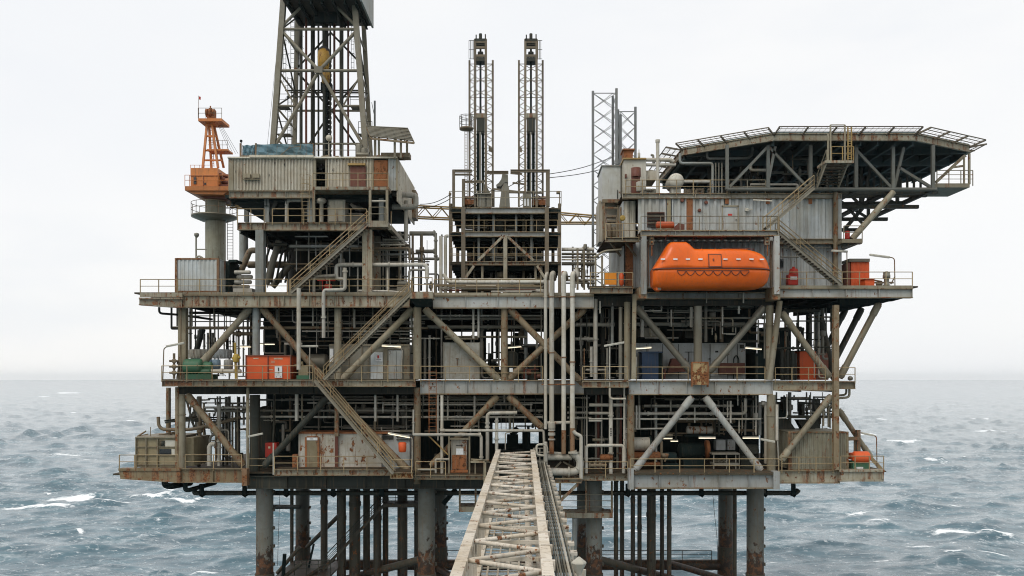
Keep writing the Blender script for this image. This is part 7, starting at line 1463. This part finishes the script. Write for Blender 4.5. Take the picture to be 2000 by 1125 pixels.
for k, x in enumerate((1146, 1168, 1175, 1206, 1212, 1164)): one('process_pipe', f'{nth(k, 6)} of the slim uprights behind the hoop frame', 'pipe', MB().tube(P(sorted((1146, 1168, 1175, 1206, 1212, 1164))[k], 915, 1.5 + k % 3), P(sorted((1146, 1168, 1175, 1206, 1212, 1164))[k], 772, 1.5 + k % 3), .07 + .03*(k % 3)), (PIPE, PIPEG, BROWN)[k % 3], 'uprights behind the hoop frame')
m = ppipe([(1222, 838), (1298, 837)], 1.4, .08); one('process_pipe', 'level pipe just above the cream tank', 'pipe', m, PIPE); one_pipe('twin uprights above the cream tank, left one', [(1243, 838), (1243, 792)], .8, .09, PIPE); one_pipe('twin uprights above the cream tank, right one', [(1248.5, 838), (1248.5, 792)], .8, .09, PIPE); one_pipe('white upright behind the left leg of the A-brace', [(1281, 905), (1281, 796)], 2, .12, STEELB)
# container corner
WALLC = paint('grey_olive_container_sheet', (.36, .36, .30), .34, .30, .8); RUSTE = paint('rust_eaten_container_frame', (.33, .29, .20), .62, .6, .8)
container('corrugated_container', 'rust-edged grey ribbed container at the corner of the lowest deck', 1540, 1657, 843, 919, .2, 5, WALLC, RUSTE)
t = Thing('orange_raft', 'orange life raft pack on a dark box at the outer corner of the lowest deck', 'life raft'); t.part('raft_pack', MB().drum(P(1669, 893, .4), P(1694, 893, .4), .50, 14).pb(1667, 886, 1695, 899, .1, 1.2), REDP); t.part('box', MB().pb(1666, 901, 1697, 917, .2, 1.4), GREEN); t.part('white_strip', MB().pb(1673, 912, 1686, 916, .15, .2), SIGNW)
t = Thing('davit_post', 'square brown post with arm beside the rust-edged container', 'post'); t.part('post', MB().pb(1674, 840, 1681, 890, 2, 2.4), POST); t.part('arm', MB().bar(P(1657, 857, 2), P(1676, 856, 2), .3, .3).bar(P(1669, 890, 2.2), P(1669, 860, 2.2), .12, .12, (0,1,0)), POST)
fluor('strip light on a curved post at the outer corner by the orange raft', 1683, 846, 1707, 851, .6, False, [(1704, 849), (1712, 853), (1713, 918)], POST)
one('corner_stair', 'short brown steps at the outer corner beyond the orange raft', 'steps', MB().bar(P(1697, 890, 2), P(1722, 917, 2), .08, .3).bar(P(1697, 890, 2.8), P(1722, 917, 2.8), .08, .3), RAIL)
one('hopper_frame', 'dark sloping hopper frame above the rust-edged container', 'hopper', MB().pp([(1520, 818), (1540, 818), (1557, 843), (1520, 843)], 4, 5).pp([(1558, 820), (1600, 820), (1592, 838), (1568, 838)], 4.5, 5.5).pb(1540, 812, 1625, 817, 3, 4).pb(1592, 780, 1602, 843, 7, 8).pb(1566, 785, 1572, 815, 6, 7).pb(1528, 775, 1545, 800, 8, 8.6), DUSK)
m = MB(); r = random.Random(2)
for k in range(26): x = 1528 + r.uniform(0, 98); y = 771 + r.uniform(0, 40); m.bar(P(x, y, 7 + k % 5), P(x + r.uniform(-3, 3), y + r.uniform(8, 26), 7 + k % 5), .12, .12) if k % 3 else m.bar(P(x, y, 7 + k % 5), P(x + r.uniform(14, 40), y + r.uniform(-2, 2), 7 + k % 5), .14, .14)
one('pipe_maze', 'fine maze of dark pipes against the sea above the rust-edged container', 'pipes', m, DUSK)
m = MB()
for k in range(34): x = 375 + r.uniform(0, 110); y = 771 + r.uniform(0, 60); m.bar(P(x, y, 8 + k % 7), P(x + r.uniform(-3, 3), y + r.uniform(8, 30), 8 + k % 7), .12, .12) if k % 3 else m.bar(P(x, y, 8 + k % 7), P(x + r.uniform(16, 50), y + r.uniform(-2, 2), 8 + k % 7), .14, .14)
one('pipe_maze', 'fine maze of dark pipes against the sea behind the corner column', 'pipes', m, DUSK)
for lab, pts, rr in (('twin drop pipe beside the tall square post, inner', [(1608, 832), (1608, 790), (1622, 784)], .09), ('twin drop pipe beside the tall square post, outer', [(1618, 834), (1618, 796), (1626, 790)], .08)): one_pipe(lab, pts, 2, rr, STEEL, .2)
one_pipe('level white pipe above the rust-edged container ending in an upright', [(1515, 817), (1535, 816), (1537, 812), (1537, 770)], 1, .06, PIPE, .1); one_pipe('tapered pale mast beside the pump bay corner', [(1517.5, 860), (1517.5, 790)], -.6, .12, PIPE)
runs([(590, 1060, 780.5, .10, 2.6, PIPEG), (600, 1060, 787, .06, 1.8, PIPE), (748, 1040, 790.5, .05, 1.4, PIPE), (585, 1060, 802, .11, 2.2, PIPEG), (585, 1060, 814.5, .10, 1.6, PIPE), (592, 700, 834, .06, 4, PIPEG), (770, 800, 834, .07, 3, PIPEG)], 'from the lower stair to the risers', 'pipe runs under the mezzanine')
runs([(385, 482, 787, .05, 3, PIPEG), (400, 492, 796, .10, 2.4, PIPE), (400, 492, 803, .09, 2.8, PIPEG), (505, 590, 781, .08, 2, PIPEG), (500, 590, 802, .09, 2, PIPEG), (504, 592, 814, .10, 1.6, PIPE), (515, 545, 821, .05, 2, PIPE)], 'above the white goosenecks', 'pipe runs above the goosenecks')
runs([(1272, 1440, 778.5, .05, 1.0, DUSK), (1258, 1432, 792.5, .10, 2, PIPE), (1235, 1452, 808, .13, 1.4, PIPE), (1240, 1486, 818.5, .08, 1.0, PIPE), (1515, 1612, 780, .06, 2, DUSK)], 'under the mezzanine over the pump bay', 'pipe runs over the pump bay')
one_pipe('white pipe end turning up over the pump bay', [(1452, 808), (1456, 804), (1456, 778)], 1.4, .14, PIPE, .2)
runs([(1108, 1152, 777, .05, 1.6, PIPE), (1108, 1150, 795, .06, 2, PIPEG), (1108, 1150, 806, .10, 2, PIPE), (1108, 1155, 816, .09, 1.6, PIPE)], 'low behind the four risers', 'pipe runs behind the risers')
drops([(536, 770, 830, .08, 1.6, STEEL), (579.5, 757, 822, .16, .6, PIPE), (590, 760, 825, .08, 1.2, STEEL), (523, 772, 800, .05, 2, DUSK), (613, 772, 800, .05, 2, PIPEG), (626, 790, 835, .05, 2.4, DUSK), (733, 771, 823, .11, 1, PIPE), (776.5, 771, 823, .11, 1, PIPE), (748, 786, 806, .05, 1.2, PIPE), (807.5, 800, 850, .08, -.4, PIPE), (794, 790, 840, .05, 2, PIPEG)], 'around the lowest stair', 'upright pipes around the lowest stair')
drops([(874.5, 773, 820, .07, .8, PIPE), (827, 772, 792, .06, .6, PIPEG), (905, 790, 825, .05, 2, DUSK), (927, 773, 816, .10, 1, PIPE), (935, 815, 850, .06, 1.6, PIPEG), (985, 771, 786, .06, 1, PIPE), (1005, 786, 815, .07, 1.2, PIPE), (1037, 786, 805, .05, 1.4, PIPE), (855.5, 771, 860, .06, -.3, PIPE), (1046, 771, 840, .05, 2, DUSK)], 'beside the bridge head', 'upright pipes beside the bridge head')
drops([(1248, 771, 800, .05, 1, PIPEG), (1272, 778, 850, .05, 1.6, DUSK), (1310, 782, 806, .08, 1.6, PIPEG), (1336, 774, 800, .05, 2, DUSK), (1357, 795, 826, .06, 1, PIPE), (1366, 774, 800, .05, 2, DUSK), (1379, 795, 830, .06, 2, DUSK), (1421, 783, 815, .06, .6, PIPE), (1427, 783, 826, .08, .5, PIPE), (1441, 771, 792, .05, 1, PIPE), (1443.5, 818, 846, .06, 1.2, PIPE), (1467, 790, 815, .06, 2, DUSK), (1476, 820, 846, .07, 1.2, PIPE), (1484, 785, 850, .14, 1.6, STEELB), (1404, 820, 850, .1, 3, DUSK), (1320, 825, 860, .09, 3, DUSK)], 'dropping into the pump bay', 'upright pipes in the pump bay')
# ------------------------------------------------------------------ thin pipes and cables crowding the bays
def tangle(n, x0, x1, y0, y1, d0, d1, where, seed, hor=.4, lo=.035, hi=.11, mats=(PIPE, PIPEG, PIPEG, STEEL, PIPEB, DUSK)):
    r = random.Random(seed)
    for k in range(n):
        d = r.uniform(d0, d1); rad = r.uniform(lo, hi)*r.choice((.6, .8, 1, 1, 1.5)); x = r.uniform(x0, x1); y = r.uniform(y0, y1); mt = mats[r.randrange(len(mats))] if d < 6 else r.choice((PIPEG, PIPEG, DUSK, STEEL, PIPE))
        w = (x1 - x0); h = (y1 - y0)
        if r.random() < hor:
            xe = min(x1, x + r.uniform(.15, .55)*w); pts = [(x, y), (xe, y)]
            if r.random() < .5: pts.append((xe, min(y1, y + r.uniform(.15, .5)*h)))
        else:
            ye = min(y1, y0 + r.uniform(.3, 1)*h) if r.random() < .6 else y1; ys = y0 if r.random() < .6 else min(ye - 8, y); pts = [(x, ys), (x, ye)]
            if r.random() < .3: pts.append((min(x1, x + r.uniform(.05, .25)*w), ye))
        m = ppipe(pts, d, rad, .25, 7)
        if r.random() < .6: p = P(x + .1, (pts[0][1] + pts[1][1])/2, d); (m.drum(p - Vector((0, 0, .16)), p + Vector((0, 0, .16)), rad*1.9, 8) if pts[0][0] == pts[1][0] else m)
        th = rad < .065; one('cable_conduit' if th else 'service_pipe', ('slender cable conduit' if th else 'service pipe') + ' in the tangle ' + where, 'conduit' if th else 'pipe', m, mt, ('conduits ' if th else 'service pipes ') + where)
for q in ((22, 368, 498, 602, 735, 4, 13, 'behind the green pump and yellow post'), (40, 500, 812, 602, 690, 1.2, 9, 'above the switch room'), (35, 820, 1060, 604, 738, 2.5, 9, 'in the centre bay beside the blotchy panel'), (22, 1124, 1226, 602, 738, 1, 9, 'behind the riser balcony'),
          (32, 1242, 1500, 598, 668, 1, 4.2, 'under the lifeboat deck'), (22, 1510, 1625, 602, 738, 3, 12, 'under the wide end deck'), (24, 368, 482, 774, 905, 2, 9, 'behind the white goosenecks'), (40, 500, 812, 773, 842, 1.2, 8, 'above the peeling white cabin'),
          (38, 815, 1060, 773, 842, 1.2, 9, 'over the bridge head'), (27, 1108, 1228, 773, 910, 1, 8, 'behind the white hoop frame'), (35, 1238, 1500, 773, 850, 1, 8, 'over the pump bay'), (16, 1515, 1625, 766, 838, 2, 9, 'above the rust-edged container'),
          (40, 512, 800, 455, 566, 1.5, 8, 'under the drilling deck'), (14, 800, 872, 458, 568, 2.5, 8, 'between the drilling module and frame module'), (24, 908, 1062, 420, 565, 5, 9, 'inside the frame module'), (19, 1098, 1160, 482, 562, 4, 9, 'beside the frame module'),
          (19, 1424, 1640, 302, 368, 2, 9, 'under the helideck'), (14, 880, 1060, 554, 570, .5, 4, 'low in front of the frame module')):
    tangle(*q, seed=int(q[1] + q[3]), hor=.95 if q[0] == 14 and q[1] == 880 else .4)
for k, (y, d, mt) in enumerate(((556.5, 1.3, PIPEB), (560, 1.8, PIPEB), (563.5, 1.2, PIPEG), (567, 2.2, BROWN), (549, 2.6, PIPEG), (545, 3.2, PIPE))): one('process_pipe', f'{nth(k, 6, "topmost", "lowest", "from the top")} of the brown level pipes on the main deck under the twin towers' if 0 else ('brown level pipe just under the long white main deck pipe', 'second brown pipe under the long white main deck pipe', 'grey pipe under the two brown main deck pipes', 'red-brown pipe lowest along the main deck below the frame module', 'grey pipe hidden right behind the long white main deck pipe', 'white pipe topmost behind the long white main deck pipe')[k], 'pipe', MB().tube(P(852 + 4*k, y, d), P(1060 - 3*k, y, d), .07, n=8), mt)
# ------------------------------------------------------------------ four risers
for k, (x, r, yb, lab) in enumerate(((1065.5, .135, 838, 'slim white riser, nearest the twin towers, of the four upright risers'), (1077.5, .20, 872, 'thick white riser with a stack of flanges above the U-bend'), (1101, .19, 872, 'thick white riser with a rusty foot, in the middle of the wide gap'), (1118, .20, 868, 'thick white riser that feeds the U-bend pipe'))):
    d = -1.3; t = Thing('riser_pipe', lab, 'riser', 'white riser pipes')
    t.part('riser', ppipe([(x, yb - 32 if k else yb), (x, 541 if k else 545), (x + 1, 535 if k else 538), (x + 3, 533, .3), (x + 5, 545, 2)], d, r, .35, 14), PIPE)
    m = MB()
    for y in (580, 751, 680 + k*9): flanged(m, x, y, d, r*1.22, 'z', .10)
    t.part('collar', m, RUSTB if k else PIPE)
    if k: t.part('rusty_foot', MB().tube(P(x, yb + (14 if k < 3 else 16), d), P(x, yb - 32, d), r*.98, n=14), RUSTB)
    if k == 1:
        m = MB()
        for y in (829, 833, 840, 846, 849, 858): flanged(m, x, y, d, r*1.5, 'z', .12)
        m.drum(P(x, 836, d), P(x, 826, d), .3, 12); t.part('flange_stack', m, PIPE)
one('riser_clamp', 'rusty clamp bar holding the four risers at the mezzanine girder', 'clamp', MB().pb(1058, 749.5, 1124, 752, -1.15, -.42), RUSTO); one('riser_clamp', 'thin clamp bar holding the four risers at the main deck girder', 'clamp', MB().pb(1060, 579, 1124, 580.6, -1.15, -.64), POST)
one_pipe('white crossover pipe linking the risers above the bridge head', [(1069, 826), (1113, 825)], -1.3, .13, PIPE, fl=((1074, 826, 'x'),))
one_pipe('big white U-bend pipe beside the bridge head', [(1119.5, 880), (1121, 888), (1129, 893), (1133, 902), (1132, 915), (1124, 921), (1112, 922), (1076, 921)], -1.3, .31, PIPE, .5, fl=((1120, 884, 'z'), (1111, 922, 'x'))); one_pipe('white level pipe just above the U-bend', [(1070, 893), (1117, 893)], -1.0, .25, PIPE); one_pipe('slim white pipe stepping out of the last riser and down', [(1120, 841), (1123, 846), (1135, 852), (1135, 935)], -1.5, .15, PIPE, .15)
one_pipe('small cross pipe with rust at the feet of the risers', [(1071, 884), (1098, 886)], -1.0, .12, PIPE)
t = Thing('loop_handrail', 'white tubular loop with a knob beside the bridge head', 'rail'); t.part('loop', ppipe([(1064, 868), (1052, 868), (1048, 871), (1048, 886), (1052, 889), (1064, 890)], -2.2, .09, .2), PIPE); t.part('post', MB().tube(P(1065.5, 918, -2.2), P(1065.5, 868, -2.2), .17).drum(P(1065.5, 870, -2.2), P(1065.5, 864, -2.2), .15, 8).pipe([P(1060, 866, -2.3), P(1070, 873, -2.4), P(1069, 885, -2.4)], .05, .2, 6), PIPE)
t = Thing('pipe_bracket', 'pale triangular bracket carrying the U-bend pipe', 'bracket'); t.part('beam', girder(1084, 1136, 935, 944, -2.0, .5, .06, 2), BEAM); t.part('strut', MB().bar(P(1129, 945, -1.8), P(1091, 981, -1.8), .22, .22), BEAM); t.part('strut', MB().bar(P(1084, 914, -.4), P(1096, 902, -.4), .14, .14).bar(P(1122, 914, -.4), P(1100, 902, -.4), .14, .14), STEEL)

# ------------------------------------------------------------------ the access bridge running from below the camera to the platform
zb_ = zpx(881, -.6); Y0, Y1 = 69.2, 13.0
t = Thing('access_bridge', 'long rust-streaked cream lattice bridge running out from the lowest deck', 'bridge')
xl, xr = -1.96, .86; H = 2.45
def BP(x, Y, z=0): return Vector((x, Y, zb_ + z))
for x in (xl, xr): t.part('top_chord', MB().bar(BP(x, Y0), BP(x - .02*(x < 0) - .1*(x > 0), Y1), .37, .30), BRID)
for x in (xl, xr): t.part('bottom_chord', MB().bar(BP(x, Y0, -H), BP(x - .1*(x > 0), Y1, -H), .32, .32), BRID)
n = 34; st = (Y0 - .6 - Y1)/n
for i in range(n):
    ya, yb = Y0 - .4 - i*st, Y0 - .4 - (i + 1)*st
    a, b = (BP(xl + .18, ya, -.02), BP(xr - .2, yb, -.02)) if i % 2 else (BP(xr - .2, ya, -.02), BP(xl + .18, yb, -.02))
    t.part('top_brace', MB().tube(a, b, .082, n=10), BRIDR)
    if i % 2 == 0: t.part('bottom_brace', MB().tube(BP(xl, ya, -H), BP(xr, yb, -H), .08, n=8), BRID)
m = MB(); k = 30
for x in (xl, xr):
    q = MB()
    for i in range(k):
        ya, yb = Y0 - .3 - i*(Y0 - Y1)/k, Y0 - .3 - (i + 1)*(Y0 - Y1)/k
        if x == xr or 1: q.tube(BP(x, ya, -.2), BP(x, yb, -H + .15), .07, n=6) if x == xr else q.bar(BP(x, ya, -.18), BP(x, ya, -H + .16), .12, .10, (0,1,0))
    if x == xl:
        for i in range(150): y = Y0 - .3 - i*.36; q.bar(BP(x - .02, y, -.18), BP(x - .02, y, -1.25), .03, .12, (0,1,0))
    t.part('side_lattice', q, BRID)
q = MB()
for i in range(76): y = Y0 - i*.74; q.bar(BP(xl + .2, y, -H + .05), BP(xr - .2, y, -H + .05), .06, .06)
for x in (-1.5, -1.05, -.6, -.15, .3): q.bar(BP(x, Y0, -H + .13), BP(x, Y1, -H + .13), .08, .06)
t.part('floor_grid', q, BRID)
q = MB()
for i in range(19): y = Y0 - 1 - i*3; q.bar(BP(xl, y, -.25), BP(xr, y, -.25), .10, .14)
q.tube(BP(.32, Y0, -1.6), BP(.25, Y1, -1.6), .16, n=10); t.part('cross_tie', q, BRID)
q = MB()
for x in (xl, xr):
    for i in range(22): y = Y0 - 2 - i*2.5; t.part('joint_plate', MB().bar(BP(x, y, .005), BP(x, y - .22, .005), .40, .33), BRID)
# cable and pipe rack on its right side
t = Thing('cable_rack', 'rack of long grey cables and slim pipes along the right side of the bridge', 'cable rack')
rx = .86 + .30
for i, (o, r_, mt) in enumerate(((.10, .035, GALV), (.19, .035, DUSK), (.27, .035, GALV), (.36, .04, PIPEG), (.45, .035, DUSK), (.54, .04, GALV), (.66, .055, PIPE), (.76, .03, DUSK))):
    t.part('cable_line', MB().tube(BP(rx + o - .1, Y0 - 3, -.62), BP(rx + o - .24, Y1, -.62), r_, n=7), mt)
q = MB()
for i in range(60): y = Y0 - 3 - i*.9; q.bar(BP(rx - .1, y, -.70), BP(rx + .82 - .12, y, -.70), .12, .06)
t.part('rung', q, GALV); q = MB()
for o in (0, .80): q.bar(BP(rx + o - .1, Y0 - 3, -.68), BP(rx + o - .24, Y1, -.68), .05, .16)
t.part('side_channel', q, GALV); q = MB()
for i in range(28): y = Y0 - 4 - i*1.9; t.part('outer_bracket', MB().bar(BP(rx + .60, y, -.8), BP(rx + .98, y, -.8), .5, .12).bar(BP(rx + .92, y, -1.6), BP(rx + .92, y, -.74), .10, .10, (0,1,0)), BRID); q = MB()
for i in range(30): y = Y0 - 3.5 - i*1.8; q.bar(BP(rx - .1, y, -1.2), BP(rx - .1, y, -.7), .07, .07, (0,1,0)).bar(BP(.86, y, -.74), BP(rx, y, -.74), .07, .07)
t.part('stand_off', q, BRID)
q = MB().bar(BP(rx - .1, Y0 - 3, -.58), BP(rx + .82, Y0 - 3, -.58), .5, .06); t.part('end_plate', q, GALV)
rail_l = [BP(.92, 68.6, -1.0), BP(1.95, 68.6, -1.0)]
railing('white rail across the bridge head beside the loop', rail_l, h=1.3, sp=.6, mat=PIPE, mids=3)
t = Thing('bridge_floodlight', 'cone-shaped white floodlight hood on a pipe beside the near end of the bridge', 'floodlight')
c = Vector((1.83, 27.2, 0)); zf = CZ + (VY - 1108)*27.2/F
hd = MB().lathe((c.x, c.y, zf), [(.07, -.26), (.13, -.1), (.25, .14), (.22, .19), (.03, .34)], 6); hd.sm = [False]*len(hd.f); t.part('hood', hd, WHITE); t.part('pole', MB().tube((c.x + .02, c.y, zf - 1.8), (c.x + .02, c.y, zf - .2), .07, n=10).tube((c.x + .2, c.y + 1, zf - 1.8), (c.x + .22, c.y + 1, zf - .3), .09, n=12), WHITE); t.part('pole_clamp', MB().box(c.x - .75, c.x + .1, c.y - .05, c.y + .05, zf - .9, zf - .78), BRID)
t = Thing('gangway_pipe', 'pale upright pipe beyond the cable rack of the bridge', 'pipe'); t.part('pipe_run', MB().tube(P(1122, 1125, -8), P(1122, 1014, -8), .24, n=12), STEELB) if 0 else t.part('pipe_run', MB().tube((P(1122, 0, .6).x, D0 + .6, CZ - 20), (P(1122, 0, .6).x, D0 + .6, zpx(1012, .6)), .19, n=12), STEELB)
finish()
